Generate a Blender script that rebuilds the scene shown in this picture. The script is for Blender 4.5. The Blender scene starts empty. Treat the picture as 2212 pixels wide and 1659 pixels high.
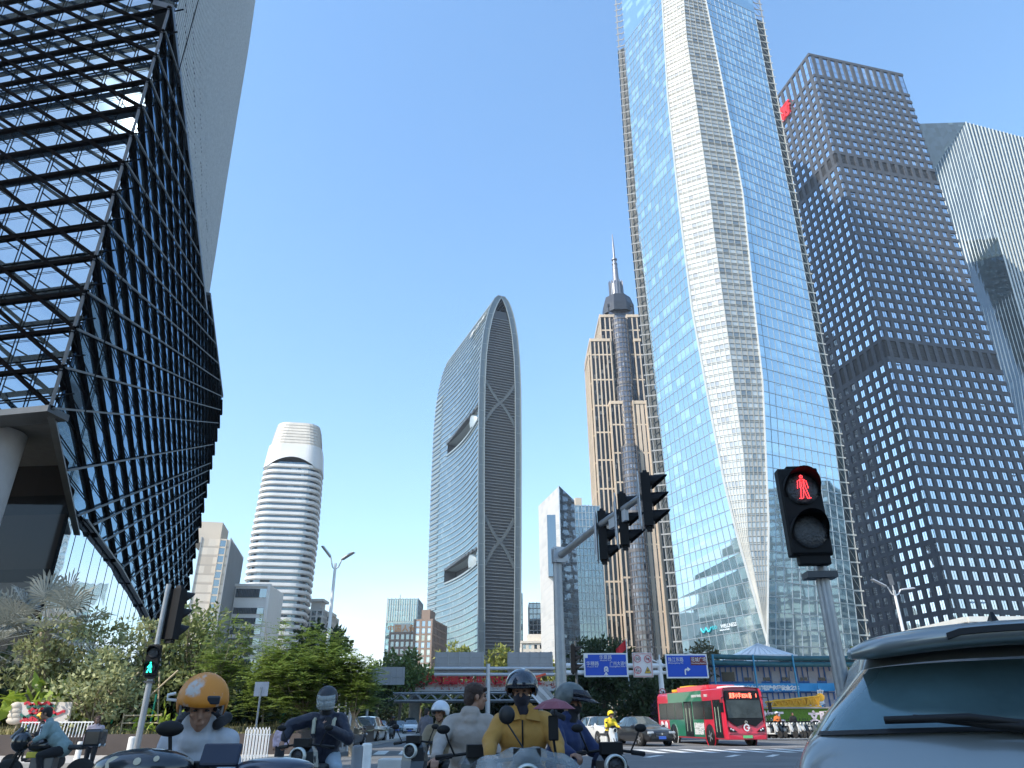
import bpy, math, random
from mathutils import Vector, Matrix, Euler
R = math.radians
S = bpy.context.scene
# ------------------------------------------------------------------ camera
CAM_H, PITCH, ROLL, FPX = 1.30, 25.4, -0.3, 711.0
cam_d = bpy.data.cameras.new("camera"); cam = bpy.data.objects.new("camera", cam_d)
S.collection.objects.link(cam)
cam_d.sensor_width = 36; cam_d.lens = FPX / 1024 * 36
cam_d.clip_start = 0.05; cam_d.clip_end = 6000
CM = Matrix.Rotation(R(90 + PITCH), 4, 'X') @ Matrix.Rotation(R(ROLL), 4, 'Z')
cam.matrix_world = Matrix.Translation((0, 0, CAM_H)) @ CM
S.camera = cam
# ------------------------------------------------------------------ world, sun, exposure
SUN_AZ, SUN_EL = Vector((-0.834, -0.552)).normalized(), 40.0
W = bpy.data.worlds.new("World"); S.world = W; W.use_nodes = True
wn, wl = W.node_tree.nodes, W.node_tree.links
bg = wn["Background"]; bg.inputs[1].default_value = 0.15
sky = wn.new("ShaderNodeTexSky"); sky.sky_type = 'NISHITA'; sky.sun_disc = False
sky.sun_elevation = R(SUN_EL); sky.sun_rotation = math.atan2(SUN_AZ.x, SUN_AZ.y)
sky.altitude = 0; sky.air_density = 1.25; sky.dust_density = 0.3; sky.ozone_density = 2.6
hs = wn.new("ShaderNodeHueSaturation"); hs.inputs['Saturation'].default_value = 1.0
gm = wn.new("ShaderNodeGamma"); gm.inputs[1].default_value = .80; wl.new(sky.outputs[0], gm.inputs[0])
wl.new(gm.outputs[0], hs.inputs['Color']); hs.inputs['Value'].default_value = 1.22; hs.inputs['Saturation'].default_value = 1.2
# low pale cloud bank near the horizon
tc = wn.new("ShaderNodeTexCoord"); sx = wn.new("ShaderNodeSeparateXYZ"); wl.new(tc.outputs['Generated'], sx.inputs[0])
mr = wn.new("ShaderNodeMapRange"); wl.new(sx.outputs['Z'], mr.inputs[0])
mr.inputs[1].default_value = 0.20; mr.inputs[2].default_value = 0.09; mr.inputs[3].default_value = 0.0; mr.inputs[4].default_value = 1.0
mpp = wn.new("ShaderNodeMapping"); mpp.inputs['Scale'].default_value = (3, 3, 14); wl.new(tc.outputs['Generated'], mpp.inputs[0])
nz = wn.new("ShaderNodeTexNoise"); nz.inputs['Scale'].default_value = 1.3; nz.inputs['Detail'].default_value = 6; wl.new(mpp.outputs[0], nz.inputs[0])
ml = wn.new("ShaderNodeMath"); ml.operation = 'MULTIPLY'; wl.new(mr.outputs[0], ml.inputs[0])
mr2 = wn.new("ShaderNodeMapRange"); wl.new(nz.outputs[0], mr2.inputs[0]); mr2.inputs[1].default_value = .38; mr2.inputs[2].default_value = .62
wl.new(mr2.outputs[0], ml.inputs[1])
ml2 = wn.new("ShaderNodeMath"); ml2.operation = 'MULTIPLY'; ml2.inputs[1].default_value = .75; wl.new(ml.outputs[0], ml2.inputs[0])
mx = wn.new("ShaderNodeMixRGB"); wl.new(ml2.outputs[0], mx.inputs[0]); tn = wn.new('ShaderNodeMixRGB'); tn.blend_type = 'MULTIPLY'; tn.inputs[0].default_value = 1; tn.inputs[2].default_value = (.93, .985, 1.03, 1); wl.new(hs.outputs[0], tn.inputs[1]); wl.new(tn.outputs[0], mx.inputs[1]); mx.inputs[2].default_value = (3.9, 4.3, 5.0, 1)
wl.new(mx.outputs[0], bg.inputs[0])
sun_d = bpy.data.lights.new("sun", 'SUN'); sun_d.energy = 2.6; sun_d.angle = R(.5); sun_d.color = (1, .93, .82)
sun = bpy.data.objects.new("sun", sun_d); S.collection.objects.link(sun)
sdir = Vector((SUN_AZ.x * math.cos(R(SUN_EL)), SUN_AZ.y * math.cos(R(SUN_EL)), math.sin(R(SUN_EL))))
sun.rotation_euler = sdir.to_track_quat('Z', 'Y').to_euler()
S.view_settings.view_transform = 'Standard'; S.view_settings.look = 'None'; S.view_settings.gamma = 1
S.view_settings.exposure = 1.2
S.cycles.max_bounces = 6; S.cycles.transparent_max_bounces = 12; S.cycles.glossy_bounces = 4; S.cycles.diffuse_bounces = 3
S.cycles.caustics_reflective = False; S.cycles.caustics_refractive = False
# ------------------------------------------------------------------ helpers
rnd = random.Random(7)
def ray(u, v):
    """(u, v) in a 2212 x 1659 picture -> world direction"""
    return CM.to_3x3() @ Vector(((u - 1106) / (FPX * 2.16016), (829.5 - v) / (FPX * 2.16016), -1))
def at(u, v, Y):
    d = ray(u, v); t = Y / d.y
    return Vector((d.x * t, Y, CAM_H + d.z * t))
def gx(u, Y, v=1558): return at(u, v, Y).x
def onground(u, v, z=0):
    d = ray(u, v); t = (z - CAM_H) / d.z
    return Vector((d.x * t, d.y * t, z))
def px(p):
    q = CM.to_3x3().transposed() @ (Vector(p) - Vector((0, 0, CAM_H)))
    return (1106 + FPX * 2.16016 * q.x / -q.z, 829.5 - FPX * 2.16016 * q.y / -q.z)
def tag(o, label=None, cat=None, group=None, kind=None):
    if label: o["label"] = label
    if cat: o["category"] = cat
    if group: o["group"] = group
    if kind: o["kind"] = kind
    return o
def link(o): S.collection.objects.link(o); return o
def empty(name, loc=(0, 0, 0), rz=0, label=None, cat=None, group=None):
    o = link(bpy.data.objects.new(name, None)); o.location = loc; o.rotation_euler = (0, 0, rz); o.empty_display_size = .3
    return tag(o, label, cat, group)
def copy_tree(o, parent=None, skip=()):
    c = link(o.copy())
    if parent: c.parent = parent
    for ch in o.children:
        if ch.name.split('.')[0] not in skip: copy_tree(ch, c)
    return c
V = Vector
class MB:
    def __init__(s): s.v = []; s.f = []; s.m = []; s.uv = []; s.sm = []
    def add(s, vs, fs, mi=0, uvs=None, smooth=False):
        b = len(s.v); s.v += [tuple(p) for p in vs]
        for k, f in enumerate(fs):
            s.f.append(tuple(b + i for i in f)); s.m.append(mi); s.sm.append(smooth)
            s.uv.append(uvs[k] if uvs else None)
        return s
    def quad(s, a, b, c, d, mi=0, uv=None):
        return s.add([a, b, c, d], [(0, 1, 2, 3)], mi, [uv] if uv else None)
    def box(s, c, size, rz=0, mi=0, M=None, taper=1.0):
        x, y, z = size[0] / 2, size[1] / 2, size[2] / 2
        P = [V((sx_ * x * (taper if sz > 0 else 1), sy * y * (taper if sz > 0 else 1), sz * z)) for sz in (-1, 1) for sy in (-1, 1) for sx_ in (-1, 1)]
        Q = M if M is not None else Matrix.Rotation(rz, 3, 'Z')
        P = [Q @ p + V(c) for p in P]
        return s.add(P, [(0, 2, 3, 1), (4, 5, 7, 6), (0, 1, 5, 4), (2, 6, 7, 3), (0, 4, 6, 2), (1, 3, 7, 5)], mi)
    def bx(s, x0, x1, y0, y1, z0, z1, mi=0):
        return s.box(((x0 + x1) / 2, (y0 + y1) / 2, (z0 + z1) / 2), (abs(x1 - x0), abs(y1 - y0), abs(z1 - z0)), 0, mi)
    def bar(s, p, q, w, n, d0, d1, mi=0):
        """box beam from p to q, width w, reaching from d0 to d1 along the normal n"""
        p, q, n = V(p), V(q), V(n); t = (q - p)
        if t.length < 1e-6: return s
        t.normalize(); n = (n - t * n.dot(t)).normalized(); sd = t.cross(n) * (w / 2)
        P = []
        for e in (p, q):
            for a, b in ((-1, d0), (1, d0), (1, d1), (-1, d1)): P.append(e + sd * a + n * b)
        return s.add(P, [(0, 1, 2, 3), (4, 7, 6, 5), (0, 4, 5, 1), (1, 5, 6, 2), (2, 6, 7, 3), (3, 7, 4, 0)], mi)
    def tube(s, pts, r, n=8, mi=0, caps=True, smooth=True):
        pts = [V(p) for p in pts]; rr = r if isinstance(r, (list, tuple)) else [r] * len(pts)
        up = None; rings = []
        for i, p in enumerate(pts):
            t = (pts[min(i + 1, len(pts) - 1)] - pts[max(i - 1, 0)])
            if t.length < 1e-9: t = V((0, 0, 1))
            t.normalize()
            if up is None: up = V((1, 0, 0)) if abs(t.x) < .9 else V((0, 1, 0))
            a = (up - t * up.dot(t)).normalized(); up = a; b = t.cross(a)
            rings.append([p + (a * math.cos(2 * math.pi * k / n) + b * math.sin(2 * math.pi * k / n)) * rr[i] for k in range(n)])
        vs = [p for ring in rings for p in ring]
        fs = [(i * n + k, i * n + (k + 1) % n, (i + 1) * n + (k + 1) % n, (i + 1) * n + k) for i in range(len(pts) - 1) for k in range(n)]
        s.add(vs, fs, mi, None, smooth)
        if caps:
            s.add(rings[0], [tuple(range(n - 1, -1, -1))], mi); s.add(rings[-1], [tuple(range(n))], mi)
        return s
    def lathe(s, c, prof, n=20, mi=0, M=None, smooth=True, cap=True):
        """prof: list of (r, z)"""
        Q = M if M is not None else Matrix.Identity(3); vs = []
        for r, z in prof:
            for k in range(n): vs.append(Q @ V((r * math.cos(2 * math.pi * k / n), r * math.sin(2 * math.pi * k / n), z)) + V(c))
        m_ = len(prof)
        fs = [(i * n + k, i * n + (k + 1) % n, (i + 1) * n + (k + 1) % n, (i + 1) * n + k) for i in range(m_ - 1) for k in range(n)]
        s.add(vs, fs, mi, None, smooth)
        if cap and prof[0][0] > 1e-4: s.add(vs[:n], [tuple(range(n - 1, -1, -1))], mi)
        if cap and prof[-1][0] > 1e-4: s.add(vs[-n:], [tuple(range(n))], mi)
        return s
    def ell(s, c, r, n=14, m_=9, mi=0, M=None):
        """ellipsoid"""
        Q = M if M is not None else Matrix.Identity(3); vs = []
        for i in range(m_ + 1):
            th = math.pi * i / m_
            for k in range(n):
                ph = 2 * math.pi * k / n
                vs.append(Q @ V((r[0] * math.sin(th) * math.cos(ph), r[1] * math.sin(th) * math.sin(ph), -r[2] * math.cos(th))) + V(c))
        fs = [(i * n + k, i * n + (k + 1) % n, (i + 1) * n + (k + 1) % n, (i + 1) * n + k) for i in range(m_) for k in range(n)]
        return s.add(vs, fs, mi, None, True)
    def prism(s, poly, z0, z1, mi=0, side_uv=None):
        n = len(poly)
        vs = [(p[0], p[1], z0) for p in poly] + [(p[0], p[1], z1) for p in poly]
        fs = [(i, (i + 1) % n, n + (i + 1) % n, n + i) for i in range(n)]
        s.add(vs, fs, mi)
        return s.add(vs, [tuple(range(n - 1, -1, -1)), tuple(range(n, 2 * n))], mi)
    def plate(s, poly3, n, th, mi=0):
        """flat polygon thickened by th along -n"""
        k = len(poly3); n = V(n).normalized(); A = [V(p) for p in poly3]; B = [p - n * th for p in A]
        s.add(A, [tuple(range(k))], mi); s.add(B, [tuple(range(k - 1, -1, -1))], mi)
        return s.add(A + B, [(i, k + i, k + (i + 1) % k, (i + 1) % k) for i in range(k)], mi)
    def weld(s):
        key, rem, nv = {}, [], []
        for q in s.v:
            k = (round(q[0], 4), round(q[1], 4), round(q[2], 4))
            if k not in key: key[k] = len(nv); nv.append(q)
            rem.append(key[k])
        F, M_, U, SM = [], [], [], []
        for f, m_, u, sm in zip(s.f, s.m, s.uv, s.sm):
            g = []; gu = []
            for j, i in enumerate(f):
                if rem[i] not in g: g.append(rem[i]); gu.append(u[j] if u else None)
            if len(g) > 2: F.append(tuple(g)); M_.append(m_); U.append(gu if u else None); SM.append(sm)
        s.v, s.f, s.m, s.uv, s.sm = nv, F, M_, U, SM; return s
    def build(s, name, mats, parent=None, loc=None):
        me = bpy.data.meshes.new(name)
        me.from_pydata(s.v, [], s.f)
        if not isinstance(mats, (list, tuple)): mats = [mats]
        for m_ in mats: me.materials.append(m_)
        me.polygons.foreach_set("material_index", s.m)
        me.polygons.foreach_set("use_smooth", s.sm)
        if any(u is not None for u in s.uv):
            ul = me.uv_layers.new(name="UVMap"); flat = []
            for f, u in zip(s.f, s.uv):
                if u is None: flat += [0.0, 0.0] * len(f)
                else:
                    for q in u: flat += [q[0], q[1]]
            ul.data.foreach_set("uv", flat)
        me.update()
        o = link(bpy.data.objects.new(name, me))
        if parent: o.parent = parent
        if loc is not None: o.location = loc
        return o
def mod_bevel(o, w=.01, seg=2, ang=40):
    m_ = o.modifiers.new("b", 'BEVEL'); m_.width = w; m_.segments = seg; m_.limit_method = 'ANGLE'; m_.angle_limit = R(ang); return o
def mod_sub(o, lv=1):
    m_ = o.modifiers.new("s", 'SUBSURF'); m_.levels = lv; m_.render_levels = lv; return o
# ------------------------------------------------------------------ materials
def nodes(name):
    m_ = bpy.data.materials.new(name); m_.use_nodes = True
    return m_, m_.node_tree.nodes, m_.node_tree.links, m_.node_tree.nodes["Principled BSDF"]
def c4(c): return (c[0], c[1], c[2], 1)
def pm(name, col, rough=.6, metal=0, var=.15, scale=2.0, bump=0, bscale=None, spec=.5, coat=0, emit=None, es=1, alpha=1, col2=None, stretch=(1, 1, 1), sheen=0):
    m_, N, L, B = nodes(name)
    tc = N.new("ShaderNodeTexCoord"); mp = N.new("ShaderNodeMapping"); mp.inputs['Scale'].default_value = stretch
    L.new(tc.outputs['Object'], mp.inputs[0])
    nz = N.new("ShaderNodeTexNoise"); nz.inputs['Scale'].default_value = scale; nz.inputs['Detail'].default_value = 6; nz.inputs['Roughness'].default_value = .65
    L.new(mp.outputs[0], nz.inputs['Vector'])
    mx = N.new("ShaderNodeMixRGB"); mr = N.new("ShaderNodeMapRange")
    mr.inputs[1].default_value = .3; mr.inputs[2].default_value = .7
    L.new(nz.outputs[0], mr.inputs[0]); L.new(mr.outputs[0], mx.inputs[0])
    c2 = col2 if col2 else tuple(min(1, c * (1 + var)) for c in col)
    mx.inputs[1].default_value = c4(tuple(c * (1 - var) for c in col)) if not col2 else c4(col)
    mx.inputs[2].default_value = c4(c2)
    L.new(mx.outputs[0], B.inputs['Base Color'])
    B.inputs['Roughness'].default_value = rough; B.inputs['Metallic'].default_value = metal
    B.inputs['Specular IOR Level'].default_value = spec; B.inputs['Coat Weight'].default_value = coat; B.inputs['Coat Roughness'].default_value = .05
    if sheen: B.inputs['Sheen Weight'].default_value = sheen
    if emit: B.inputs['Emission Color'].default_value = c4(emit); B.inputs['Emission Strength'].default_value = es
    if alpha < 1: B.inputs['Alpha'].default_value = alpha
    if bump:
        n2 = N.new("ShaderNodeTexNoise"); n2.inputs['Scale'].default_value = bscale or scale * 6; n2.inputs['Detail'].default_value = 5
        L.new(mp.outputs[0], n2.inputs['Vector'])
        bp = N.new("ShaderNodeBump"); bp.inputs['Strength'].default_value = bump; bp.inputs['Distance'].default_value = .05
        L.new(n2.outputs[0], bp.inputs['Height']); L.new(bp.outputs[0], B.inputs['Normal'])
    return m_
def curtain(name, dark=(.03, .05, .06), light=(.45, .6, .62), plight=.12, tint=(.8, .92, 1), refl=.55, rough=.03, warp=.012, sp=0.0, spcol=(.3, .35, .38), wscale=.12, wamp=.25, var=.35):
    """curtain-wall glass: one UV unit = one pane (u) by one storey (v)"""
    m_, N, L, B = nodes(name); N.remove(B); out = N["Material Output"]
    uv = N.new("ShaderNodeUVMap"); fl = N.new("ShaderNodeVectorMath"); fl.operation = 'FLOOR'; L.new(uv.outputs[0], fl.inputs[0])
    wnz = N.new("ShaderNodeTexWhiteNoise"); wnz.noise_dimensions = '3D'; L.new(fl.outputs[0], wnz.inputs['Vector'])
    # storey-wise bands of lit ceilings / blinds: coarse noise over cells
    mp = N.new("ShaderNodeMapping"); mp.inputs['Scale'].default_value = (.22, .9, 1); L.new(fl.outputs[0], mp.inputs[0])
    nb = N.new("ShaderNodeTexNoise"); nb.inputs['Scale'].default_value = 1.0; nb.inputs['Detail'].default_value = 1; L.new(mp.outputs[0], nb.inputs['Vector'])
    ad = N.new("ShaderNodeMath"); ad.operation = 'MULTIPLY_ADD'; ad.inputs[1].default_value = .22; L.new(wnz.outputs['Value'], ad.inputs[0]); L.new(nb.outputs[0], ad.inputs[2])
    gt = N.new("ShaderNodeMapRange"); gt.inputs[1].default_value = .80 - plight; gt.inputs[2].default_value = .84 - plight; L.new(ad.outputs[0], gt.inputs[0])
    # only the upper part of a pane shows the bright blind
    fr = N.new("ShaderNodeVectorMath"); fr.operation = 'FRACTION'; L.new(uv.outputs[0], fr.inputs[0])
    sp_ = N.new("ShaderNodeSeparateXYZ"); L.new(fr.outputs[0], sp_.inputs[0])
    hi = N.new("ShaderNodeMath"); hi.operation = 'MULTIPLY'; 
    cut = N.new("ShaderNodeMath"); cut.operation = 'GREATER_THAN'; L.new(sp_.outputs['Y'], cut.inputs[0])
    swn = N.new("ShaderNodeSeparateColor"); L.new(wnz.outputs['Color'], swn.inputs[0])
    ct = N.new("ShaderNodeMath"); ct.operation = 'MULTIPLY'; ct.inputs[1].default_value = .5; L.new(nb.outputs[0], ct.inputs[0]); L.new(ct.outputs[0], cut.inputs[1])
    L.new(gt.outputs[0], hi.inputs[0]); L.new(cut.outputs[0], hi.inputs[1])
    mx = N.new("ShaderNodeMixRGB"); mx.inputs[1].default_value = c4(dark); mx.inputs[2].default_value = c4(light); L.new(hi.outputs[0], mx.inputs[0])
    mv = N.new("ShaderNodeMixRGB"); mv.blend_type = 'MULTIPLY'; mv.inputs[0].default_value = var; L.new(mx.outputs[0], mv.inputs[1]); 
    gry = N.new("ShaderNodeCombineColor"); [L.new(swn.outputs[0], gry.inputs[k]) for k in range(3)]
    L.new(gry.outputs[0], mv.inputs[2])
    last = mv.outputs[0]; 
    if sp > 0:
        lt = N.new("ShaderNodeMath"); lt.operation = 'LESS_THAN'; lt.inputs[1].default_value = sp; L.new(sp_.outputs['Y'], lt.inputs[0])
        ms = N.new("ShaderNodeMixRGB"); L.new(lt.outputs[0], ms.inputs[0]); L.new(last, ms.inputs[1]); ms.inputs[2].default_value = c4(spcol); last = ms.outputs[0]
    df = N.new("ShaderNodeBsdfDiffuse"); L.new(last, df.inputs[0])
    gl = N.new("ShaderNodeBsdfGlossy"); gl.inputs['Color'].default_value = c4(tint); gl.inputs['Roughness'].default_value = rough
    geo = N.new("ShaderNodeNewGeometry"); sb = N.new("ShaderNodeVectorMath"); sb.operation = 'SUBTRACT'; L.new(wnz.outputs['Color'], sb.inputs[0]); sb.inputs[1].default_value = (.5, .5, .5)
    sc = N.new("ShaderNodeVectorMath"); sc.operation = 'SCALE'; sc.inputs['Scale'].default_value = warp; L.new(sb.outputs[0], sc.inputs[0])
    tcx = N.new("ShaderNodeTexCoord"); n2 = N.new("ShaderNodeTexNoise"); n2.inputs['Scale'].default_value = wscale; n2.inputs['Detail'].default_value = 2; L.new(tcx.outputs['Object'], n2.inputs['Vector'])
    s2 = N.new("ShaderNodeVectorMath"); s2.operation = 'SUBTRACT'; L.new(n2.outputs['Color'], s2.inputs[0]); s2.inputs[1].default_value = (.5, .5, .5)
    s3 = N.new("ShaderNodeVectorMath"); s3.operation = 'SCALE'; s3.inputs['Scale'].default_value = warp * wamp * 8; L.new(s2.outputs[0], s3.inputs[0])
    av = N.new("ShaderNodeVectorMath"); L.new(geo.outputs['Normal'], av.inputs[0]); L.new(sc.outputs[0], av.inputs[1])
    aw = N.new("ShaderNodeVectorMath"); L.new(av.outputs[0], aw.inputs[0]); L.new(s3.outputs[0], aw.inputs[1])
    nn = N.new("ShaderNodeVectorMath"); nn.operation = 'NORMALIZE'; L.new(aw.outputs[0], nn.inputs[0]); L.new(nn.outputs[0], gl.inputs['Normal'])
    lw = N.new("ShaderNodeFresnel"); lw.inputs[0].default_value = 1.5
    fm = N.new("ShaderNodeMath"); fm.operation = 'MULTIPLY_ADD'; fm.inputs[1].default_value = 1 - refl; fm.inputs[2].default_value = refl; L.new(lw.outputs[0], fm.inputs[0]); fm.use_clamp = True
    ms = N.new("ShaderNodeMixShader"); L.new(fm.outputs[0], ms.inputs[0]); L.new(df.outputs[0], ms.inputs[1]); L.new(gl.outputs[0], ms.inputs[2]); L.new(ms.outputs[0], out.inputs[0])
    return m_
def lerp(a, b, t): return a + (b - a) * t
def pl(xs, ys, x):
    """piecewise-linear lookup; ys may be numbers or Vectors; xs ascending"""
    if x <= xs[0]: 
        t = (x - xs[0]) / (xs[1] - xs[0]); return lerp(ys[0], ys[1], t)
    for i in range(len(xs) - 1):
        if x <= xs[i + 1]: return lerp(ys[i], ys[i + 1], (x - xs[i]) / (xs[i + 1] - xs[i]))
    t = (x - xs[-2]) / (xs[-1] - xs[-2]); return lerp(ys[-2], ys[-1], t)
def text_mb(txt, size=1.0, depth=.02, res=2, bold=0.0, width=None, spacing=1.0):
    """text as a mesh lying in the local XZ plane, facing -Y, centred; returns list of (verts, faces)"""
    cu = bpy.data.curves.new("txt", 'FONT'); cu.body = txt; cu.size = size; cu.extrude = depth / 2; cu.resolution_u = res
    cu.align_x = 'CENTER'; cu.align_y = 'CENTER'; cu.offset = bold; cu.space_character = spacing
    o = bpy.data.objects.new("txt", cu); link(o)
    dg = bpy.context.evaluated_depsgraph_get(); dg.update()
    me = bpy.data.meshes.new_from_object(o.evaluated_get(dg))
    vs = [V((v.co.x, -v.co.z, v.co.y)) for v in me.vertices]; fs = [tuple(p.vertices) for p in me.polygons]
    bpy.data.objects.remove(o); bpy.data.curves.remove(cu); bpy.data.meshes.remove(me)
    if vs:
        x0, x1 = min(v.x for v in vs), max(v.x for v in vs); z0, z1 = min(v.z for v in vs), max(v.z for v in vs)
        k = (width / (x1 - x0)) if width else 1
        vs = [V(((v.x - (x0 + x1) / 2) * k, v.y, v.z - (z0 + z1) / 2)) for v in vs]
    return vs, fs
def text_obj(txt, size, mat, parent, loc, rot=None, name="lettering", **kw):
    vs, fs = text_mb(txt, size, **kw); mb = MB(); mb.add(vs, fs)
    o = mb.build(name, mat, parent, loc)
    if rot: o.rotation_euler = rot
    return o
# ================================================================== BUILDINGS
M_mull = pm("mullion_metal", (.42, .46, .48), .4, .5, .1, 1)
M_mull_dk = pm("dark_mullion", (.10, .12, .13), .45, .4, .1, 1)
M_white_fin = pm("white_fin", (.62, .62, .58), .5, 0, .08, .3)
def facet(mb, A, B, zs, ncol, mi=0, u0=0, v0=0):
    for i in range(len(zs) - 1):
        a0, b0, a1, b1 = A(zs[i]), B(zs[i]), A(zs[i + 1]), B(zs[i + 1])
        mb.quad(a0, b0, b1, a1, mi, [(u0, v0 + i), (u0 + ncol, v0 + i), (u0 + ncol, v0 + i + 1), (u0, v0 + i + 1)])
def grid_bars(mb, A, B, zs, ncol, wv, wh, d, n, mi=0, sub=1, ends=True):
    """mullions over a facet; n = outward normal"""
    for c in range(0 if ends else 1, ncol + (1 if ends else 0)):
        t = c / ncol; pts = [lerp(A(z), B(z), t) for z in zs[::sub]] + ([lerp(A(zs[-1]), B(zs[-1]), t)] if (len(zs) - 1) % sub else [])
        for p, q in zip(pts, pts[1:]): mb.bar(p, q, wv, n, -.05, d, mi)
    for z in zs: mb.bar(A(z), B(z), wh, n, -.05, d * .9, mi)
def outn(A, B, z):
    t = (B(z) - A(z)); n = V((t.y, -t.x, 0)).normalized(); c = A(z)
    return n if n.dot(-V((c.x, c.y, 0))) > 0 else -n
def seam(pts, Y):
    """(u, v[, Y]) picture points -> function z -> world point"""
    P = sorted([at(p[0], p[1], p[2] if len(p) > 2 else Y) for p in pts], key=lambda p: p.z); zz = [p.z for p in P]
    def f(z):
        q = pl(zz, P, z); return V((q.x, q.y, z))
    return f
def vert(u, Y, v=1400):
    p = at(u, v, Y); return lambda z: V((p.x, p.y, z))
# ---- A: tall faceted glass tower with the white folded centre
def tower_a():
    root = empty("office_tower", at(1656, 1400, 220) * V((1, 1, 0)) if False else V((at(1656, 1400, 220).x, 220, 0)),
                 0, "tallest pale blue glass tower with a folded white glass strip down its middle", "skyscraper")
    org = root.location.copy(); top = 318.0; fh = 4.6
    S0 = seam([(1330, 0, 257), (1360, 447, 257), (1407, 924, 257), (1460, 1386, 257)], 0)
    S1 = seam([(1343, 0, 255), (1376, 447, 255), (1426, 924, 255), (1474, 1386, 255)], 0)
    S2 = seam([(1430, 0, 228), (1442, 208, 228), (1467, 447, 227.5), (1493, 659, 227), (1536, 897, 226), (1564, 1042, 224.5), (1593, 1161, 223.3), (1655, 1379, 220.2)], 0)
    S3 = seam([(1477, 0, 222), (1483, 80, 222), (1536, 447, 222), (1541, 494, 222), (1583, 808, 222), (1607, 990, 222), (1610, 1042, 222), (1616, 1170, 222), (1656, 1379, 220.1)], 0)
    S4 = seam([(1524, 0, 225), (1560, 179, 225), (1604, 417, 225), (1632, 692, 224), (1647, 825, 223), (1654, 990, 222.5), (1660, 1131, 221.5), (1657, 1379, 220)], 0)
    S5 = seam([(1625, 0, 238), (1690, 342, 238), (1721, 494, 238), (1800, 932, 238), (1854, 1363, 238)], 0)
    S6 = seam([(1640, 0, 240), (1731, 494, 240), (1813, 932, 240), (1867, 1330, 240)], 0)
    S0, S1, S2, S3, S4, S5, S6 = [(lambda z, f=f: f(z) - org) for f in (S0, S1, S2, S3, S4, S5, S6)]
    zs = [0, 6, 12] + [12 + fh * i for i in range(1, 67)]
    zs = [z for z in zs if z <= top]
    G = curtain("pale_blue_glass", dark=(.17, .27, .31), light=(.38, .56, .60), plight=.15, tint=(.84, .96, 1), refl=.60, rough=.03, warp=.003, wamp=.8, var=.08)
    GS = curtain("white_glass_shaded_side", dark=(.20, .21, .19), light=(.50, .51, .47), plight=.30, tint=(.93, .95, .93), refl=.20, rough=.12, warp=.02, sp=.42, spcol=(.38, .36, .30))
    GW = curtain("white_glass_sunlit_side", dark=(.46, .44, .38), light=(.68, .67, .60), plight=.25, tint=(.95, .97, .95), refl=.25, rough=.15, warp=.02, sp=.42, spcol=(.60, .57, .48))  # strip's sunlit and shaded sides get separate colours; light painted into the glass
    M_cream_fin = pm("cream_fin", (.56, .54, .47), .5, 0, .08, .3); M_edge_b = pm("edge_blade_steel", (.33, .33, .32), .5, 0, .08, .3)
    M_strip = pm("strip_frame_shaded_side", (.34, .335, .30), .5, 0, .08, .3)  # darker frame copy paints shade on the strip's right half
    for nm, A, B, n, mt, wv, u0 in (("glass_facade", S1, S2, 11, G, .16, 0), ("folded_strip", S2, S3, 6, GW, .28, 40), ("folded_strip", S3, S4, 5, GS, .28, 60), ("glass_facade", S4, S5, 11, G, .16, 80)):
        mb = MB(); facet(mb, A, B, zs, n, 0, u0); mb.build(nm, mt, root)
        # true normal of the facet, so that bars stand off it
        a, b, c = A(60), B(60), A(200); nn = (b - a).cross(c - a).normalized()
        if nn.y > 0: nn = -nn
        mb = MB(); grid_bars(mb, A, B, zs, n, wv, .22 if n < 8 else .2, .22 if n < 8 else .14, nn)
        if n < 8:
            zz = [z - fh * .42 for z in zs[3:]] + [z - fh * .55 for z in zs[3:]]
            for z in zz: mb.bar(A(z), B(z), .16, nn, 0, .2)
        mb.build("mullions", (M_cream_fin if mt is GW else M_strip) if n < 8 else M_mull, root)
    # slanted crystalline crown above the last full storey, unseen, shaped for its shadow
    zt = zs[-1]; cr = MB(); hts = [(S0, 425), (S1, 425), (S2, 330), (S3, 322), (S4, 322), (S5, 338), (S6, 338)]
    for (f, h0), (g, h1), mi, n, u0 in zip(hts[1:5], hts[2:6], (0, 1, 2, 0), (11, 6, 6, 11), (0, 40, 60, 80)):
        cr.quad(f(zt), g(zt), g(h1), f(h0), mi, [(u0, 70), (u0 + n, 70), (u0 + n, 70 + (h1 - zt) / fh), (u0, 70 + (h0 - zt) / fh)])
    bl, br_ = S0(425) + V((25, 45, 0)), S6(338) + V((-25, 45, 0))
    cr.quad(S5(zt), V((br_.x, br_.y, zt)), br_, S5(338)); cr.quad(V((bl.x, bl.y, zt)), S1(zt), S1(425), bl); cr.quad(V((br_.x, br_.y, zt)), V((bl.x, bl.y, zt)), bl, br_)
    cr.add([S1(425), S2(330), S3(322), S4(322), S5(338), br_, bl], [(0, 1, 6), (1, 5, 6), (1, 2, 3, 4, 5)])
    cr.build("crown", [G, GW, GS], root)
    # thin raised edges of the fold
    mb = MB()
    for f in (S2, S4):
        for p, q in zip(zs, zs[1:]): mb.bar(f(p), f(q), .5, (0, -1, 0), -.2, .45)
    mb.build("edge_trim", M_white_fin, root)
    # outer edges: recessed dark slot, light steel blade and brackets at each storey
    dk = pm("shadow_gap", (.06, .07, .07), .6)
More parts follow.
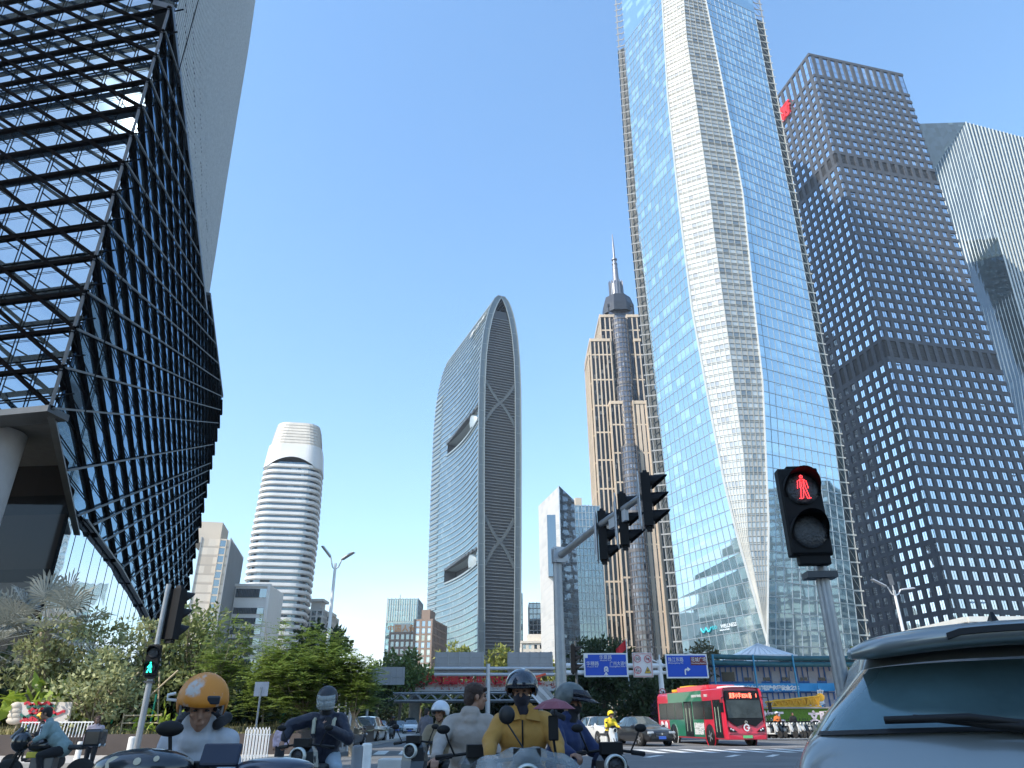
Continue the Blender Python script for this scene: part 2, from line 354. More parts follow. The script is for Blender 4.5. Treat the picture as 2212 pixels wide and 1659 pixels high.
    for A, B, sg in ((S1, S0, -1), (S5, S6, 1)):
        m1, m2 = MB(), MB()
        for p, q in zip(zs, zs[1:]):
            a0, a1, b0, b1 = A(p), A(q), B(p), B(q)
            m1.quad(a0 + V((0, 2.2, 0)), b0 + V((0, 2.2, 0)), b1 + V((0, 2.2, 0)), a1 + V((0, 2.2, 0)))
            m2.bar(b0, b1, .32, (0, -1, 0), -.2, .2)
            m2.bar(A(q) + V((0, .8, 0)), B(q) + V((sg * 1.0, 0, 0)), .14, (0, 0, 1), -.4, .1)
            m2.bar(B(p), A(q), .09, (0, -1, 0), 0, .12)
        m1.build("shadow_gap", dk, root); m2.build("edge_blades", M_edge_b if sg < 0 else M_cream_fin, root)
    for A, B, h, sg in ((S1, S0, 425, -1), (S5, S6, 338, 1)):
        z = zs[-1]; mb = MB()
        while z + fh < h:
            mb.bar(B(z), B(z + fh), .5, (0, -1, 0), -.3, .25); mb.bar(A(z) + V((0, .8, 0)), B(z) + V((sg * 1.0, 0, 0)), .22, (0, 0, 1), -.5, .1); mb.bar(B(z), A(z + fh), .16, (0, -1, 0), 0, .15); z += fh
        mb.build("edge_blades", M_edge_b, root)
    # back and roof
    mb = MB(); bk = [S6, S0]
    P = [S0(0), S6(0), S6(0) + V((-25, 45, 0)), S0(0) + V((25, 45, 0))]
    for i in range(0, len(zs) - 1, 6):
        z0, z1 = zs[i], zs[min(i + 6, len(zs) - 1)]
        for (f, of), (g, og) in (((S6, (.5, 1, 0)), (S6, (-25, 45, 0))), ((S6, (-25, 45, 0)), (S0, (25, 45, 0))), ((S0, (25, 45, 0)), (S0, (-.5, 1, 0)))):
            mb.quad(f(z0) + V(of), g(z0) + V(og), g(z1) + V(og), f(z1) + V(of), 0, [(0, i), (12, i), (12, i + 6), (0, i + 6)])
    zt = zs[-1]; mb.add([S1(zt), S2(zt), S3(zt), S4(zt), S5(zt), S6(zt) + V((-25, 45, 0)), S0(zt) + V((25, 45, 0))], [tuple(range(7))])
    mb.build("rear_facade", G, root)
    # louvre slots on two plant storeys
    mb = MB(); lv = pm("louvre", (.35, .33, .28), .6)
    for A, B, vv in ((S1, S2, 632), (S1, S2, 875), (S4, S5, 573), (S4, S5, 865)):
        z0 = at(1500, vv, 235).z; z0 = min(zs, key=lambda z: abs(z - z0)); nn = outn(A, B, z0)
        for c in (2.5, 4.7, 6.9, 9.1):
            for dz in (.5, fh - .55):
                p = lerp(A(z0 + dz), B(z0 + dz), (c - .35) / 11); q = lerp(A(z0 + dz), B(z0 + dz), (c + .35) / 11)
                mb.bar(p, q, .65, nn, .02, .22)
    mb.build("louvres", lv, root)
    # sign low on the left facade
    z = at(1530, 1352, 233).z; p = lerp(S1(z), S2(z), .28); q = lerp(S1(z), S2(z), .70)
    nn = outn(S1, S2, z); ax = math.atan2((q - p).y, (q - p).x); M_sg = pm("sign_white", (.8, .85, .86), .4); M_tq = pm("sign_turquoise", (.05, .55, .62), .4)
    o = text_obj("WELLNESS", 1.55, M_sg, root, lerp(p, q, .84) + nn * .35 + V((0, 0, .2)), (0, 0, ax), bold=.02)
    text_obj("GO", 1.55, M_tq, root, lerp(p, q, .42) + nn * .35 + V((0, 0, .2)), (0, 0, ax), bold=.02)
    text_obj("HEALTH FITNESS", .6, M_sg, root, lerp(p, q, .72) + nn * .35 - V((0, 0, .95)), (0, 0, ax), bold=.02)
    mb = MB(); c0 = lerp(p, q, .17) + nn * .35; dx = (q - p).normalized()
    mb.tube([c0 + dx * (t * 5.2 - 2.6) + V((0, 0, .5 - 1.3 * abs(math.sin(math.pi * 2 * t)))) for t in [i / 24 for i in range(25)]], .3, 6)
    mb.build("sign_emblem", M_tq, root)
tower_a()
# ---- B: dark tower with a deep square window grid
def tower_b():
    C0 = at(1746, 114, 310); H = C0.z; org = V((C0.x, C0.y, 0))
    e1 = V((53.6, 13, 0)).normalized(); e2 = V((-13, 53.6, 0)).normalized(); Lr = 68.4; nc = 12; pw = Lr / (nc + .5)
    root = empty("office_tower", org, 0, "dark grey stone tower with a grid of square windows and red rooftop characters", "skyscraper")
    M_st = pm("dark_stone", (.066, .074, .088), .75, 0, .25, .5, .2, 4)
    M_gl = curtain("dark_tower_window", dark=(.10, .13, .16), light=(.5, .58, .62), plight=.1, tint=(.85, .92, 1), refl=.72, rough=.02, warp=.03)
    M_lv = pm("dark_louvre", (.035, .036, .038), .7, 0, .2, 3, stretch=(1, 1, 8))
    dep = .62
    # storeys
    rows = [] ; z = H - 2.2
    rows.append((z - 15.6, z, 'tall')); z -= 15.6 + 2
    def add(n, ph, kind='win', op=.66):
        nonlocal z
        for i in range(n): rows.append((z - ph * op, z, kind)); z -= ph
    add(10, 6.13); rows.append((z - 7, z, 'louvre')); z -= 9.4
    add(19, 5.9); rows.append((z - 9.2, z, 'louvre')); z -= 11.8
    n = int(z // 5.88); add(n, z / n)
    gap = .60                                    # open share of a bay
    core = MB(); ctr = e1 * (Lr / 2) + e2 * (Lr / 2)
    P = [e1 * dep + e2 * dep, e1 * (Lr - dep) + e2 * dep, e1 * (Lr - dep) + e2 * (Lr - dep), e1 * dep + e2 * (Lr - dep)]
    core.prism([(p.x, p.y) for p in P], 0, H - 1.5); core.build("core_wall", M_st, root)
    fr = MB()
    # spandrels between window rows, as rings
    def ring(z0, z1, out=0.0):
        o = out; Q = [(-o, -o), (Lr + o, -o), (Lr + o, Lr + o), (-o, Lr + o)]; I = [(dep - .1, dep - .1), (Lr - dep + .1, dep - .1), (Lr - dep + .1, Lr - dep + .1), (dep - .1, Lr - dep + .1)]
        f = lambda p, z: e1 * p[0] + e2 * p[1] + V((0, 0, z))
        for i in range(4):
            a, b, c, d = Q[i], Q[(i + 1) % 4], I[(i + 1) % 4], I[i]
            fr.add([f(a, z0), f(b, z0), f(c, z0), f(d, z0), f(a, z1), f(b, z1), f(c, z1), f(d, z1)], [(0, 1, 5, 4), (4, 5, 6, 7), (3, 2, 1, 0)])
    bounds = [(H - 2.0, H)]
    for a, b in zip(rows, rows[1:]): bounds.append((b[1], a[0]))
    bounds.append((0, rows[-1][0]))
    for z0, z1 in bounds: ring(z0, z1, 0.003)
    # piers
    for face in range(4):
        o0, ea, eb = [(V((0, 0, 0)), e1, e2), (V((0, 0, 0)), e2, e1), (e2 * Lr, e1, -e2), (e1 * Lr, e2, -e1)][face]
        for c in range(nc + 1):
            x0 = (c + gap / 2 + .02) * pw; x1 = x0 + pw * (1 - gap)
            if x1 > Lr - .3: continue
            m_ = o0 + ea * ((x0 + x1) / 2)
            for (z0, z1, k) in rows:
                p0 = m_ + V((0, 0, z0)); p1 = m_ + V((0, 0, z1))
                if face in (0, 1): fr.bar(p0, p1, x1 - x0, -eb, -dep - .05, 0)
            if face > 1: fr.bar(m_, m_ + V((0, 0, H - 2)), x1 - x0, -eb, -dep - .05, -.01)
    fr.build("stone_grid", M_st, root)
    # windows: largest hundred are parts, the rest one part
    wins = []
    for face in (0, 1, 3):
        o0, ea, eb = [(V((0, 0, 0)), e1, e2), (V((0, 0, 0)), e2, e1), None, (e1 * Lr, e2, -e1)][face]
        for c in range(nc + 1):
            for r, (z0, z1, k) in enumerate(rows):
                xc = c * pw + .02 * pw; wins.append((face, o0, ea, eb, c, r, xc, z0, z1, k))
    def pane(mb, w):
        face, o0, ea, eb, c, r, xc, z0, z1, k = w
        h = pw * (gap / 2 + .03); a = o0 + ea * max(xc - h, dep - .15); b = o0 + ea * min(xc + h, Lr - dep); q = eb * (dep - .12 if c else .35)
        if c == 0: a = o0 + ea * .5
        uid = (face * 40 + c, r + .01); u = [(uid[0] + .02, uid[1]), (uid[0] + .9, uid[1]), (uid[0] + .9, uid[1] + .9), (uid[0] + .02, uid[1] + .9)]
        mb.quad(a + q + V((0, 0, z0)), b + q + V((0, 0, z0)), b + q + V((0, 0, z1)), a + q + V((0, 0, z1)), 1 if k == 'louvre' else 0, u)
        if k == 'win':
            m_ = lerp(a, b, .5) + q
            mb.bar(m_ + V((0, 0, z0)), m_ + V((0, 0, z1)), .12, -eb, 0, .08, 2)
        elif k == 'louvre':
            for i in range(6):
                zz = z0 + (z1 - z0) * (i + .5) / 6; mb.bar(a + q + V((0, 0, zz)), b + q + V((0, 0, zz)), .35, -eb, 0, .12, 1)
        elif k == 'tall':
            for i in (1, 2): 
                zz = z0 + (z1 - z0) * i / 3; mb.bar(a + q + V((0, 0, zz)), b + q + V((0, 0, zz)), .15, -eb, 0, .08, 2)
    key = lambda w: ((w[1] + w[2] * w[6] + org).length + abs(w[7] - 30) * .8 + (1000 if w[0] == 3 else 0) + (60 if w[0] == 1 else 0))
    vis = sorted([w for w in wins if w[7] > 16], key=key); first = set(id(w) for w in vis[:99])
    rest = MB(); mats = [M_gl, M_lv, M_mull_dk]
    for w in wins:
        if id(w) in first:
            mb = MB(); pane(mb, w); mb.build("window", mats, root)
        else: pane(rest, w)
    tag(rest.build("windows", mats, root), kind="stuff")
    # tilted-open sashes catch the light
    mb = MB(); rr = random.Random(5)
    for w in rr.sample([w for w in wins if w[0] == 0 and w[9] == 'win' and w[4] > 0], 30):
        face, o0, ea, eb, c, r, xc, z0, z1, k = w
        a = o0 + ea * (xc - .9) + eb * .9; b = o0 + ea * (xc + .9) + eb * .9; mb.add([a + V((0, 0, z1 - .2)), b + V((0, 0, z1 - .2)), b + V((0, 0, z1 - 1.6)) - eb * .8, a + V((0, 0, z1 - 1.6)) - eb * .8], [(0, 1, 2, 3)])
    tag(mb.build("open_sashes", pm("sash_glass", (.5, .55, .58), .1, .6), root), kind="stuff")
    # red characters on the left side of the top
    M_red = pm("sign_red", (.65, .03, .03), .4, emit=(.8, .03, .03), es=.15)
    for ch, v, u in (("行", 185, 1697), ("银", 206, 1683)):
        best = min([i * .25 for i in range(0, 120)], key=lambda d: abs(px(org + e2 * d + V((0, 0, H - 16)))[0] - u))
        text_obj(ch, 11.5 if ch == "行" else 11.5, M_red, root, e2 * best - e1 * 1.0 + V((0, 0, H - 19)), (0, 0, math.atan2(-e2.y, -e2.x)), name="red_character", bold=.25, depth=.8)
tower_b()
# ---- C: far right tower with pale vertical fins
def tower_c():
    Y = 400; A = at(2086, 264, Y); org = V((A.x, Y, 0))
    root = empty("office_tower", org, 0, "blue glass tower with close white vertical fins and sloping top at the right edge", "skyscraper")
    G = curtain("fin_tower_glass", dark=(.045, .07, .08), light=(.12, .16, .17), plight=.03, tint=(.5, .62, .7), refl=.12, warp=.004)
    K = seam([(2086, 264, Y), (2125, 400, Y), (2170, 564, Y), (2240, 800, Y), (2330, 1400, Y + 12)], 0)
    Lf = seam([(1905, 264, Y + 40), (1990, 600, Y + 45), (2140, 1330, Y + 55)], 0)
    Rt = seam([(2420, 330, Y + 45), (2500, 700, Y + 45), (2600, 1330, Y + 45)], 0)
    H = A.z; K, Lf, Rt = [(lambda z, f=f: f(z) - org) for f in (K, Lf, Rt)]
    zs = [H * i / 64 for i in range(65)]
    zcut = at(1980, 395, Y + 30).z   # where the sloping cut meets the left
    tz = lambda t: H - (H - zcut) * (t / .62) * 1.0 if t < .62 else zcut - (t - .62) * 60
    mb, mg, fn = MB(), MB(), MB(); n = 27; nl = outn(Lf, K, 150)
    for c in range(n):
        t0, t1 = 1 - c / n, 1 - (c + 1) / n                      # t = 1 at the ridge line
        za, zb = tz(c / n), tz((c + 1) / n)
        for i in range(32):
            z0, z1 = i / 32, (i + 1) / 32
            f = lambda t, s, zt: lerp(Lf(s * zt), K(s * zt), t)
            mb.quad(f(t1, z0, zb), f(t0, z0, za), f(t0, z1, za), f(t1, z1, zb), 0, [(c, i * 2), (c + 1, i * 2), (c + 1, i * 2 + 2), (c, i * 2 + 2)])
        pts = [lerp(Lf(s / 8 * za), K(s / 8 * za), t0) for s in range(9)]
        for p, q in zip(pts, pts[1:]): fn.bar(p, q, .8, nl, 0, .25)
    # sloping top facet: from the cut line up and back
    apex = K(H); pts = [lerp(Lf(tz(s)), K(tz(s)), 1 - s) for s in (0, .2, .4, .62, 1)]
    TL = at(1925, 269, Y) - org; back = [lerp(apex, TL, s) for s in (0, .3, .55, .8, 1)]
    for i in range(4):
        b0 = back[i]; b1 = back[i + 1]
        mg.quad(pts[i + 1], pts[i], b0, b1, 0, [(i * 5, 0), (i * 5 + 5, 0), (i * 5 + 5, 8), (i * 5, 8)])
    nr = outn(K, Rt, 150); m2 = MB(); f2 = MB(); facet(m2, K, Rt, zs, 44)
    for c in range(45):
        pts = [lerp(K(z), Rt(z), c / 44) for z in zs[::8]]
        for p, q in zip(pts, pts[1:]): f2.bar(p, q, .9, nr, 0, .5)
    mb.build("glass_facade", G, root); m2.build("glass_facade", G, root); mg.quad(back[0], back[-1], back[-1] + V((-5, 60, 0)), back[0] + V((20, 60, 0))); mg.build("sloping_roof", curtain("roof_glass", dark=(.16, .24, .32), plight=0, refl=.25, tint=(.6, .78, .9)), root)
    M_f = pm("pale_fin", (.60, .64, .62), .55); fn.build("fins", M_f, root); f2.build("fins", M_f, root)
    b = MB(); b.quad(Rt(0), Rt(0) + V((-60, 60, 0)), Rt(H) + V((-60, 60, 0)), Rt(H)); b.quad(apex, Rt(H), Rt(H) + V((-60, 60, 0)), apex + V((-50, 60, 0))); b.build("rear_wall", M_mull_dk, root)
    s = MB()
    for z in (at(2150, 545, Y).z, at(2100, 400, Y).z): s.bar(Lf(z), K(z), 1.4, nl, .5, 1.1)
    s.build("plant_band", pm("grey_band", (.25, .3, .31), .6), root)
tower_c()
# ---- D: golden stepped tower with a spire
def tower_d():
    Y = 455; base = at(1370, 1395, Y); org = V((base.x, Y, 0))
    root = empty("office_tower", org, 0, "golden stone tower stepping up to a dark crown and needle spire", "skyscraper")
    M_gold = pm("golden_stone", (.60, .49, .37), .7, 0, .12, .08); M_win = curtain("gold_tower_glass", dark=(.014, .015, .017), light=(.16, .16, .15), plight=.08, tint=(.6, .6, .62), refl=.04, warp=.03)
    M_gg = curtain("violet_glass", dark=(.085, .08, .085), light=(.3, .3, .31), plight=.1, tint=(.7, .7, .74), refl=.16, warp=.03)
    M_crown = pm("dark_crown", (.05, .055, .065), .4, .4); M_cr2 = pm("crown_grey", (.22, .23, .26), .4, .4)
    def block(uc, vt, ul, ur, dep, Yf, ncol, M_g=M_win, bars=M_gold, rot=0, name="stepped_block", bw=.95, floors=3):
        a, b = at(ul, vt, Yf), at(ur, vt, Yf); h = a.z; w = b.x - a.x; c = V(((a.x + b.x) / 2, Yf + dep / 2, 0)) - org
        rz = rot; e = V((math.cos(rz), math.sin(rz), 0)); g = V((-math.sin(rz), math.cos(rz), 0))
        mb = MB(); cs = [c - e * w / 2 - g * dep / 2, c + e * w / 2 - g * dep / 2, c + e * w / 2 + g * dep / 2, c - e * w / 2 + g * dep / 2]
        nf = int(h / 4.0)
        br = MB()
        for i in range(4):
            p, q = cs[i], cs[(i + 1) % 4]; k = max(2, int(ncol * (q - p).length / w)) if i % 2 else ncol
            zs = [h * j / nf for j in range(nf + 1)]
            facet(mb, lambda z: p + V((0, 0, z)), lambda z: q + V((0, 0, z)), zs, k * 2)
            n = V(((q - p).y, -(q - p).x, 0)).normalized()
            for j in range(k + 1): 
                m_ = lerp(p, q, j / k); br.bar(m_, m_ + V((0, 0, h + 1.5)), bw if bars is M_gold else .35, n, -.3, .3)
            for j in range(0, nf + 1, 1 if bars is not M_gold else 5):
                br.bar(p + V((0, 0, zs[j])), q + V((0, 0, zs[j])), 1.1 if bars is M_gold else .8, n, -.2, .2)
            br.bar(p + V((0, 0, h)), q + V((0, 0, h)), 2.2, n, -.4, .66)
        mb.add([v + V((0, 0, h)) for v in cs], [(0, 1, 2, 3)])
        o = mb.build(name, M_g, root); br.build("piers", bars, o)
        return h, c
    # gold wings, widest and lowest first
    block(0, 765, 1271, 1292, 26, Y + 6, 2)
    block(0, 735, 1275, 1318, 40, Y, 5)
    block(0, 683, 1296, 1326, 34, Y + 3, 3)
    block(0, 870, 1318, 1345, 12, Y - 6, 3)
    block(0, 683, 1354, 1385, 34, Y + 3, 3)
    block(0, 735, 1370, 1420, 40, Y + 1, 5)
    block(0, 870, 1367, 1395, 12, Y - 6, 3, bw=2.2)
    block(0, 1000, 1390, 1420, 12, Y - 3, 3, bw=2.2)
    block(0, 660, 1314, 1366, 30, Y + 6, 5, M_g=M_gg, bars=M_crown)
    M_vb = pm("violet_frame", (.13, .12, .118), .5)
    def bay(vt, ul, ur, Yf):
        a, b = at(ul, vt, Yf), at(ur, vt, Yf); h = a.z; r = (b.x - a.x) / 2; c = V(((a.x + b.x) / 2, Yf + r * .5, 0)) - org; mb, br = MB(), MB(); n = 8; nf = int(h / 4)
        P = [c + V((r * math.cos(math.pi + math.pi * k / n), r * .9 * math.sin(math.pi + math.pi * k / n), 0)) for k in range(n + 1)]
        for k in range(n):
            p, q = P[k], P[k + 1]; nn = V(((q - p).y, -(q - p).x, 0)).normalized()
            facet(mb, lambda z: p + V((0, 0, z)), lambda z: q + V((0, 0, z)), [h * j / nf for j in range(nf + 1)], 2, 0, k * 2)
            br.bar(p, p + V((0, 0, h + 1)), .4, nn, -.1, .35)
            for j in range(nf + 1): br.bar(p + V((0, 0, h * j / nf)), q + V((0, 0, h * j / nf)), .9 if j % 6 else 2, nn, -.05, .3)
        mb.add([v + V((0, 0, h)) for v in P], [tuple(range(n + 1))]); o = mb.build("glass_bay", M_gg, root); br.build("frames", M_vb, o)
    bay(690, 1322, 1357, Y + 1); bay(835, 1334, 1368, Y - 5); bay(965, 1343, 1379, Y - 9)
    # crown
    f = lambda u, v: at(u, v, Y + 12)
    cx = (f(1302, 668).x + f(1370, 668).x) / 2 - org.x + 0; c0 = V((cx, 14, 0)); mb = MB(); M8 = Matrix.Rotation(R(22.5), 3, 'Z')
    r0 = (f(1370, 668).x - f(1302, 668).x) / 2 * 1.05
    mb.lathe(c0, [(r0 * .98, f(0, 688).z), (r0 * .98, f(0, 670).z), (r0 * .80, f(0, 652).z), (r0 * .45, f(0, 645).z)], 8, 0, M8, False); mb.build("crown", M_crown, root)
    mb = MB(); r1 = (f(1347, 640).x - f(1318, 640).x) / 2
    c1 = V((f(1333, 640).x - org.x, 14, 0))
    mb.lathe(c1, [(r1 * 1.0, f(0, 655).z), (r1 * .97, f(0, 622).z), (r1 * .8, f(0, 615).z), (r1 * .3, f(0, 612).z)], 16, 0, None, False)
    for k in range(16):
        a = 2 * math.pi * k / 16; p = c1 + V((math.cos(a), math.sin(a), 0)) * r1 * 1.02
        mb.bar(p + V((0, 0, f(0, 652).z)), p + V((0, 0, f(0, 614).z)), .5, V((math.cos(a), math.sin(a), 0)), -.3, .4)
    mb.build("lantern", M_cr2, root)
    mb = MB(); c2 = V((f(1331, 600).x - org.x, 14, 0)); 
    mb.lathe(c2, [(2.6, f(0, 613).z), (1.9, f(0, 575).z), (1.0, f(0, 560).z), (.9, f(0, 540).z), (.3, f(0, 510).z)], 8)
    for v in (605, 595, 585, 575, 565): mb.lathe(c2 + V((0, 0, f(0, v).z)), [(2.3, -.5), (2.3, .5)], 8)
    mb.build("spire", M_cr2, root)
tower_d()
# ---- E: arched slab tower with louvred end and two wind slots
def tower_e():
    Y = 480; N0 = at(1034, 1405, Y); org = V((N0.x, Y, 0))
    e = V((.92, .39, 0)); d = V((-.39, .92, 0)); L = 116.0
    root = empty("office_tower", org, 0, "arch-topped blue-grey tower with a louvred end face and two horizontal wind slots", "skyscraper")
    zW = [0, 60, 120, 180, 230, 256, 275, 290, 300, 307, 310.5]
    sL = [0, -.8, -1.8, -2.6, -2.6, -1.6, .4, 3.2, 6.2, 9.2, 12.6]; sR = [28.7, 29.3, 30.2, 31, 31.2, 30.5, 29, 26.6, 24, 21, 17.4]
    left = lambda z: pl(zW, sL, z); right = lambda z: pl(zW, sR, z)
    G = curtain("grey_blue_glass", dark=(.135, .17, .17), light=(.35, .42, .42), plight=.03, tint=(.52, .62, .66), refl=.42, warp=.02, rough=.05, sp=.25, spcol=(.16, .2, .21), wscale=.02, wamp=1.0)
    M_fr = pm("steel_grey_panel", (.20, .235, .245), .45, .4, .08, .2); M_lv = pm("end_louvre", (.075, .082, .088), .55, .2); M_edge = pm("pale_edge", (.34, .39, .40), .45, .3)
    H = 310.5; fh = 4.3
    # long facade (faces left / front-left); t along the length, gently concave
    def P(t, z, off=0):
        conc = 5.0 * math.sin(math.pi * min(1, max(0, t))) * (1 if z < 236 else max(0, 1 - (z - 236) / 70)); s = left(z) + conc + off
        return e * s + d * (t * L) + V((0, 0, z))
    slots = ((201.5, 211, .02, .74), (97.5, 106.5, .02, .72))
    zs = [0]; 
    while zs[-1] < 300:
        zs.append(zs[-1] + fh)
    zs = sorted(set([round(z, 2) for z in zs if z < 302] + [s for sl in slots for s in sl[:2]] + [304, 306.5, 308.5, 310.5]))
    tn = 26; mb, br = MB(), MB()
    ins = lambda t, z: any(a - .01 <= z < b - .01 and t0 <= t < t1 for a, b, t0, t1 in slots)
    for i, (z0, z1) in enumerate(zip(zs, zs[1:])):
        for k in range(tn):
            t0, t1 = k / tn, (k + 1) / tn
            if ins((t0 + t1) / 2, z0): continue
            mb.quad(P(t1, z0), P(t0, z0), P(t0, z1), P(t1, z1), 0, [(k * 3, i), (k * 3 + 3, i), (k * 3 + 3, i + 1), (k * 3, i + 1)])
        if z1 - z0 > 2:
            for k in range(0, tn):
                if not ins((k + .5) / tn, z0) and not ins((k + .5) / tn, z0 - 3): br.bar(P(k / tn, z0), P((k + 1) / tn, z0), .55, -e, -.1, .45)
    mb.build("glass_facade", G, root); br.build("storey_fins", M_edge, root)
    # right side, roof curve and back
    mb = MB()
    Q = lambda t, z: e * right(z) + d * (t * L) + V((0, 0, z))
    for i, (z0, z1) in enumerate(zip(zs, zs[1:])): mb.quad(Q(0, z0), Q(1, z0), Q(1, z1), Q(0, z1), 0, [(0, i), (60, i), (60, i + 1), (0, i + 1)])
    mb.quad(P(1, H), P(0, H), Q(0, H), Q(1, H))
    for z0, z1 in zip(zs, zs[1:]): mb.quad(Q(1, z0), P(1, z0), P(1, z1), Q(1, z1))
    mb.build("rear_facade", G, root)
    # end face: frame border, louvre field, X braces
    mb, lv = MB(), MB(); bw = 4.6
    E = lambda s, z, o=0: e * s - d * o + V((0, 0, z))
    for z0, z1 in zip(zs, zs[1:]):
        for (a, b) in ((lambda z: left(z), lambda z: min(left(z) + bw, (left(z) + right(z)) / 2)), (lambda z: max(right(z) - bw, (left(z) + right(z)) / 2), lambda z: right(z))):
            mb.quad(E(a(z0), z0), E(b(z0), z0), E(b(z1), z1), E(a(z1), z1))
    for fn_ in (left, right, lambda z: min(left(z) + bw, (left(z) + right(z)) / 2), lambda z: max(right(z) - bw, (left(z) + right(z)) / 2)):
        for z0, z1 in zip(zs, zs[1:]): mb.bar(E(fn_(z0), z0), E(fn_(z1), z1), .55, -d, -.3, .5, 1)
    for z in range(12, 300, 14):
        for a in (left(z) + .2, right(z) - bw): mb.bar(E(a, z), E(a + bw - .3, z), .3, -d, 0, .12, 1)
    mb.build("end_frame", [M_fr, M_edge], root)
    mb = MB()
    for z0, z1 in zip(zs, zs[1:]):
        if z0 > 296: break
        mb.quad(E(left(z0) + bw, z0, -1.5), E(right(z0) - bw, z0, -1.5), E(right(z1) - bw, z1, -1.5), E(left(z1) + bw, z1, -1.5))
    mb.build("recess_wall", M_lv, root)
    z = 3.0; M_l2 = pm("louvre_blade", (.22, .235, .24), .5, .3)
    while z < 290:
        lv.bar(E(left(z) + bw, z), E(right(z) - bw, z), .5, -d, -1.2, -.5); z += 2.15
    lv.build("louvres", M_l2, root)
    M_br = pm("brace_grey", (.13, .15, .155), .55, .2)
    for zc in (216.5, 112.5):
        mb = MB()
        for sgn in (1, -1):
            pts = []
            for k in range(9):
                t = k / 8; s = lerp(left(zc) + bw + .2, right(zc) - bw - .2, t); y = (t - .5) * 2; zz = zc + sgn * (abs(y) ** 1.25) * math.copysign(1, y) * 17
                pts.append(E(s, zz))
            for p, q in zip(pts, pts[1:]): mb.bar(p, q, 2.2, -d, -.5, .05 if sgn > 0 else 0)
        mb.build("cross_brace", M_br, root)
    # slots
    for a, b, t0, t1 in slots:
        mb = MB(); w = 9
        q = lambda t, z, o: P(t, z, o)
        n = 10
        for k in range(n):
            u0, u1 = lerp(t0, t1, k / n), lerp(t0, t1, (k + 1) / n)
            mb.quad(q(u1, a, w), q(u0, a, w), q(u0, b, w), q(u1, b, w)); mb.quad(q(u0, a, 0), q(u1, a, 0), q(u1, a, w), q(u0, a, w), 1); mb.quad(q(u0, b, 0), q(u0, b, w), q(u1, b, w), q(u1, b, 0), 1)
            # swelling lips above and below the slot
            mb.bar(q(u0, b + .9, 0), q(u1, b + .9, 0), 1.8, -e, -.2, .35 + 3.2 * math.sin(math.pi * (k + .5) / n), 0)
            mb.bar(q(u0, a - .6, 0), q(u1, a - .6, 0), 1.2, -e, -.2, .8, 1)
        for t in (t0, t1): mb.quad(q(t, a, 0), q(t, a, w), q(t, b, w), q(t, b, 0))
        c = q(t0 + .15, a, 7.0); c.z = a
        mb.lathe(c, [(8.6, 0), (9.2, (b - a) * .5), (8.6, b - a)], 24, 1)
        mb.build("wind_slot", [M_lv, M_edge], root)
    # pale ribbed band at the far end of the long facade
    mb = MB()
    for z in [3 + 4.3 * i for i in range(66)]:
        if z < 262: mb.bar(P(.86, z), P(.995, z), .9, -e, 0, .7)
    mb.build("ribbed_band", M_edge, root)
    wg = MB(); hw = at(930, 1028, Y + L).z; w0 = lambda z: P(1, z, 2) ; w1 = lambda z: P(1.13, z, 5)
    zz_ = [hw * i / 46 for i in range(47)]; facet(wg, w1, w0, zz_, 12, 0, 90); facet(wg, lambda z: P(1.13, z, 25), w1, zz_, 8, 0, 110); wg.add([w0(hw), w1(hw), P(1.13, hw, 25), P(1, hw, 25)], [(0, 1, 2, 3)]); wo = wg.build("rear_wing", G, root)
    wb = MB()
    for z in zz_: wb.bar(w0(z), w1(z), .8, -e, 0, .5)
    wb.build("ribbed_band", M_edge, wo)
    # letters near the top
    for i, ch in enumerate("珠江城"):
        t = .30 - .12 * i; o = text_obj(ch, 8.5, M_white_fin, root, P(t, 291, -1.2), (R(-20), 0, math.atan2(-d.y, -d.x)), bold=.15, depth=.5)
tower_e()
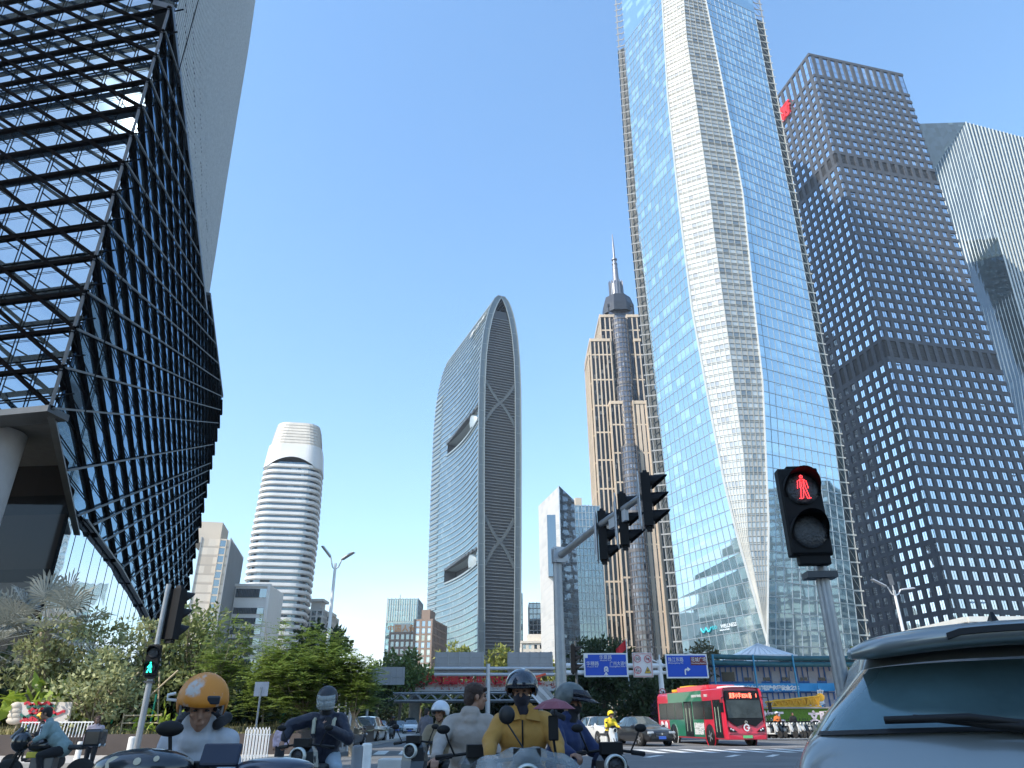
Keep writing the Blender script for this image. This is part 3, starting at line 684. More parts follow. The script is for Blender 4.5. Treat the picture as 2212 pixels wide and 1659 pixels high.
# ---- F: white banded tower
def rrect(w, h, r, n=6, rot=0, c=(0, 0)):
    P = []
    for (sx_, sy, a0) in ((1, 1, 0), (-1, 1, 90), (-1, -1, 180), (1, -1, 270)):
        for k in range(n + 1):
            a = R(a0 + 90 * k / n); P.append(V((sx_ * (w / 2 - r) + r * math.cos(a), sy * (h / 2 - r) + r * math.sin(a))))
    ca, sa = math.cos(rot), math.sin(rot)
    return [V((p.x * ca - p.y * sa + c[0], p.x * sa + p.y * ca + c[1])) for p in P]
def tower_f():
    Y = 385; a, b = at(538, 1040, Y), at(690, 1040, Y); org = V(((a.x + b.x) / 2 - .8, Y + 18, 0))
    root = empty("office_tower", org, 0, "rounded white tower wrapped in continuous white balcony bands, with a pleated crown", "skyscraper")
    M_w = pm("white_panel", (.74, .73, .70), .45, 0, .05, .1); G = curtain("band_glass", dark=(.03, .045, .055), light=(.2, .24, .26), plight=.03, tint=(.55, .65, .72), refl=.2, warp=.02)
    rot = R(10)
    zW = [0, 30, 60, 95, 125, 141, 147, 160]; Ww = [34, 36, 38, 38.6, 36.5, 35, 34, 28]
    wd = lambda z: pl(zW, Ww, z) * .88
    mb, gm = MB(), MB(); z = 0; fh = 3.52; i = 0
    while z < 136:
        w = wd(z); w1 = wd(z + fh)
        P = rrect(w, w * .92, 8.5, 6, rot); P2 = rrect(w + 1.3, w * .92 + 1.3, 9.1, 6, rot)
        n = len(P)
        Q = rrect(w1 - 1.8, w1 * .92 - 1.8, 7.6, 6, rot)
        mb.prism([(p.x, p.y) for p in P], z, z + .4); mb.prism([(p.x, p.y) for p in P2], z + .4, z + 1.85); mb.prism([(p.x, p.y) for p in P], z + 1.85, z + 2.05)
        for k in range(n):
            p, q = Q[k], Q[(k + 1) % n]; gm.quad(V((p.x, p.y, z + 1.5)), V((q.x, q.y, z + 1.5)), V((q.x, q.y, z + fh)), V((p.x, p.y, z + fh)), 0, [(k * 7, i), (k * 7 + max(1, int((q - p).length / 1.6)), i), (k * 7 + max(1, int((q - p).length / 1.6)), i + .99), (k * 7, i + .99)])
        z += fh; i += 1
    mb.build("white_bands", M_w, root); gm.build("window_bands", G, root)
    # collar with an arched lower edge, pleated crown
    mb = MB(); zc0, zc1 = 137.5, 148
    P = rrect(wd(141) + 2.4, (wd(141)) * .92 + 2.4, 9, 10, rot); Pt = rrect(wd(146) + .5, wd(146) * .92 + .5, 8.6, 10, rot); n = len(P)
    def fine(P, m_):
        out = []
        for k in range(len(P)):
            p, q = P[k], P[(k + 1) % len(P)]; s = max(1, int((q - p).length / m_)); out += [lerp(p, q, j / s) for j in range(s)]
        return out
    P = fine(P, 1.2)
    ax = V((math.cos(rot), math.sin(rot))); k_ = (wd(146) + .5) / (wd(141) + 2.4)
    for k in range(len(P)):
        p, q = P[k], P[(k + 1) % len(P)]
        lo = lambda v: zc0 - 3.0 + 5.4 * max(0, math.cos(min(1, abs(v.dot(ax) / 13.6)) * math.pi / 2) ** 1.0 * 1.0)
        mb.quad(V((p.x, p.y, lo(p))), V((q.x, q.y, lo(q))), V((q.x * k_, q.y * k_, zc1)), V((p.x * k_, p.y * k_, zc1)))
    mb.add([V((p.x * k_, p.y * k_, zc1)) for p in P], [tuple(range(len(P)))])
    mb.build("arched_collar", M_w, root)
    mb = MB(); M_cr = pm("crown_mesh", (.62, .57, .49), .6, 0, .1, .3)
    z = 147.5
    while z < 162:
        w = pl([147, 155, 162.5], [29.6, 27.6, 25.2], z); w1 = pl([147, 155, 162.5], [29.6, 27.6, 25.2], z + 1.9)
        A_, B_ = rrect(w, w * .92, 8, 6, rot), rrect(w1 - .5, (w1 - .5) * .92, 7.8, 6, rot)
        vs = [V((p.x, p.y, z)) for p in A_] + [V((p.x, p.y, z + 1.9)) for p in B_]; n = len(A_)
        mb.add(vs, [(i, (i + 1) % n, n + (i + 1) % n, n + i) for i in range(n)] + [tuple(range(n, 2 * n)), tuple(range(n - 1, -1, -1))]); z += 1.9
    mb.build("pleated_crown", M_cr, root)
    mb = MB(); mb.tube([(-6, 0, 162), (-6, 0, 165), (8, 3, 165.4)], .35, 6); mb.box((-5, 0, 164.3), (3, 2, 2.2)); mb.build("roof_crane", M_w, root)
tower_f()
# ---- plain shaft buildings shared builder
def slab(label, u0, u1, vt, Y, dep, front, side=None, rot=0, fh=3.6, pw=2.4, wall=None, pier=.5, span=1.2, roof=None, name="building", cat="building", group=None, vert_only=False, win_d=.35, sgn=1):
    """box building, its front width measured at its top edge"""
    a, b = at(u0, vt, Y), at(u1, vt, Y); h = a.z; w = (b.x - a.x); org = V((a.x, Y, 0)) if sgn > 0 else V((b.x, Y, 0))
    root = empty(name, org, rot, label, cat, group)
    x0, x1 = (0, w) if sgn > 0 else (-w, 0)
    nf = max(2, int(h / fh)); zs = [h * i / nf for i in range(nf + 1)]
    F = [(V((x0, 0, 0)), V((x1, 0, 0)), front), (V((x1, 0, 0)), V((x1, dep, 0)), side or front), (V((x1, dep, 0)), V((x0, dep, 0)), side or front), (V((x0, dep, 0)), V((x0, 0, 0)), side or front)]
    wm, gm = MB(), MB()
    for (p, q, spec) in F:
        g, wl_, pw_, pr, sp_ = spec
        k = max(1, round((q - p).length / pw_)); n = V(((q - p).y, -(q - p).x, 0)).normalized()
        facet(gm, lambda z: p + V((0, 0, z)), lambda z: q + V((0, 0, z)), zs, k, g)
        if pr:
            for j in range(k + 1):
                m_ = lerp(p, q, min(max(j / k, .001), .999)); wm.bar(m_, m_ + V((0, 0, h + .6)), pr, n, -.1, win_d, wl_)
        if sp_:
            for z in zs: wm.bar(p + V((0, 0, z)), q + V((0, 0, z)), sp_, n, -.1, win_d * .93, wl_)
    gm.add([V((x0, 0, h)), V((x1, 0, h)), V((x1, dep, h)), V((x0, dep, h))], [(0, 1, 2, 3)], 0)
    return root, w, h, gm, wm, (x0, x1)
M_beige = pm("beige_stone", (.62, .53, .42), .7, 0, .08, .1); M_grey = pm("grey_stone", (.33, .34, .34), .7, 0, .1, .1)
M_brown = pm("brown_stone", (.30, .215, .165), .7, 0, .12, .1); M_cream = pm("cream_wall", (.74, .68, .58), .7, 0, .06, .2)
M_lgst = pm("pale_stone", (.60, .58, .54), .6, 0, .05, .05)
G_dark = curtain("office_glass", dark=(.04, .055, .065), light=(.3, .36, .38), plight=.06, tint=(.66, .74, .8), refl=.32, warp=.006)
G_green = curtain("green_glass", dark=(.08, .15, .15), light=(.4, .6, .58), plight=.12, tint=(.65, .85, .85), refl=.4, warp=.03)
G_wall = curtain("tiled_wall", var=.1, dark=(.60, .50, .39), light=(.72, .62, .50), plight=.3, tint=(1, .9, .8), refl=.02, rough=.4, warp=0, sp=.18, spcol=(.48, .40, .32))
def far_buildings():
    # beige office block left of the white tower
    r, w, h, g, m_, X = slab("beige stone office block between the lattice building and the white banded tower", 437, 495, 1163, 300, 40, (0, 1, 3.0, 0, 0), (2, 3, 1.8, .7, 0), rot=R(12), fh=3.7)
    for z in [h * i / 22 for i in range(22)]:
        m_.bx(w * .66, w * .86, -.25, .02, z + .2, z + 2.7, 2); m_.bx(w * .66, w * .86, -.35, .0, z + 2.7, z + 3.4, 1)
    m_.bx(w * .63, w * .66, -.5, 0, 0, h, 1); m_.bx(w * .86, w * .89, -.5, 0, 0, h, 1)
    g.build("facade", [G_wall, G_wall, G_dark], r); m_.build("stone_trim", [M_beige, M_beige, G_dark, M_grey], r)
    t = MB(); zt = at(440, 1130, 310).z; t.bx(-6, w * .5, 8, 25, h, zt); t.build("roof_block", M_beige, r)
    # white low annex in front of the white tower
    r, w, h, g, m_, X = slab("low white office annex at the foot of the banded tower", 510, 585, 1264, 330, 25, (0, 1, 30, 0, 0), rot=R(4), fh=4.2)
    m_.bx(.5, w - 1.5, -.3, .1, h - 5.4, h - 1.6, 2)
    for z in [h - 12.5 - 4.3 * i for i in range(7)]:
        m_.bx(.5, w - 2, -.3, .1, z, z + 2.6, 2)
    m_.bx(w - 1.5, w, -1, .5, 0, h + .5, 1); m_.bx(-.3, w, -.8, .5, h - .6, h + .5, 1)
    M_w2 = pm("annex_white", (.72, .70, .66), .5, 0, .04, .2); g.build("facade", M_w2, r); m_.build("window_bands", [M_w2, M_w2, G_dark], r)
    # two small blocks right of it
    r, w, h, g, m_, X = slab("small grey apartment block peeking out right of the banded tower", 660, 698, 1318, 420, 25, (0, 1, 3, .9, .9), fh=3.4)
    g.build("facade", G_dark, r); m_.build("balcony_frames", [M_grey, M_lgst], r)
    t = MB(); t.bx(w * .2, w * .8, 3, 12, h, h + 5); t.bx(w * .05, w * .95, 1, 14, h + 5, h + 6.4); t.build("roof_pavilion", M_lgst, r)
    r, w, h, g, m_, X = slab("small cream apartment block beside the grey one behind the lamp post", 699, 713, 1330, 430, 20, (0, 1, 3, 1.4, 1.2), fh=3.4)
    g.build("facade", G_dark, r); m_.build("frames", [M_cream, M_cream], r)
    t = MB(); t.bx(-1, w + 1, -1, 12, h + .2, h + 2.0); t.build("cornice", M_cream, r)
    # green glass tower and brown towers left of the arched tower
    r, w, h, g, m_, X = slab("green glass office tower with a ribbed top storey, left of the arched tower", 838, 903, 1294, 520, 30, (0, 1, 2.6, .3, .35), fh=3.8)
    g.build("facade", G_green, r); m_.build("mullions", [M_mull, M_mull], r)
    t = MB(); 
    for i in range(13): t.bx(w * i / 13 + .2, w * i / 13 + .9, -.9, -.2, h - 15, h - .5)
    t.bx(0, w, -.5, -.1, h - 16, h - 15.2); t.bx(w * .35, w * .38, 5, 6, h, h + 4); t.build("top_fins", pm("fin_green_white", (.6, .68, .64), .5), r)
    r, w, h, g, m_, X = slab("brown stone office block with an orange roof sign", 843, 897, 1368, 440, 30, (0, 1, 3.2, 1.1, 1.3), fh=4)
    g.build("facade", G_dark, r); m_.build("piers", [M_brown, M_brown], r)
    t = MB(); t.bx(w * .10, w * .8, .5, 9, h, h + 5.5); t.build("roof_parapet", M_cream, r)
    text_obj("中国人保", 4.2, pm("sign_orange", (.8, .35, .1), .5), r, (w * .45, .3, h + 2.8), bold=.05)
    r, w, h, g, m_, X = slab("brown striped tower standing close against the left of the arched tower", 897, 935, 1340, 430, 35, (0, 1, 3.4, 1.4, .9), fh=3.8, rot=R(-8))
    g.build("facade", curtain("bluish_strip_glass", dark=(.12, .15, .2), light=(.5, .5, .5), plight=.15, refl=.35, warp=.05), r); m_.build("piers", [M_brown, M_brown], r)
    t = MB(); t.bx(w * .3, w * .8, 2, 14, h, h + 6); t.build("roof_block", M_brown, r)
    # right of the arched tower
    r, w, h, g, m_, X = slab("pale grey tower just right of the arched tower", 1143, 1168, 1303, 560, 30, (0, 1, 3, .5, .6), fh=3.8)
    g.build("facade", G_dark, r); m_.build("mullions", [M_lgst, M_lgst], r)
    r, w, h, g, m_, X = slab("thin grey tower edge directly behind the arched tower", 1118, 1128, 1283, 590, 30, (0, 1, 3, .4, .6), fh=3.8)
    g.build("facade", G_green, r); m_.build("mullions", [M_grey, M_grey], r)
    r, w, h, g, m_, X = slab("low cream building with cornice right of the arched tower", 1127, 1175, 1390, 400, 30, (0, 1, 3, 1.5, 1.5), fh=3.4)
    g.build("facade", G_dark, r); m_.build("wall_frames", [M_cream, M_cream], r)
    t = MB(); t.bx(-.6, w + .6, -1, 20, h + .1, h + 1.3); t.bx(w * .25, w, 3, 20, h + 1.3, h + 5); t.build("cornice", M_cream, r)
    # stone slab tower with slanted roof and glass half
    Y = 330; A, B, C = at(1163, 1093, Y), at(1206, 1059, Y), at(1241, 1078, Y)
    org = V((A.x, Y, 0)); root = empty("office_tower", org, 0, "pale stone and glass tower with slanted roofline, left of the golden tower", "skyscraper")
    B = B + V((0, 8, 0)) * 0; x1, x2 = B.x - A.x, C.x - A.x
    d1, d2 = V((x1, -7, 0)), V((x2, 2, 0)); D = V((2, 30, 0))
    mb = MB(); n = 34; u = [(0, 0), (9, 0), (9, n), (0, n)]
    mb.quad(V((0, 0, 0)), d1, d1 + V((0, 0, B.z)), V((0, 0, A.z)), 0, u)
    mb.build("stone_facade", curtain("pale_tile", var=.06, dark=(.44, .42, .39), light=(.50, .47, .43), plight=.3, tint=(1, 1, 1), refl=.06, rough=.3, warp=0, sp=.12, spcol=(.5, .48, .45)), root)
    mb, br = MB(), MB(); nf = 44; 
    fa = lambda z: d1 + V((0, 0, z)); fb = lambda z: d2 + V((0, 0, z))
    zs = [C.z * i / nf for i in range(nf + 1)]; facet(mb, fa, fb, zs, 10); mb.quad(fa(C.z), fb(C.z), fb(C.z), fa(B.z))
    mb.quad(d2, d2 + D, d2 + D + V((0, 0, C.z)), d2 + V((0, 0, C.z)), 0, [(0, 0), (9, 0), (9, nf), (0, nf)])
    mb.quad(d2 + D, D, D + V((0, 0, A.z)), d2 + D + V((0, 0, C.z)), 0); mb.quad(D, V((0, 0, 0)), V((0, 0, A.z)), D + V((0, 0, A.z)), 0)
    mb.add([V((0, 0, A.z)), d1 + V((0, 0, B.z)), d2 + V((0, 0, C.z)), d2 + D + V((0, 0, C.z)), D + V((0, 0, A.z))], [(0, 1, 2, 3, 4)])
    nn = outn(fa, fb, 50)
    for k in range(17): p = lerp(d1, d2, k / 16); br.bar(p, p + V((0, 0, lerp(B.z, C.z, k / 16))), .3, nn, 0, .5)
    for z in zs: br.bar(fa(z), fb(z), .3, nn, 0, .2)
    mb.build("glass_facade", G_dark, root); br.build("mullions", pm("blue_grey_mullion", (.34, .4, .45), .4, .3), root)
    t = MB(); t.bx(x1 - 6, x1 - 1, -5.5, 2, 60, 88); t.build("side_screen", G_dark, root)
    r, w, h, g, m_, X = slab("blue-grey glass office block directly left of the golden tower", 1241, 1296, 1092, 365, 40, (0, 1, 1.9, .35, .3), fh=3.6, rot=R(8))
    g.build("facade", G_dark, r); m_.build("mullions", [pm("mull_bg", (.36, .42, .46), .4, .3), M_mull], r)
    t = MB(); t.bx(1.5, 5, 4, 8, h, h + 5.5); t.build("roof_chimney", M_beige, r)
    # slender building bits at the right behind the car
    r, w, h, g, m_, X = slab("low white building behind the silver car at the right edge", 2090, 2330, 1338, 75, 20, (0, 1, 6, 0, .5), fh=3.2)
    g.build("facade", M_cream, r); m_.build("bands", [M_white_fin, M_white_fin], r)
far_buildings()
# ---- J: lattice building on the left, and the ribbed white tower rising behind it
def lattice_building():
    org = V((-24, 34, 0)); root = empty("lattice_building", org, 0, "dark steel lattice over pale glass, the tall building filling the left edge", "building")
    dr = V((-.33, 1, 0)).normalized(); lr = V((-.33, 1, 0)); dl = V((-1, .2, 0))
    nr = V((1, .33, 0)).normalized(); nl = V((-.2, -1, 0)).normalized()
    z0c = 16.2; top = 47.2
    def RP(y, z, o=0): return lr * (y - 34) + V((0, 0, z)) + nr * o        # y = world depth
    def LP(s, z, o=0): return dl * s + V((0, 0, z)) + nl * o
    def rtop(y): return top - .0 if y < 75 else lerp(49.5, 51, (y - 75) / 34)
    def rbot(y): return pl([34, 45, 46, 60, 75, 110], [16.2, 12.2, 13.4, 13.0, 12.0, 8.5], y)
    G = curtain("lattice_glass", var=.15, dark=(.06, .09, .12), light=(.09, .12, .14), plight=.0, tint=(.36, .50, .63), refl=.48, rough=.04, warp=.006, wscale=.3, wamp=.4)
    M_dk = pm("dark_bronze_steel", (.0035, .0035, .004), .8, 0, .3, 2, spec=.0); M_th = pm("thin_steel", (.010, .012, .014), .8, 0, spec=.0); M_lt = pm("light_clip_steel", (.13, .14, .145), .55, 0, spec=.3)
    IN = -.10
    mb = MB()                                  # right glass skin
    ys = [35.2] + [37 + 2.5 * i for i in range(30)]
    for i, (a, b) in enumerate(zip(ys, ys[1:])):
        lo = max(rbot(a), rbot(b)); hi = rtop(a)
        n = 12
        for k in range(n):
            p, q = lerp(lo, hi, k / n), lerp(lo, hi, (k + 1) / n)
            mb.quad(RP(a, p, IN), RP(b, p, IN), RP(b, q, IN), RP(a, q, IN), 0, [(i, k), (i + 1, k), (i + 1, k + 1), (i, k + 1)])
    mb.quad(RP(109, 0, IN), RP(109, 0, IN - 20), RP(109, 51, IN - 20), RP(109, 51, IN), 0)
    mb.build("glass_skin", G, root)
    mb = MB(); ss = [2.0 * i for i in range(15)]; off = -1.2
    for i, (a, b) in enumerate(zip(ss, ss[1:])):
        for k in range(17):
            p, q = z0c + .3 + 2.37 * k, z0c + .3 + 2.37 * (k + 1)
            a, b = max(ss[i] - 1, .74), ss[i + 1] - 1; A_, B_ = LP(a, p, off), LP(b, p, off)
            mb.quad(B_, A_, LP(a, q, off), LP(b, q, off), 0, [(i + 50, k), (i + 51, k), (i + 51, k + 1), (i + 50, k + 1)])
    mb.build("glass_skin", G, root)
    # soffit and roof
    mb = MB(); mb.add([LP(0, z0c), LP(30, z0c), LP(30, z0c) + V((0, 40, 0)), RP(45, z0c, -2)], [(0, 1, 2, 3)]); mb.add([V((-5, 3, 46.8)), LP(30, 46.8) + V((0, 1, 0)), LP(30, 46.8) + V((-5, 60, 0)), RP(109, 46.8, -3)], [(0, 1, 2, 3)])
    mb.build("soffit", pm("soffit_grey", (.09, .09, .09), .7), root)
    # left face: horizontals and diagonals hung in front of the glass
    mb = MB(); n = 14
    for j in range(n + 4):
        z = z0c + 2.37 * j
        mb.bar(LP(0, z), LP(28, z), .22, nl, -.14, .14)
    for j in range(-12, n + 4):
        z = z0c + 2.37 * j; s0 = 0; z_ = z; s1 = 28; z1 = z + .77 * 28
        if z < z0c: s0 = (z0c - z) / .77; z_ = z0c
        if z1 > 56: s1 = (56 - z) / .77; z1 = 56
        if s1 > s0: mb.bar(LP(s0, z_, -.02), LP(s1, z1, -.02), .20, nl, -.13, .13)
    mb.build("lattice_beams", M_dk, root)
    mb = MB()
    for s in ss: mb.bar(LP(s - 1, z0c, -1.12), LP(s - 1, 56, -1.12), .045, nl, 0, .05)
    for j in range(n):
        z = z0c + 2.37 * j + 1.3; mb.bar(LP(0, z, -1.12), LP(28, z, -1.12), .05, nl, 0, .1)
        for s in [2 * i + 1 for i in range(13)]: mb.tube([LP(s, z - 1.3, -1.12), LP(s, z - 1.3, 0)], .05, 5)
    # cables
    for j in range(0, n, 1):
        z = z0c + 2.37 * j; mb.bar(LP(0.75, z + .4, -1.15), LP(28, z + .4, -1.15), .02, nl, 0, .03)
    mb.build("thin_mullions", M_th, root)
    # right face: deep falling fins, thin rising rails
    fm = MB(); sl = -.34
    starts = [(34.0, z0c + 2.37 * j) for j in range(1, n)] + [(34 + 6.9 * k, top) for k in range(1, 12)]
    def clip(y0, z0, s, y1=109.0):
        y = y0; out = [(y0, z0)]
        while y < y1:
            y += .5; z = z0 + s * (y - y0)
            if z < rbot(y): break
            if z > rtop(y) and s > 0: break
            out.append((y, z))
        return out
    for (y0, z0) in starts + [(76 + 6.9 * k, 49.8 + .1 * k) for k in range(5)]:
        P = clip(y0, z0, sl)
        if len(P) > 2: fm.bar(RP(P[0][0], P[0][1], -.25), RP(P[-1][0], P[-1][1], -.25), .52, nr, -.04, .30)
    fm.build("deep_fins", M_dk, root)
    rm = MB()
    rails = [(34.0, z0c + 2.37 * j) for j in range(n - 1)]
    y = 39.0
    while y < 108: rails.append((y, rbot(y) + .1)); y += 4.2
    for (y0, z0) in rails:
        P = clip(y0, z0, .40)
        if len(P) > 2: rm.bar(RP(P[0][0], P[0][1]), RP(P[-1][0], P[-1][1]), .11, nr, .02, .14)
            # mirrored small ties: level rods across the fins
    rm.build("thin_rails", M_lt, root)
    tm = MB(); z = 8.5
    while z < 50:
        ya = 34.2
        while ya < 109 and z < rbot(ya): ya += .5
        yb = 109 if z < top else 109
        if z > 46.8: ya = max(ya, 76)
        if ya < yb - 3: tm.bar(RP(ya, z, -.03), RP(yb, z, -.03), .05, nr, -.02, .03)
        z += 1.185
    yy = 35.5
    while yy < 109:
        tm.bar(RP(yy, rbot(yy), -.06), RP(yy, rtop(yy), -.06), .04, nr, -.02, .02); yy += 5
    tm.build("tie_rods", M_th, root)
    # edges: corner post, bottom beam, end frame
    em = MB(); em.bar(RP(34, z0c, -.1), RP(34, top, -.1), .14, V((.3, -1, 0)), -.12, .06)
    for a, b in ((34, 45), (46, 60), (60, 75), (75, 109)): em.bar(RP(a, rbot(a)), RP(b, rbot(b)), .14, nr, -.3, .05)
    em.bar(RP(34, top), RP(75, top), .5, nr, -1.2, .1); em.bar(RP(75, 49.5), RP(109, 51), .4, nr, -1.2, .1)
    em.bar(LP(0, z0c - .1), LP(28, z0c - .1), .35, nl, -1.2, .25)
    em.build("edge_frame", pm("edge_steel", (.08, .085, .09), .4, .4), root)
    # saw-tooth fin ends beyond the far edge
    sm = MB()
    for k in range(17):
        z = 10 + 2.4 * k; sm.bar(RP(107, z + 1.0), RP(110.5, z), .4, nr, -1.1, .3)
    sm.build("fin_ends", M_dk, root)
    # ground-floor slanted glass, lobby glass, column
    gm = MB(); f0 = lambda z: V((0, 0, z)) + V((-13.2 - .33 * 43 + 24, 43 - 34, 0)); f1 = lambda z: V((-13.2 - .33 * 108 + 24, 108 - 34, 0)) + V((0, 0, z))
    facet(gm, f0, f1, [0, 4, 8, 13.6], 24); gm.build("lower_glass_wall", curtain("lower_glass", dark=(.12, .15, .17), light=(.3, .33, .34), plight=0, tint=(.9, .95, 1), refl=.75, warp=.01, wscale=.3, wamp=.6), root)
    lm = MB()
    for i in range(25): p = lerp(f0(0), f1(0), i / 24); lm.bar(p, p + V((0, 0, 13.6)), .05, nr, 0, .02)
    lm.build("thin_mullions", M_th, root)
    lb = MB(); a = f0(0); b = a + V((-26, 2, 0)); facet(lb, lambda z: b + V((0, 0, z)), lambda z: a + V((0, 0, z)), [0, 4.2, 8.4, 13, 17.5], 10)
    lb.build("lobby_glass", curtain("lobby_dark_glass", dark=(.012, .012, .012), light=(.035, .03, .026), plight=.2, tint=(.22, .24, .26), refl=.05, warp=.002), root)
    lm = MB(); 
    for i in range(6): p = lerp(a, b, i / 5); lm.bar(p, p + V((0, 0, 17.5)), .12, (0, -1, 0), 0, .2)
    lm.bar(a + V((0, -.1, 8.3)), b + V((0, -.1, 8.3)), 1.0, (0, -1, 0), 0, .5, 1); lm.bar(a + V((0, -.1, 4)), b + V((0, -.1, 4)), .12, (0, -1, 0), 0, .2)
    lm.build("lobby_frames", [M_th, pm("lobby_band", (.14, .15, .15), .6)], root)
    cm = MB(); cc = V((-28.9, 37.2, 0)) - org; cm.lathe(cc, [(1.35, 0), (1.42, 16.1)], 32); cm.build("concrete_column", pm("fair_faced_concrete", (.36, .36, .37), .75, 0, .12, .6, .15, 5), root)
    # hidden faces
    hm = MB(); hm.quad(LP(28, z0c), LP(28, z0c) + V((-3, 60, 0)), LP(28, 46) + V((-3, 60, 0)), LP(28, 46)); hm.quad(RP(109, 0, -2), LP(28, 0) + V((-3, 60, 0)), LP(28, 46) + V((-3, 60, 0)), RP(109, 46, -2)); hm.build("rear_wall", M_mull_dk, root)
lattice_building()
def ribbed_tower():
    org = V((-44, 85, 0)); d = V((.33, -1, 0)).normalized(); n = V((1, .33, 0)).normalized()
    root = empty("office_tower", org, 0, "grey-white tower with fine vertical ribs rising behind the lattice building", "skyscraper")
    H = 150
    def top_out(z): return pl([40, 51, 70, 90, 110, 150], [.6, 1.2, .1, -1.0, -1.9, -3.4], z)
    EdgeX = seam([(438, 697, 85), (455, 600, 85), (480, 430, 85), (506, 270, 85), (530, 130, 85), (549, 0, 85), (560, -90, 85)], 85)
    ex = lambda z: EdgeX(z).x - org.x
    P = lambda s, z, o=0: V((ex(z), 0, z)) + d * s + n * o
    M_r = pm("ribbed_panel", (.80, .80, .77), .55, .1, .06, .2); M_rb = pm("panel_rib", (.46, .465, .45), .5, .1); M_jt = pm("joint", (.22, .22, .22), .6)
    mb, rb = MB(), MB(); zs = [40, 52, 64, 76, 90, 104, 118, 132, 150]; L = 50; nn = 75
    for i, (a, b) in enumerate(zip(zs, zs[1:])):
        mb.quad(P(0, a), P(L, a), P(L, b), P(0, b))
        for k in range(nn):
            s = L * k / nn; rb.bar(P(s, a), P(s, b), .20, n, 0, .22)
    mb.build("panel_facade", M_r, root); rb.build("vertical_ribs", M_rb, root)
    jt = MB(); z = 42; k = 0
    while z < 149:
        s = 0
        for q in range(17):
            s = q * 2.73; zz = z + (q % 4) * 1.05
            if zz < 149: jt.bar(P(s, zz), P(s + 2.6, zz), .10, n, 0, .16)
        z += 4.2; k += 1
    tag(jt.build("panel_joints", M_jt, root), kind="stuff")
    bk = MB(); D = V((-30, 8, 0))
    for a, b in zip(zs, zs[1:]):
        bk.quad(P(0, a) + D, P(0, a), P(0, b), P(0, b) + D, 0, [(0, a), (8, a), (8, b), (0, b)])
    bk.quad(P(L, 40), P(L, 40) + D, P(L, 150) + D, P(L, 150)); bk.quad(P(0, 150), P(L, 150), P(L, 150) + D, P(0, 150) + D)
    bk.build("rear_facade", G_dark, root)
ribbed_tower()
# ---- unseen buildings added to shade the foreground and to be mirrored in the glass
def behind():
    r = empty("office_tower", (-80, -42, 0), 0, "dark glass slab added out of view behind the viewpoint to shade the foreground", "skyscraper")
    mb, br = MB(), MB(); P = [V((-15, 9, 0)), V((25, 36, 0)), V((25, -30, 0)), V((-15, -56, 0))]; h = 80; nf = 20
    for i in range(4):
        p, q = P[i], P[(i + 1) % 4]; n = V(((p - q).y, -(p - q).x, 0)).normalized()
        facet(mb, lambda z: p + V((0, 0, z)), lambda z: q + V((0, 0, z)), [h * k / nf for k in range(nf + 1)], 20)
        for k in range(nf + 1): br.bar(p + V((0, 0, h * k / nf)), q + V((0, 0, h * k / nf)), .8, n, -.1, .5)
        for k in range(21): m_ = lerp(p, q, k / 20); br.bar(m_, m_ + V((0, 0, h)), .5, n, -.1, .6)
    mb.add([v + V((0, 0, h)) for v in P], [(0, 1, 2, 3)]); mb.build("glass_facade", G_dark, r); br.build("frames", M_mull_dk, r)
    for (x, y, w, d, h, lb) in ((50, -130, 60, 30, 60, "unseen grey slab added behind the viewpoint to be mirrored in car paint and glass"), (255, 175, 60, 70, 105, "grey slab building outside the right edge, mirrored low in the tall glass tower's right side"), (330, 110, 60, 60, 78, "lower grey building outside the right edge, mirrored in the tall glass tower's right side"),
        (-262, 335, 60, 60, 120, "dark slab building hidden behind the lattice building, mirrored in the tall glass tower's left side")):
        r = empty("building", (x, y, 0), 0, lb, "building"); mb, br = MB(), MB(); P = [V((-w / 2, d / 2, 0)), V((w / 2, d / 2, 0)), V((w / 2, -d / 2, 0)), V((-w / 2, -d / 2, 0))]; nf = int(h / 4)
        for i in range(4):
            p, q = P[i], P[(i + 1) % 4]; n = V(((p - q).y, -(p - q).x, 0)).normalized()
            facet(mb, lambda z: p + V((0, 0, z)), lambda z: q + V((0, 0, z)), [h * k / nf for k in range(nf + 1)], 12)
            for k in range(nf + 1): br.bar(p + V((0, 0, h * k / nf)), q + V((0, 0, h * k / nf)), 1.6, n, -.1, .5)
            for k in range(13): m_ = lerp(p, q, k / 12); br.bar(m_, m_ + V((0, 0, h)), .9, n, -.1, .6)
        mb.add([v + V((0, 0, h)) for v in P], [(0, 1, 2, 3)]); mb.build("glass_facade", G_dark, r); br.build("frames", M_mull_dk, r)
behind()
gnd = MB(); gnd.add([(-900, -300, 0), (1100, -300, 0), (1100, 1500, 0), (-900, 1500, 0)], [(0, 1, 2, 3)]); tag(gnd.build("ground", pm("ground_paving", (.22, .22, .21), .85, 0, .15, .4)), kind="structure")
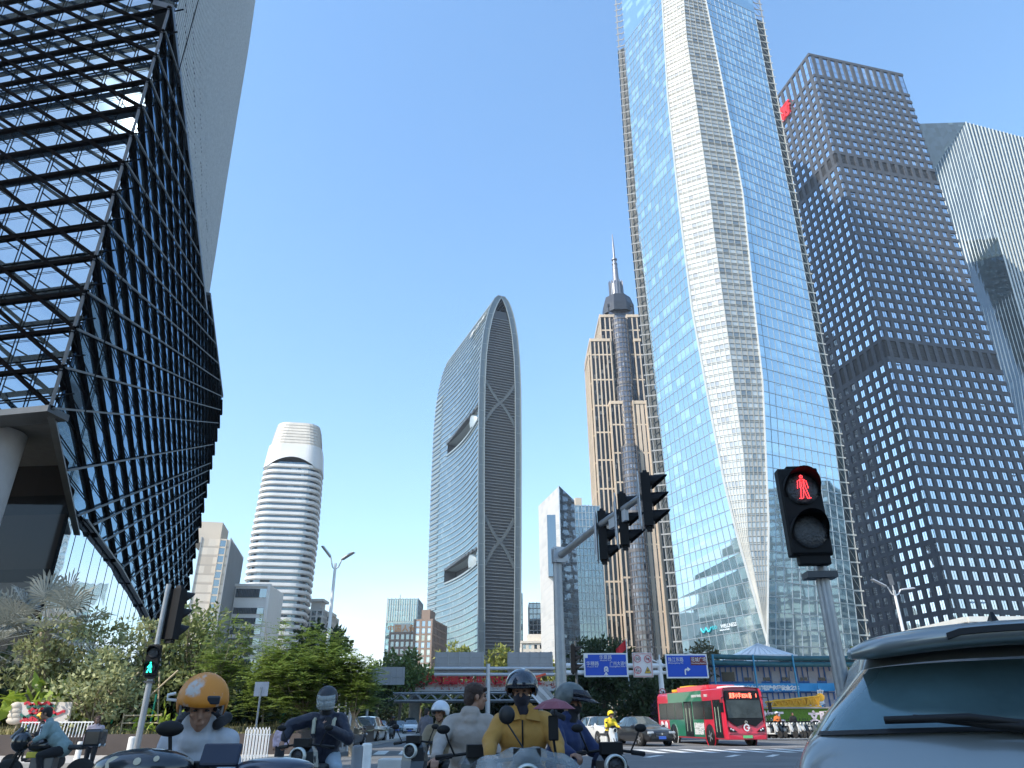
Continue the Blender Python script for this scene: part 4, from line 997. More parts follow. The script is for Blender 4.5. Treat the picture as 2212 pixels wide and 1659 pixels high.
# ================================================================== GROUND, ROADS, PAVEMENTS
M_asph = pm("asphalt", (.15, .15, .148), .85, 0, .22, .35, .25, 40)
M_asph2 = pm("worn_asphalt", (.13, .13, .128), .85, 0, .18, .25, .2, 40)
M_pave = pm("paving_slabs", (.50, .46, .41), .8, 0, .10, 1.5, .1, 20)
M_kerb = pm("kerb_granite", (.36, .35, .33), .75, 0, .12, 3)
M_line = pm("road_paint", (.72, .71, .67), .7, 0, .22, 2.0)
M_soil = pm("dry_grass_bank", (.30, .24, .13), .95, 0, .4, 3, .5, 10, col2=(.16, .17, .07))
def sheet(name, pts, z, mat):
    mb = MB(); mb.add([(p[0], p[1], z) for p in pts], [tuple(range(len(pts)))]); return tag(mb.build(name, mat), kind="structure")
sheet("road", [(-60, -30), (80, -30), (80, 62), (-60, 62)], .004, M_asph)
sheet("road", [(-9.5, 62), (8.5, 62), (-3, 400), (-40, 400)], .005, M_asph)
# raised pavements with kerbs
def pavement(pts, h=.12):
    mb = MB(); mb.prism(pts, 0, h); o = mb.build("pavement", M_pave); tag(o, kind="structure")
    kb = MB(); n = len(pts)
    for i in range(n):
        p, q = V((*pts[i], 0)), V((*pts[(i + 1) % n], 0)); t = (q - p).normalized(); nn = V((t.y, -t.x, 0)); kb.bar(p + V((0, 0, h / 2 + .006)), q + V((0, 0, h / 2 + .006)), h + .012, -nn, -.02, .2)
    tag(kb.build("kerb", M_kerb), kind="structure")
pavement([(-60, 26.5), (-11.2, 26.5), (-8.2, 33), (-9.2, 62), (-12, 110), (-60, 110)])
pavement([(9, 64), (80, 62), (80, 110), (6, 110)])
def band(p, q, w, z=.009):
    p, q = V((*p, 0)), V((*q, 0)); t = (q - p).normalized(); n = V((-t.y, t.x, 0)) * w / 2
    return [(p + n), (q + n), (q - n), (p - n)]
mk = MB()
def stripe(p, q, w, z=.010):
    P = band(p, q, w); mk.add([(a.x, a.y, z) for a in P], [(0, 1, 2, 3)])
# zebra crossing in front of the bus, running left to right
for i in range(30):
    x = -6 + i * 1.15
    stripe((x, 35.5), (x - .5, 40.0), .55)
stripe((-6, 43.0), (32, 43.6), .25); 
for i in range(22): stripe((2 + i * 1.6, 31.5), (2.9 + i * 1.6, 33.3), .30) if i % 3 else None
for k in range(14):
    y = 58 + k * 9; stripe((-1.2 - (y - 62) * .062, y), (-1.5 - (y - 58) * .062, y + 4), .14)
stripe((-7.0, 60), (-20, 210), .12)
tag(mk.build("road_markings", M_line), kind="structure")
# planter wall, bank behind it
def planter():
    mb = MB(); mb.prism([(-40, 33.2), (-8.9, 33.2), (-8.9, 33.7), (-40, 33.7)], .12, .90); mb.prism([(-9.3, 33.7), (-8.9, 33.7), (-9.8, 60), (-10.2, 60)], .12, 1.1)
    tag(mb.build("planter_wall", pm("brown_granite", (.075, .058, .052), .5, 0, .2, .8, .05, 10)), "long low dark brown granite planter wall behind the left pavement", "wall")
    mb = MB(); r = random.Random(3); nx, ny = 40, 24
    P = [[V((-40 + 30.9 * i / nx, 33.7 + 24 * j / ny, .82 + .42 * (1 - math.exp(-j * .35)) * (1 if i < nx - 1 else 0) + r.uniform(-.04, .04) + .06 * math.sin(i * .5 + j))) for i in range(nx + 1)] for j in range(ny + 1)]
    for i in range(nx + 1): P[0][i].z = .84
    vs = [p for row in P for p in row]; mb.add(vs, [(j * (nx + 1) + i, j * (nx + 1) + i + 1, (j + 1) * (nx + 1) + i + 1, (j + 1) * (nx + 1) + i) for j in range(ny) for i in range(nx)], 0, None, True)
    tag(mb.build("planting_bank", M_soil), kind="structure")
    # tufts of dry grass along the front
    g = MB(); r = random.Random(9)
    for i in range(2600):
        x = r.uniform(-30, -9.4); y = 33.8 + r.random() ** 1.6 * 6; z = .86 + .35 * (1 - math.exp(-(y - 33.7) * .35)); h = r.uniform(.10, .30); a = r.uniform(0, 6.28); w = .03; l = V((math.cos(a), math.sin(a), 0))
        g.add([V((x, y, z - .05)) - l * w, V((x, y, z - .05)) + l * w, V((x, y, z + h)) + V((r.uniform(-.12, .12), r.uniform(-.12, .12), 0))], [(0, 1, 2)])
    tag(g.build("dry_grass", pm("straw_grass", (.42, .34, .18), .9, 0, .3, 4, col2=(.22, .24, .09))), kind="stuff")
planter()
# bollards
M_bol = pm("white_bollard_paint", (.68, .66, .62), .55, 0, .12, 3); M_bolg = pm("dark_bollard_paint", (.16, .17, .18), .5)
def bollard(u, v, Y, h=.75, r=.11, mat=None, lb="", gp="bollards at the pavement edges", dome=True):
    p = at(u, v, Y); mb = MB(); mb.lathe((0, 0, 0), [(r * 1.15, 0), (r * 1.15, .05), (r, .06), (r, h * .93), (r * .93, h * .97), (r * .6, h)], 16)
    o = mb.build("bollard", mat or M_bol); o.location = (p.x, Y, .12 if u < 500 else .004); tag(o, lb, "bollard", gp)
bollard(190, 1640, 27.3, .78, .13, lb="white round bollard beside the front wheel of the leaning left motorcycle")
bollard(278, 1640, 27.3, .78, .13, lb="white round bollard just left of the green pedestrian signal pole")
bollard(166, 1640, 29.0, .6, .10, lb="small white bollard farthest left, half hidden by the motorcycle")
bollard(771, 1640, 18.5, .82, .13, M_bolg, lb="dark grey bollard right of the navy-jacketed rider")
bollard(791, 1640, 20.5, .82, .13, lb="white bollard standing next to the dark grey bollard")
mb = MB(); mb.box((0, 0, .22), (1.9, .7, .44)); o = mod_bevel(mb.build("concrete_block", pm("pale_concrete", (.52, .51, .48), .8, 0, .1, 2)), .03); o.location = (at(900, 1630, 21).x, 21, .004); tag(o, "pale concrete block on the road between the bollards and the khaki rider", "block")
mb = MB(); mb.box((0, 0, .24), (1.1, .5, .48)); o = mod_bevel(mb.build("concrete_block", pm("grey_green_concrete", (.20, .23, .22), .8, 0, .1, 2)), .03); o.location = (at(1322, 1650, 11.5).x, 11.5, .004); tag(o, "grey-green concrete block right of the blue-jacketed rider's headlight", "block")
# ================================================================== TREES AND PLANTS
def leafmat(name, a, b, rough=.55, trans=.25):
    m_, N, L, B = nodes(name)
    geo = N.new("ShaderNodeObjectInfo"); uv = N.new("ShaderNodeUVMap"); w = N.new("ShaderNodeTexWhiteNoise"); L.new(uv.outputs[0], w.inputs['Vector'])
    mx = N.new("ShaderNodeMixRGB"); mx.inputs[1].default_value = c4(a); mx.inputs[2].default_value = c4(b); L.new(w.outputs['Value'], mx.inputs[0])
    L.new(mx.outputs[0], B.inputs['Base Color']); B.inputs['Roughness'].default_value = rough; B.inputs['Specular IOR Level'].default_value = .3
    tr = N.new("ShaderNodeBsdfTranslucent"); L.new(mx.outputs[0], tr.inputs[0]); ms = N.new("ShaderNodeMixShader"); ms.inputs[0].default_value = trans
    L.new(B.outputs[0], ms.inputs[1]); L.new(tr.outputs[0], ms.inputs[2]); L.new(ms.outputs[0], N["Material Output"].inputs[0]); return m_
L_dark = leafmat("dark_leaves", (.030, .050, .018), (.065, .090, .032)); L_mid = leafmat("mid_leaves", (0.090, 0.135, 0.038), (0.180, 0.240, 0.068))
L_pale = leafmat("pale_leaves", (.24, .27, .11), (.50, .50, .26), trans=.2); L_feath = leafmat("feathery_leaves", (.16, .24, .05), (.34, .43, .11), trans=.35)
L_yel = leafmat("yellow_green_leaves", (0.180, 0.210, 0.045), (0.360, 0.360, 0.090)); L_palm = leafmat("silver_palm_leaves", (.20, .22, .20), (.36, .37, .33), .45, .15)
L_lime = leafmat("lime_leaves", (.22, .32, .03), (.38, .48, .08), trans=.3); L_purp = leafmat("purple_leaves", (.03, .02, .03), (.06, .035, .045))
M_bark = pm("bark", (.16, .125, .09), .9, 0, .3, 4, .4, 20); M_barkp = pm("pale_bark", (.34, .28, .21), .85, 0, .25, 4, .3, 20)
def leaf(mb, p, d, n, l, w, uid):
    s = d.cross(n).normalized() * (w / 2); mb.add([p, p + d * l * .45 + s, p + d * l, p + d * l * .45 - s], [(0, 1, 2, 3)], 0, [[uid] * 4])
def rdir(r, up=0.0):
    while True:
        v = V((r.uniform(-1, 1), r.uniform(-1, 1), r.uniform(-1, 1)))
        if .1 < v.length < 1: 
            v.normalize(); v.z += up; return v.normalized()
def clump(mb, c, rad, n, l, w, r, tone, flat=.7, up=.2):
    for i in range(n):
        d = rdir(r); p = c + V((d.x * rad, d.y * rad, d.z * rad * flat)) * (r.random() ** .4)
        a = (d * .7 + rdir(r, up) * .8).normalized(); nn = rdir(r, .6); leaf(mb, p, a, nn, l * r.uniform(.7, 1.3), w * r.uniform(.7, 1.2), (tone + r.random() * .3, r.random()))
def feather(mb, c, rad, n, r, tone, l=.5):
    """pinnate sprays: thin leaflets in two rows along a drooping twig"""
    for i in range(n):
        d = rdir(r); d.z = abs(d.z) * .35 - .05; d.normalize(); p = c + rdir(r) * rad * .6 * r.random(); s = d.cross(V((0, 0, 1))).normalized(); L_ = l * r.uniform(.7, 1.3)
        k = 5
        for j in range(k):
            t = (j + .5) / k; q = p + d * L_ * t + V((0, 0, -L_ * .25 * t * t))
            for sg in (1, -1): 
                leaf(mb, q, (s * sg + d * .5).normalized(), V((r.uniform(-.3, .3), r.uniform(-.3, .3), 1)), L_ * .42 * (1 - .4 * t), L_ * .13, (tone + r.random() * .3, i * .01))
def tree(name, loc, h, cr, leafm, label, cat="tree", group=None, seed=1, kind="broad", crown_z=.62, nl=9, clumps=60, per=26, lsize=.35, bark=None, tr=.14, lean=(0, 0), flat=.75, trunks=1, cw=None):
    r = random.Random(seed); root = empty(name, loc, 0, label, cat, group); tk, cm = MB(), MB(); bark = bark or M_bark
    cz = h * crown_z; rz = (h - cz) ; tips = []
    for t in range(trunks):
        bx_ = V((r.uniform(-.3, .3), r.uniform(-.3, .3), 0)) * (trunks > 1); fork = V((lean[0] + r.uniform(-.1, .1) * h, lean[1], cz * .62)) if trunks > 1 else V((lean[0] * .6, lean[1] * .6, cz * .55))
        tk.tube([bx_, lerp(bx_, fork, .5) + V((r.uniform(-.1, .1), 0, 0)), fork], [tr * 1.25, tr, tr * .82], 8)
        for i in range(nl // trunks):
            a = 2 * math.pi * (i + r.random() * .6) / (nl // trunks); e = r.uniform(.2, .95); tip = V((lean[0] + math.cos(a) * cr * .75 * math.sqrt(1 - (e * .8) ** 2), lean[1] + math.sin(a) * cr * .75 * math.sqrt(1 - (e * .8) ** 2), cz + rz * (e * 1.0 - .15)))
            m_ = lerp(fork, tip, .5) + V((r.uniform(-.2, .2), r.uniform(-.2, .2), .12 * h * .3))
            tk.tube([fork, m_, tip], [tr * .5, tr * .3, tr * .1], 6); tips.append(tip)
            for q in range(2):
                t2 = m_ + (rdir(r, .4) * cr * .4); tk.tube([m_, t2], [tr * .22, tr * .06], 5); tips.append(t2)
    for i in range(clumps):
        d = rdir(r, .15); rr_ = r.random() ** .45
        c = V((lean[0] + d.x * cr * rr_, lean[1] + d.y * cr * rr_, cz + d.z * rz * rr_ * (1 if d.z > 0 else .75)))
        if r.random() < .35 and tips: c = r.choice(tips) + rdir(r) * cr * .12
        tone = r.choice((0, .25, .5))
        s = cr * r.uniform(.16, .30)
        if kind == "feather": feather(cm, c, s * 1.2, per, r, tone, lsize)
        else: clump(cm, c, s, per, lsize, lsize * .5, r, tone, flat)
    tk.build("trunk", bark, root); cm.build("crown", leafm, root); return root
def bush(name, loc, rx, ry, h, leafm, label, cat="bush", group=None, seed=1, n=900, l=.3):
    r = random.Random(seed); cm = MB()
    for i in range(n):
        d = rdir(r); k = r.random() ** .3; p = V((d.x * rx * k, d.y * ry * k, abs(d.z) * h * k)); a = (d + rdir(r) * .8).normalized(); leaf(cm, p, a, rdir(r, .5), l * r.uniform(.6, 1.4), l * .5, (r.random() * 1.0, r.random()))
    o = cm.build(name, leafm); o.location = loc; return tag(o, label, cat, group)
def T(u, vtop, Y, wpx, **k):
    """tree placed by its crown: centre u, top v, width in picture px, at depth Y"""
    p = at(u, vtop, Y); w = abs(at(u + wpx / 2, vtop, Y).x - at(u - wpx / 2, vtop, Y).x) / 2
    kk = dict(h=p.z, cr=w); kk.update(k); return tree(kk.pop("name", "broadleaf_tree"), V((p.x, Y, kk.pop("z0", 0))), **kk)
def trees():
    g1 = "pale-leaved trees on the bank below the lattice building"
    T(135, 1318, 35.5, 150, leafm=L_pale, label="pale-leaved tree left of the green pedestrian signal, behind the silver palm", group=g1, seed=2, clumps=120, per=20, lsize=.26, bark=M_barkp, tr=.10, crown_z=.55, flat=.5)
    T(225, 1322, 36.5, 150, leafm=L_pale, label="pale-leaved tree directly in front of the lower glass wall", group=g1, seed=3, clumps=85, per=18, lsize=.26, bark=M_barkp, tr=.10, crown_z=.6, flat=.5)
    T(232, 1408, 34.6, 190, leafm=L_pale, label="low spreading pale-leaved tree propped with slanting poles, left of the green signal", group=g1, seed=4, clumps=150, per=20, lsize=.25, bark=M_barkp, tr=.11, crown_z=.55, flat=.45)
    T(330, 1310, 37.5, 150, leafm=L_pale, label="pale-leaved tree behind the tall dark signal box", group=g1, seed=5, clumps=110, per=20, lsize=.26, bark=M_barkp, tr=.10, crown_z=.5, flat=.5)
    T(455, 1300, 38, 215, leafm=leafmat("olive_leaves", (0.135, 0.173, 0.060), (0.300, 0.330, 0.135)), label="olive-green branching tree with bare forked trunk right of the orange-helmeted rider", seed=6, clumps=170, per=26, lsize=.30, bark=M_barkp, tr=.13, crown_z=.5, trunks=3)
    T(505, 1330, 35, 120, leafm=L_feath, name="feathery_tree", label="light feathery tree in front of the low white annex", seed=7, kind="feather", clumps=90, per=7, lsize=.6, bark=M_barkp, tr=.07, crown_z=.55)
    T(600, 1285, 37, 90, leafm=L_feath, name="feathery_tree", label="thin airy young tree rising in front of the white banded tower", seed=17, kind="feather", clumps=16, per=5, lsize=.55, bark=M_barkp, tr=.05, crown_z=.6)
    T(676, 1364, 35, 262, leafm=L_feath, name="feathery_tree", label="wide green feathery tree spreading above the navy-jacketed rider", seed=8, kind="feather", clumps=420, per=11, lsize=.62, bark=M_barkp, tr=.12, crown_z=.56, nl=12)
    T(776, 1410, 34, 110, leafm=L_feath, name="feathery_tree", label="lower feathery tree whose tip reaches the small grey sign back", seed=9, kind="feather", clumps=130, per=9, lsize=.6, bark=M_barkp, tr=.09, crown_z=.62)
    T(700, 1340, 62, 130, leafm=L_dark, label="dark round-crowned tree behind the feathery tree and lamp post", seed=10, clumps=90, per=34, lsize=.5)
    # dark mass of planting along the left side, seen under the crowns
    g2 = "dark evergreen shrubs filling the bank under the trees"
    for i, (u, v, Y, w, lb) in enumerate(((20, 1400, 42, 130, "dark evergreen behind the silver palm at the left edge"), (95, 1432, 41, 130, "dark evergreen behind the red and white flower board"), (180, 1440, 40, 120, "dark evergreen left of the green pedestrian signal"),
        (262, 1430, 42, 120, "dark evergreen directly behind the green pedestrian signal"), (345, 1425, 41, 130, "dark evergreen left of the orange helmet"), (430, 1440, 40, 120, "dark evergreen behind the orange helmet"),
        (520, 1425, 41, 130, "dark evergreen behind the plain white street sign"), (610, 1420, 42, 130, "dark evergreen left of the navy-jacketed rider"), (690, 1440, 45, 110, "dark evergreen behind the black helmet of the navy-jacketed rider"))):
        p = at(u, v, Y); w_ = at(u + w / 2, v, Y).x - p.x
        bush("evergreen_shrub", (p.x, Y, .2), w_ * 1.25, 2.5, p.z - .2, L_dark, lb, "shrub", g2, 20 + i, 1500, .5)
    # trees lining the far road and beyond the junction
    g3 = "dark street trees beyond the junction"
    T(872, 1405, 120, 120, leafm=L_mid, label="round street tree above the small grey sign back", group=g3, seed=30, clumps=90, per=36, lsize=.8, tr=.25)
    T(820, 1440, 105, 70, leafm=L_dark, label="low dark street tree left of the small grey sign back", group=g3, seed=31, clumps=50, per=34, lsize=.8, tr=.25)
    T(915, 1428, 140, 90, leafm=L_mid, label="street tree between the two grey sign backs", group=g3, seed=32, clumps=70, per=32, lsize=.9, tr=.25)
    T(985, 1392, 150, 90, leafm=L_yel, label="yellow-green tree crown showing above the big left sign back", group=g3, seed=33, clumps=80, per=34, lsize=.9, tr=.3)
    T(1075, 1398, 150, 90, leafm=L_yel, label="yellow-green tree crown between the two big sign backs", group=g3, seed=34, clumps=80, per=34, lsize=.9, tr=.3)
    T(1160, 1410, 160, 90, leafm=L_yel, label="yellow-green tree crown behind the right sign back", group=g3, seed=35, clumps=70, per=34, lsize=.9, tr=.3)
    for i, (u, v, Y, w, lb) in enumerate(((770, 1478, 88, 90, "dark tree under the left end of the overpass"), (850, 1505, 165, 110, "dark tree at the far end of the road, left"), (930, 1500, 150, 110, "dark tree at the far end of the road, centre"), (1010, 1500, 140, 110, "dark tree at the far end of the road behind the khaki rider"), (1095, 1500, 135, 110, "dark tree behind the truss behind the yellow rider"), (1180, 1500, 130, 100, "dark tree left of the main signal mast"))):
        T(u, v, Y, w, leafm=L_dark, label=lb, group="dark trees under the overpass", seed=40 + i, clumps=70, per=34, lsize=.95, tr=.3, crown_z=.45)
    T(1300, 1383, 84, 165, leafm=L_dark, label="big round dark tree behind the left blue road sign", seed=50, clumps=200, per=44, lsize=.5, tr=.35, crown_z=.55)
    T(1230, 1440, 92, 80, leafm=L_mid, label="small tree right of the main signal mast with a sunlit edge", seed=51, clumps=60, per=34, lsize=.5, tr=.2, crown_z=.4)
    T(1440, 1400, 80, 120, leafm=L_dark, label="dark tree behind the white speed limit panel", seed=52, clumps=110, per=40, lsize=.5, tr=.3, crown_z=.42)
    T(1390, 1450, 74, 120, leafm=L_dark, label="dark tree with bare lower branches above the black saloon", seed=53, clumps=90, per=36, lsize=.5, tr=.2, crown_z=.45)
    T(1510, 1388, 90, 110, leafm=leafmat("brownish_leaves", (0.075, 0.075, 0.038), (0.165, 0.150, 0.075)), label="brownish tree rising above the right blue road sign", seed=54, clumps=90, per=30, lsize=.5, tr=.3, crown_z=.5)
    T(1255, 1490, 78, 100, leafm=L_dark, label="dark tree low behind the blue-jacketed rider's helmet", seed=55, clumps=70, per=36, lsize=.5, tr=.2, crown_z=.35)
    T(1855, 1385, 36, 55, leafm=L_yel, name="sapling", label="thin yellow-green sapling rising behind the silver car's left pillar", seed=56, clumps=26, per=12, lsize=.25, tr=.04, crown_z=.4, bark=M_barkp)
    T(1825, 1428, 34, 60, leafm=L_yel, name="sapling", label="low yellow-green sapling beside the red signal pole", seed=57, clumps=26, per=12, lsize=.22, tr=.04, crown_z=.35, bark=M_barkp)
    bush("round_bush", (at(1447, 1540, 60).x, 60, 1.2), 1.5, 1.5, 2.2, L_purp, "purple-leaved round bush behind the black saloon", "bush", None, 60, 900, .25)
    # bushy lime plants in front of the bank
    bush("broadleaf_plant", (at(95, 1520, 34.6).x, 34.6, 1.6), 1.9, .8, 1.4, L_lime, "lime-green broad-leaved plant above the red and white flower board", "plant", None, 61, 90, .85)
    bush("broadleaf_plant", (at(345, 1560, 34.4).x, 34.4, .9), 1.2, .6, 1.0, L_lime, "lime-green plant beside the motorcycle rider's back", "plant", None, 62, 110, .35)
    # fan palms
    def fan_palm(u, vtop, Y, s, seed, label):
        r = random.Random(seed); p = at(u, vtop, Y); h = p.z - 1.4 * s; root = empty("fan_palm", (p.x, Y, .3), 0, label, "palm"); tk = MB()
        tk.tube([(0, 0, 0), (.05, 0, h * .5), (0, 0, h)], [.26, .22, .25], 10)
        for k in range(14):
            a = k * 2.4; z = h - .1 - .09 * k; tk.tube([(0, 0, z), (math.cos(a) * .34, math.sin(a) * .34, z + .18)], [.07, .05], 5)
        tk.build("trunk", M_barkp, root)
        for k in range(15):
            a = k * 2.399; e = lerp(1.25, -.5, k / 14); d = V((math.cos(a) * math.cos(e), math.sin(a) * math.cos(e), math.sin(e))); st = V((0, 0, h)); c = st + d * 1.35 * s; fr = MB(); fr.tube([st, c], [.035, .02], 5)
            sd = d.cross(V((0, 0, 1))); sd = sd.normalized() if sd.length > .1 else V((1, 0, 0)); up = sd.cross(d)
            for j in range(22):
                b = R(-125 + 250 * j / 21); q = (d * math.cos(b) + sd * math.sin(b) + up * (.22 + .1 * abs(math.sin(b)))).normalized(); l = s * (1.25 - .25 * abs(b) / 2) * r.uniform(.9, 1.05)
                w = up.cross(q).normalized() * .05 * s; t1 = c + q * l * .72; tip = c + q * l + V((0, 0, -.18 * s))
                fr.add([c, t1 + w, tip, t1 - w], [(0, 1, 2, 3)], 0, [[(r.random(), k)] * 4])
            fr.build("frond", L_palm, root)
    fan_palm(118, 1295, 35.2, 1.25, 1, "tall silver fan palm beside the lobby column at the left edge")
    fan_palm(-8, 1330, 36, 1.3, 2, "silver fan palm cut off by the left picture edge")
    fan_palm(235, 1480, 39, .8, 3, "small dark fan palm between the tree props, near the green signal pole")
    # bamboo props and rails around the planted trees
    M_bam = pm("bamboo_pole", (.50, .40, .26), .6, 0, .15, 3); M_gp = pm("green_tape_pole", (.02, .30, .16), .5)
    for i, (a, b, Y, m_, lb) in enumerate((((150, 1560), (260, 1470), 35, M_bam, "bamboo prop leaning from the propped tree towards the left"), ((205, 1548), (300, 1452), 35.5, M_bam, "bamboo prop crossing behind the green signal pole"), ((245, 1575), (385, 1448), 35.2, M_bam, "long bamboo prop under the olive tree, highest of the props"), ((340, 1560), (345, 1450), 36, M_bam, "upright bamboo prop left of the orange helmet"),
        ((240, 1563), (258, 1510), 34.6, M_gp, "green taped stake left of the signal pole"), ((325, 1560), (338, 1500), 34.6, M_gp, "green taped stake right of the signal pole"), ((605, 1560), (640, 1480), 36, M_gp, "green taped stake left of the navy-jacketed rider"))):
        mb = MB(); p, q = at(a[0], a[1], Y), at(b[0], b[1], Y + .3); c = V((p.x, Y, p.z)); mb.tube([V((0, 0, 0)), q - c], .045, 6); o = mb.build("tree_stake", m_); o.location = c; tag(o, lb, "stake", "props and stakes around the planted trees")
    mb = MB(); y = 34.3
    for z in (1.32, 1.62): mb.tube([(at(258, 1590, y).x, y, z), (at(340, 1590, y).x, y, z)], .035, 6)
    for u in (258, 299, 340): mb.tube([(at(u, 1590, y).x, y, .8), (at(u, 1590, y).x, y, 1.7)], .035, 6)
    tag(mb.build("bamboo_rail", M_bam), "low bamboo rail on the bank right of the green signal pole", "railing")
trees()
# ================================================================== STREET FURNITURE
M_galv = pm("galvanised_steel", (.33, .34, .35), .45, .55, .12, 4, .1, 25); M_galvl = pm("pale_galvanised_steel", (.55, .56, .57), .5, .3, .08, 2)
M_blk = pm("signal_black", (.005, .005, .006), .6, 0, .2, 5, spec=.25); M_wht = pm("white_paint", (.80, .80, .79), .45, 0, .05, 1)
M_lens = pm("dark_lens", (.035, .035, .038), .18, 0, .3, 20, .3, 60); M_dkgr = pm("dark_grey_paint", (.07, .075, .08), .5)
E_red = pm("red_led", (.6, .02, .03), .4, emit=(1, .05, .06), es=2.2); E_grn = pm("green_led", (.02, .6, .4), .4, emit=(.03, 1, .62), es=1.7)
def led_man(walking, s, mat, parent, y, zc):
    """standing or walking figure of LED dots (outline) lying in the XZ plane"""
    seg = [((0, .42), (0, .42)), ((-.07, .30), (-.10, .0)), ((.07, .30), (.10, .0)), ((-.05, .30), (.05, .30)), ((-.16, .26), (-.2, -.02)), ((.16, .26), (.2, -.02)), ((-.16, .26), (-.06, .32)), ((.16, .26), (.06, .32)),
           ((-.08, .0), (-.13, -.42)), ((.02, -.02), (-.04, -.40)), ((.0, -.02), (.10, -.40)), ((.10, .0), (.19, -.40)), ((-.18, -.43), (-.08, -.43)), ((.12, -.43), (.23, -.42)), ((-.03, .22), (-.04, .04)), ((.04, .22), (.04, .04))]
    if walking: seg = [((-.07, .28), (-.1, 0)), ((.07, .28), (.08, 0)), ((-.03, .28), (-.02, 0)), ((.03, .28), (.03, 0)), ((-.07, .27), (-.24, .02)), ((.07, .27), (.17, .05)), ((-.08, 0), (-.24, -.42)), ((-.02, 0), (-.16, -.42)), ((.02, 0), (.12, -.42)), ((.08, 0), (.20, -.42)), ((-.10, .2), (-.2, .0)), ((.05, .0), (.05, -.38)), ((-.05, 0), (-.20, -.42))]
    mb = MB(); st = .042
    def dot(x, z): mb.ell((x * s, y, zc + z * s), (.017 * s * (1.4 if walking else .92), .006, .017 * s * (1.4 if walking else .92)), 6, 4)
    for a, b in seg:
        n = max(1, int(math.hypot(b[0] - a[0], b[1] - a[1]) / st))
        for i in range(n + 1): dot(lerp(a[0], b[0], i / n), lerp(a[1], b[1], i / n))
    for k in range(8): dot(.055 * math.cos(k * .785), .43 + .055 * math.sin(k * .785))
    return mb.build("lit_figure", mat, parent)
def ped_signal(loc, rz, lit, label, poleH, base, s=1.0, pr=.052, group="pedestrian signals", ox=0):
    root = empty("pedestrian_signal", (base.x, base.y, base.z), rz, label, "traffic light", group)
    z = loc.z - base.z; W_, H_, D_ = .36 * s, .80 * s, .12 * s; f = -.10
    mb = MB(); mb.box((0, f, z), (W_, D_, H_)); mb.box((0, f - D_ / 2 - .008, z), (W_ * .97, .02, H_ * .97)); mb.box((.02, f, z - H_ / 2 - .03), (W_ * .75, D_ * .8, .09 * s)); mb.box((0, f, z + H_ / 2 + .012), (W_ * .5, D_ * .7, .03))
    h = mod_bevel(mb.build("signal_housing", M_blk, root), .012 * s)
    for k in (1, -1):
        zc = z + k * H_ * .245; mb = MB(); Mx = Matrix.Rotation(R(90), 3, 'X')
        mb.lathe((0, f - D_ / 2 - .02, zc), [(.150 * s, 0), (.149 * s, .012), (.12 * s, .022), (.06 * s, .03), (.001, .032)], 28, 0, Mx); mb.build("lens", M_lens, h)
        mb = MB(); n = 20                                   # hood
        for i in range(n):
            a0, a1 = R(-25 + 230 * i / n), R(-25 + 230 * (i + 1) / n); L_ = lambda a: .05 + .15 * max(0, math.sin(a)) ** .8
            for r0 in (.158 * s, .165 * s):
                P = [V((r0 * math.cos(a), f - D_ / 2 - (.01 if q == 0 else L_(a) * s), zc + r0 * math.sin(a))) for a, q in ((a0, 0), (a1, 0), (a1, 1), (a0, 1))]
                mb.quad(*P)
        mb.build("visor", M_blk, h)
        if (lit == 'red' and k == 1) or (lit == 'green' and k == -1): led_man(lit == 'green', .235 * s * (1.25 if lit == 'green' else 1), E_red if lit == 'red' else E_grn, h, f - D_ / 2 - .06, zc)
    mb = MB(); mb.tube([(ox, .02, 0), (ox, .02, poleH)], [pr * 1.25, pr], 14); mb.tube([(ox, .02, 0), (ox, .02, .04)], [pr * 3, pr * 3], 12); mb.build("pole", M_galv, root)
    [MB().box((ox * .7, -.02, zz_), sz_).build("bracket", M_dkgr, root) for zz_, sz_ in ((z - H_ / 2 - .15 * s, (.26 * s, .16, .05)), (z + H_ * .1, (.12, .16, .04)))]
    return root
def veh_head(parent, c, rz, s=1.0, plate=True, mat=M_blk, name="signal_head"):
    """three-lens head whose lenses face local +X"""
    mb = MB(); n = 3; hh = .40 * s
    mb.box((0, 0, 0), (.20 * s, .36 * s, hh * 3)); 
    for k in (-1, 1): mb.box((.0, 0, k * hh * 1.5 + k * .04 * s), (.12 * s, .22 * s, .09 * s), taper=.7 if k > 0 else 1)
    o = mb.build(name, mat, parent, c); o.rotation_euler = (0, 0, rz)
    for k in (-1, 0, 1):
        v = MB(); zc = k * hh; r0 = .165 * s; m_ = 14
        for i in range(m_):
            a0, a1 = R(-40 + 260 * i / m_), R(-40 + 260 * (i + 1) / m_); L_ = lambda a: .06 + .34 * s * max(0, (math.sin(a) + .55) / 1.55)
            for rr_ in (r0, r0 * 1.04): v.quad(V((.1 * s, rr_ * math.cos(a0), zc + rr_ * math.sin(a0))), V((.1 * s, rr_ * math.cos(a1), zc + rr_ * math.sin(a1))), V((.1 * s + L_(a1), rr_ * math.cos(a1), zc + rr_ * math.sin(a1))), V((.1 * s + L_(a0), rr_ * math.cos(a0), zc + rr_ * math.sin(a0))))
        v.build("visor", mat, o); l = MB(); l.lathe((.10 * s, 0, zc), [(.15 * s, 0), (.14 * s, .02), (.001, .04)], 16, 0, Matrix.Rotation(R(90), 3, 'Y')); l.build("lens", M_lens, o)
    if plate:
        b = MB(); b.box((-.16 * s, 0, 0), (.03, .42 * s, hh * 3.1)); b.build("backplate", M_galvl, o)
    return o
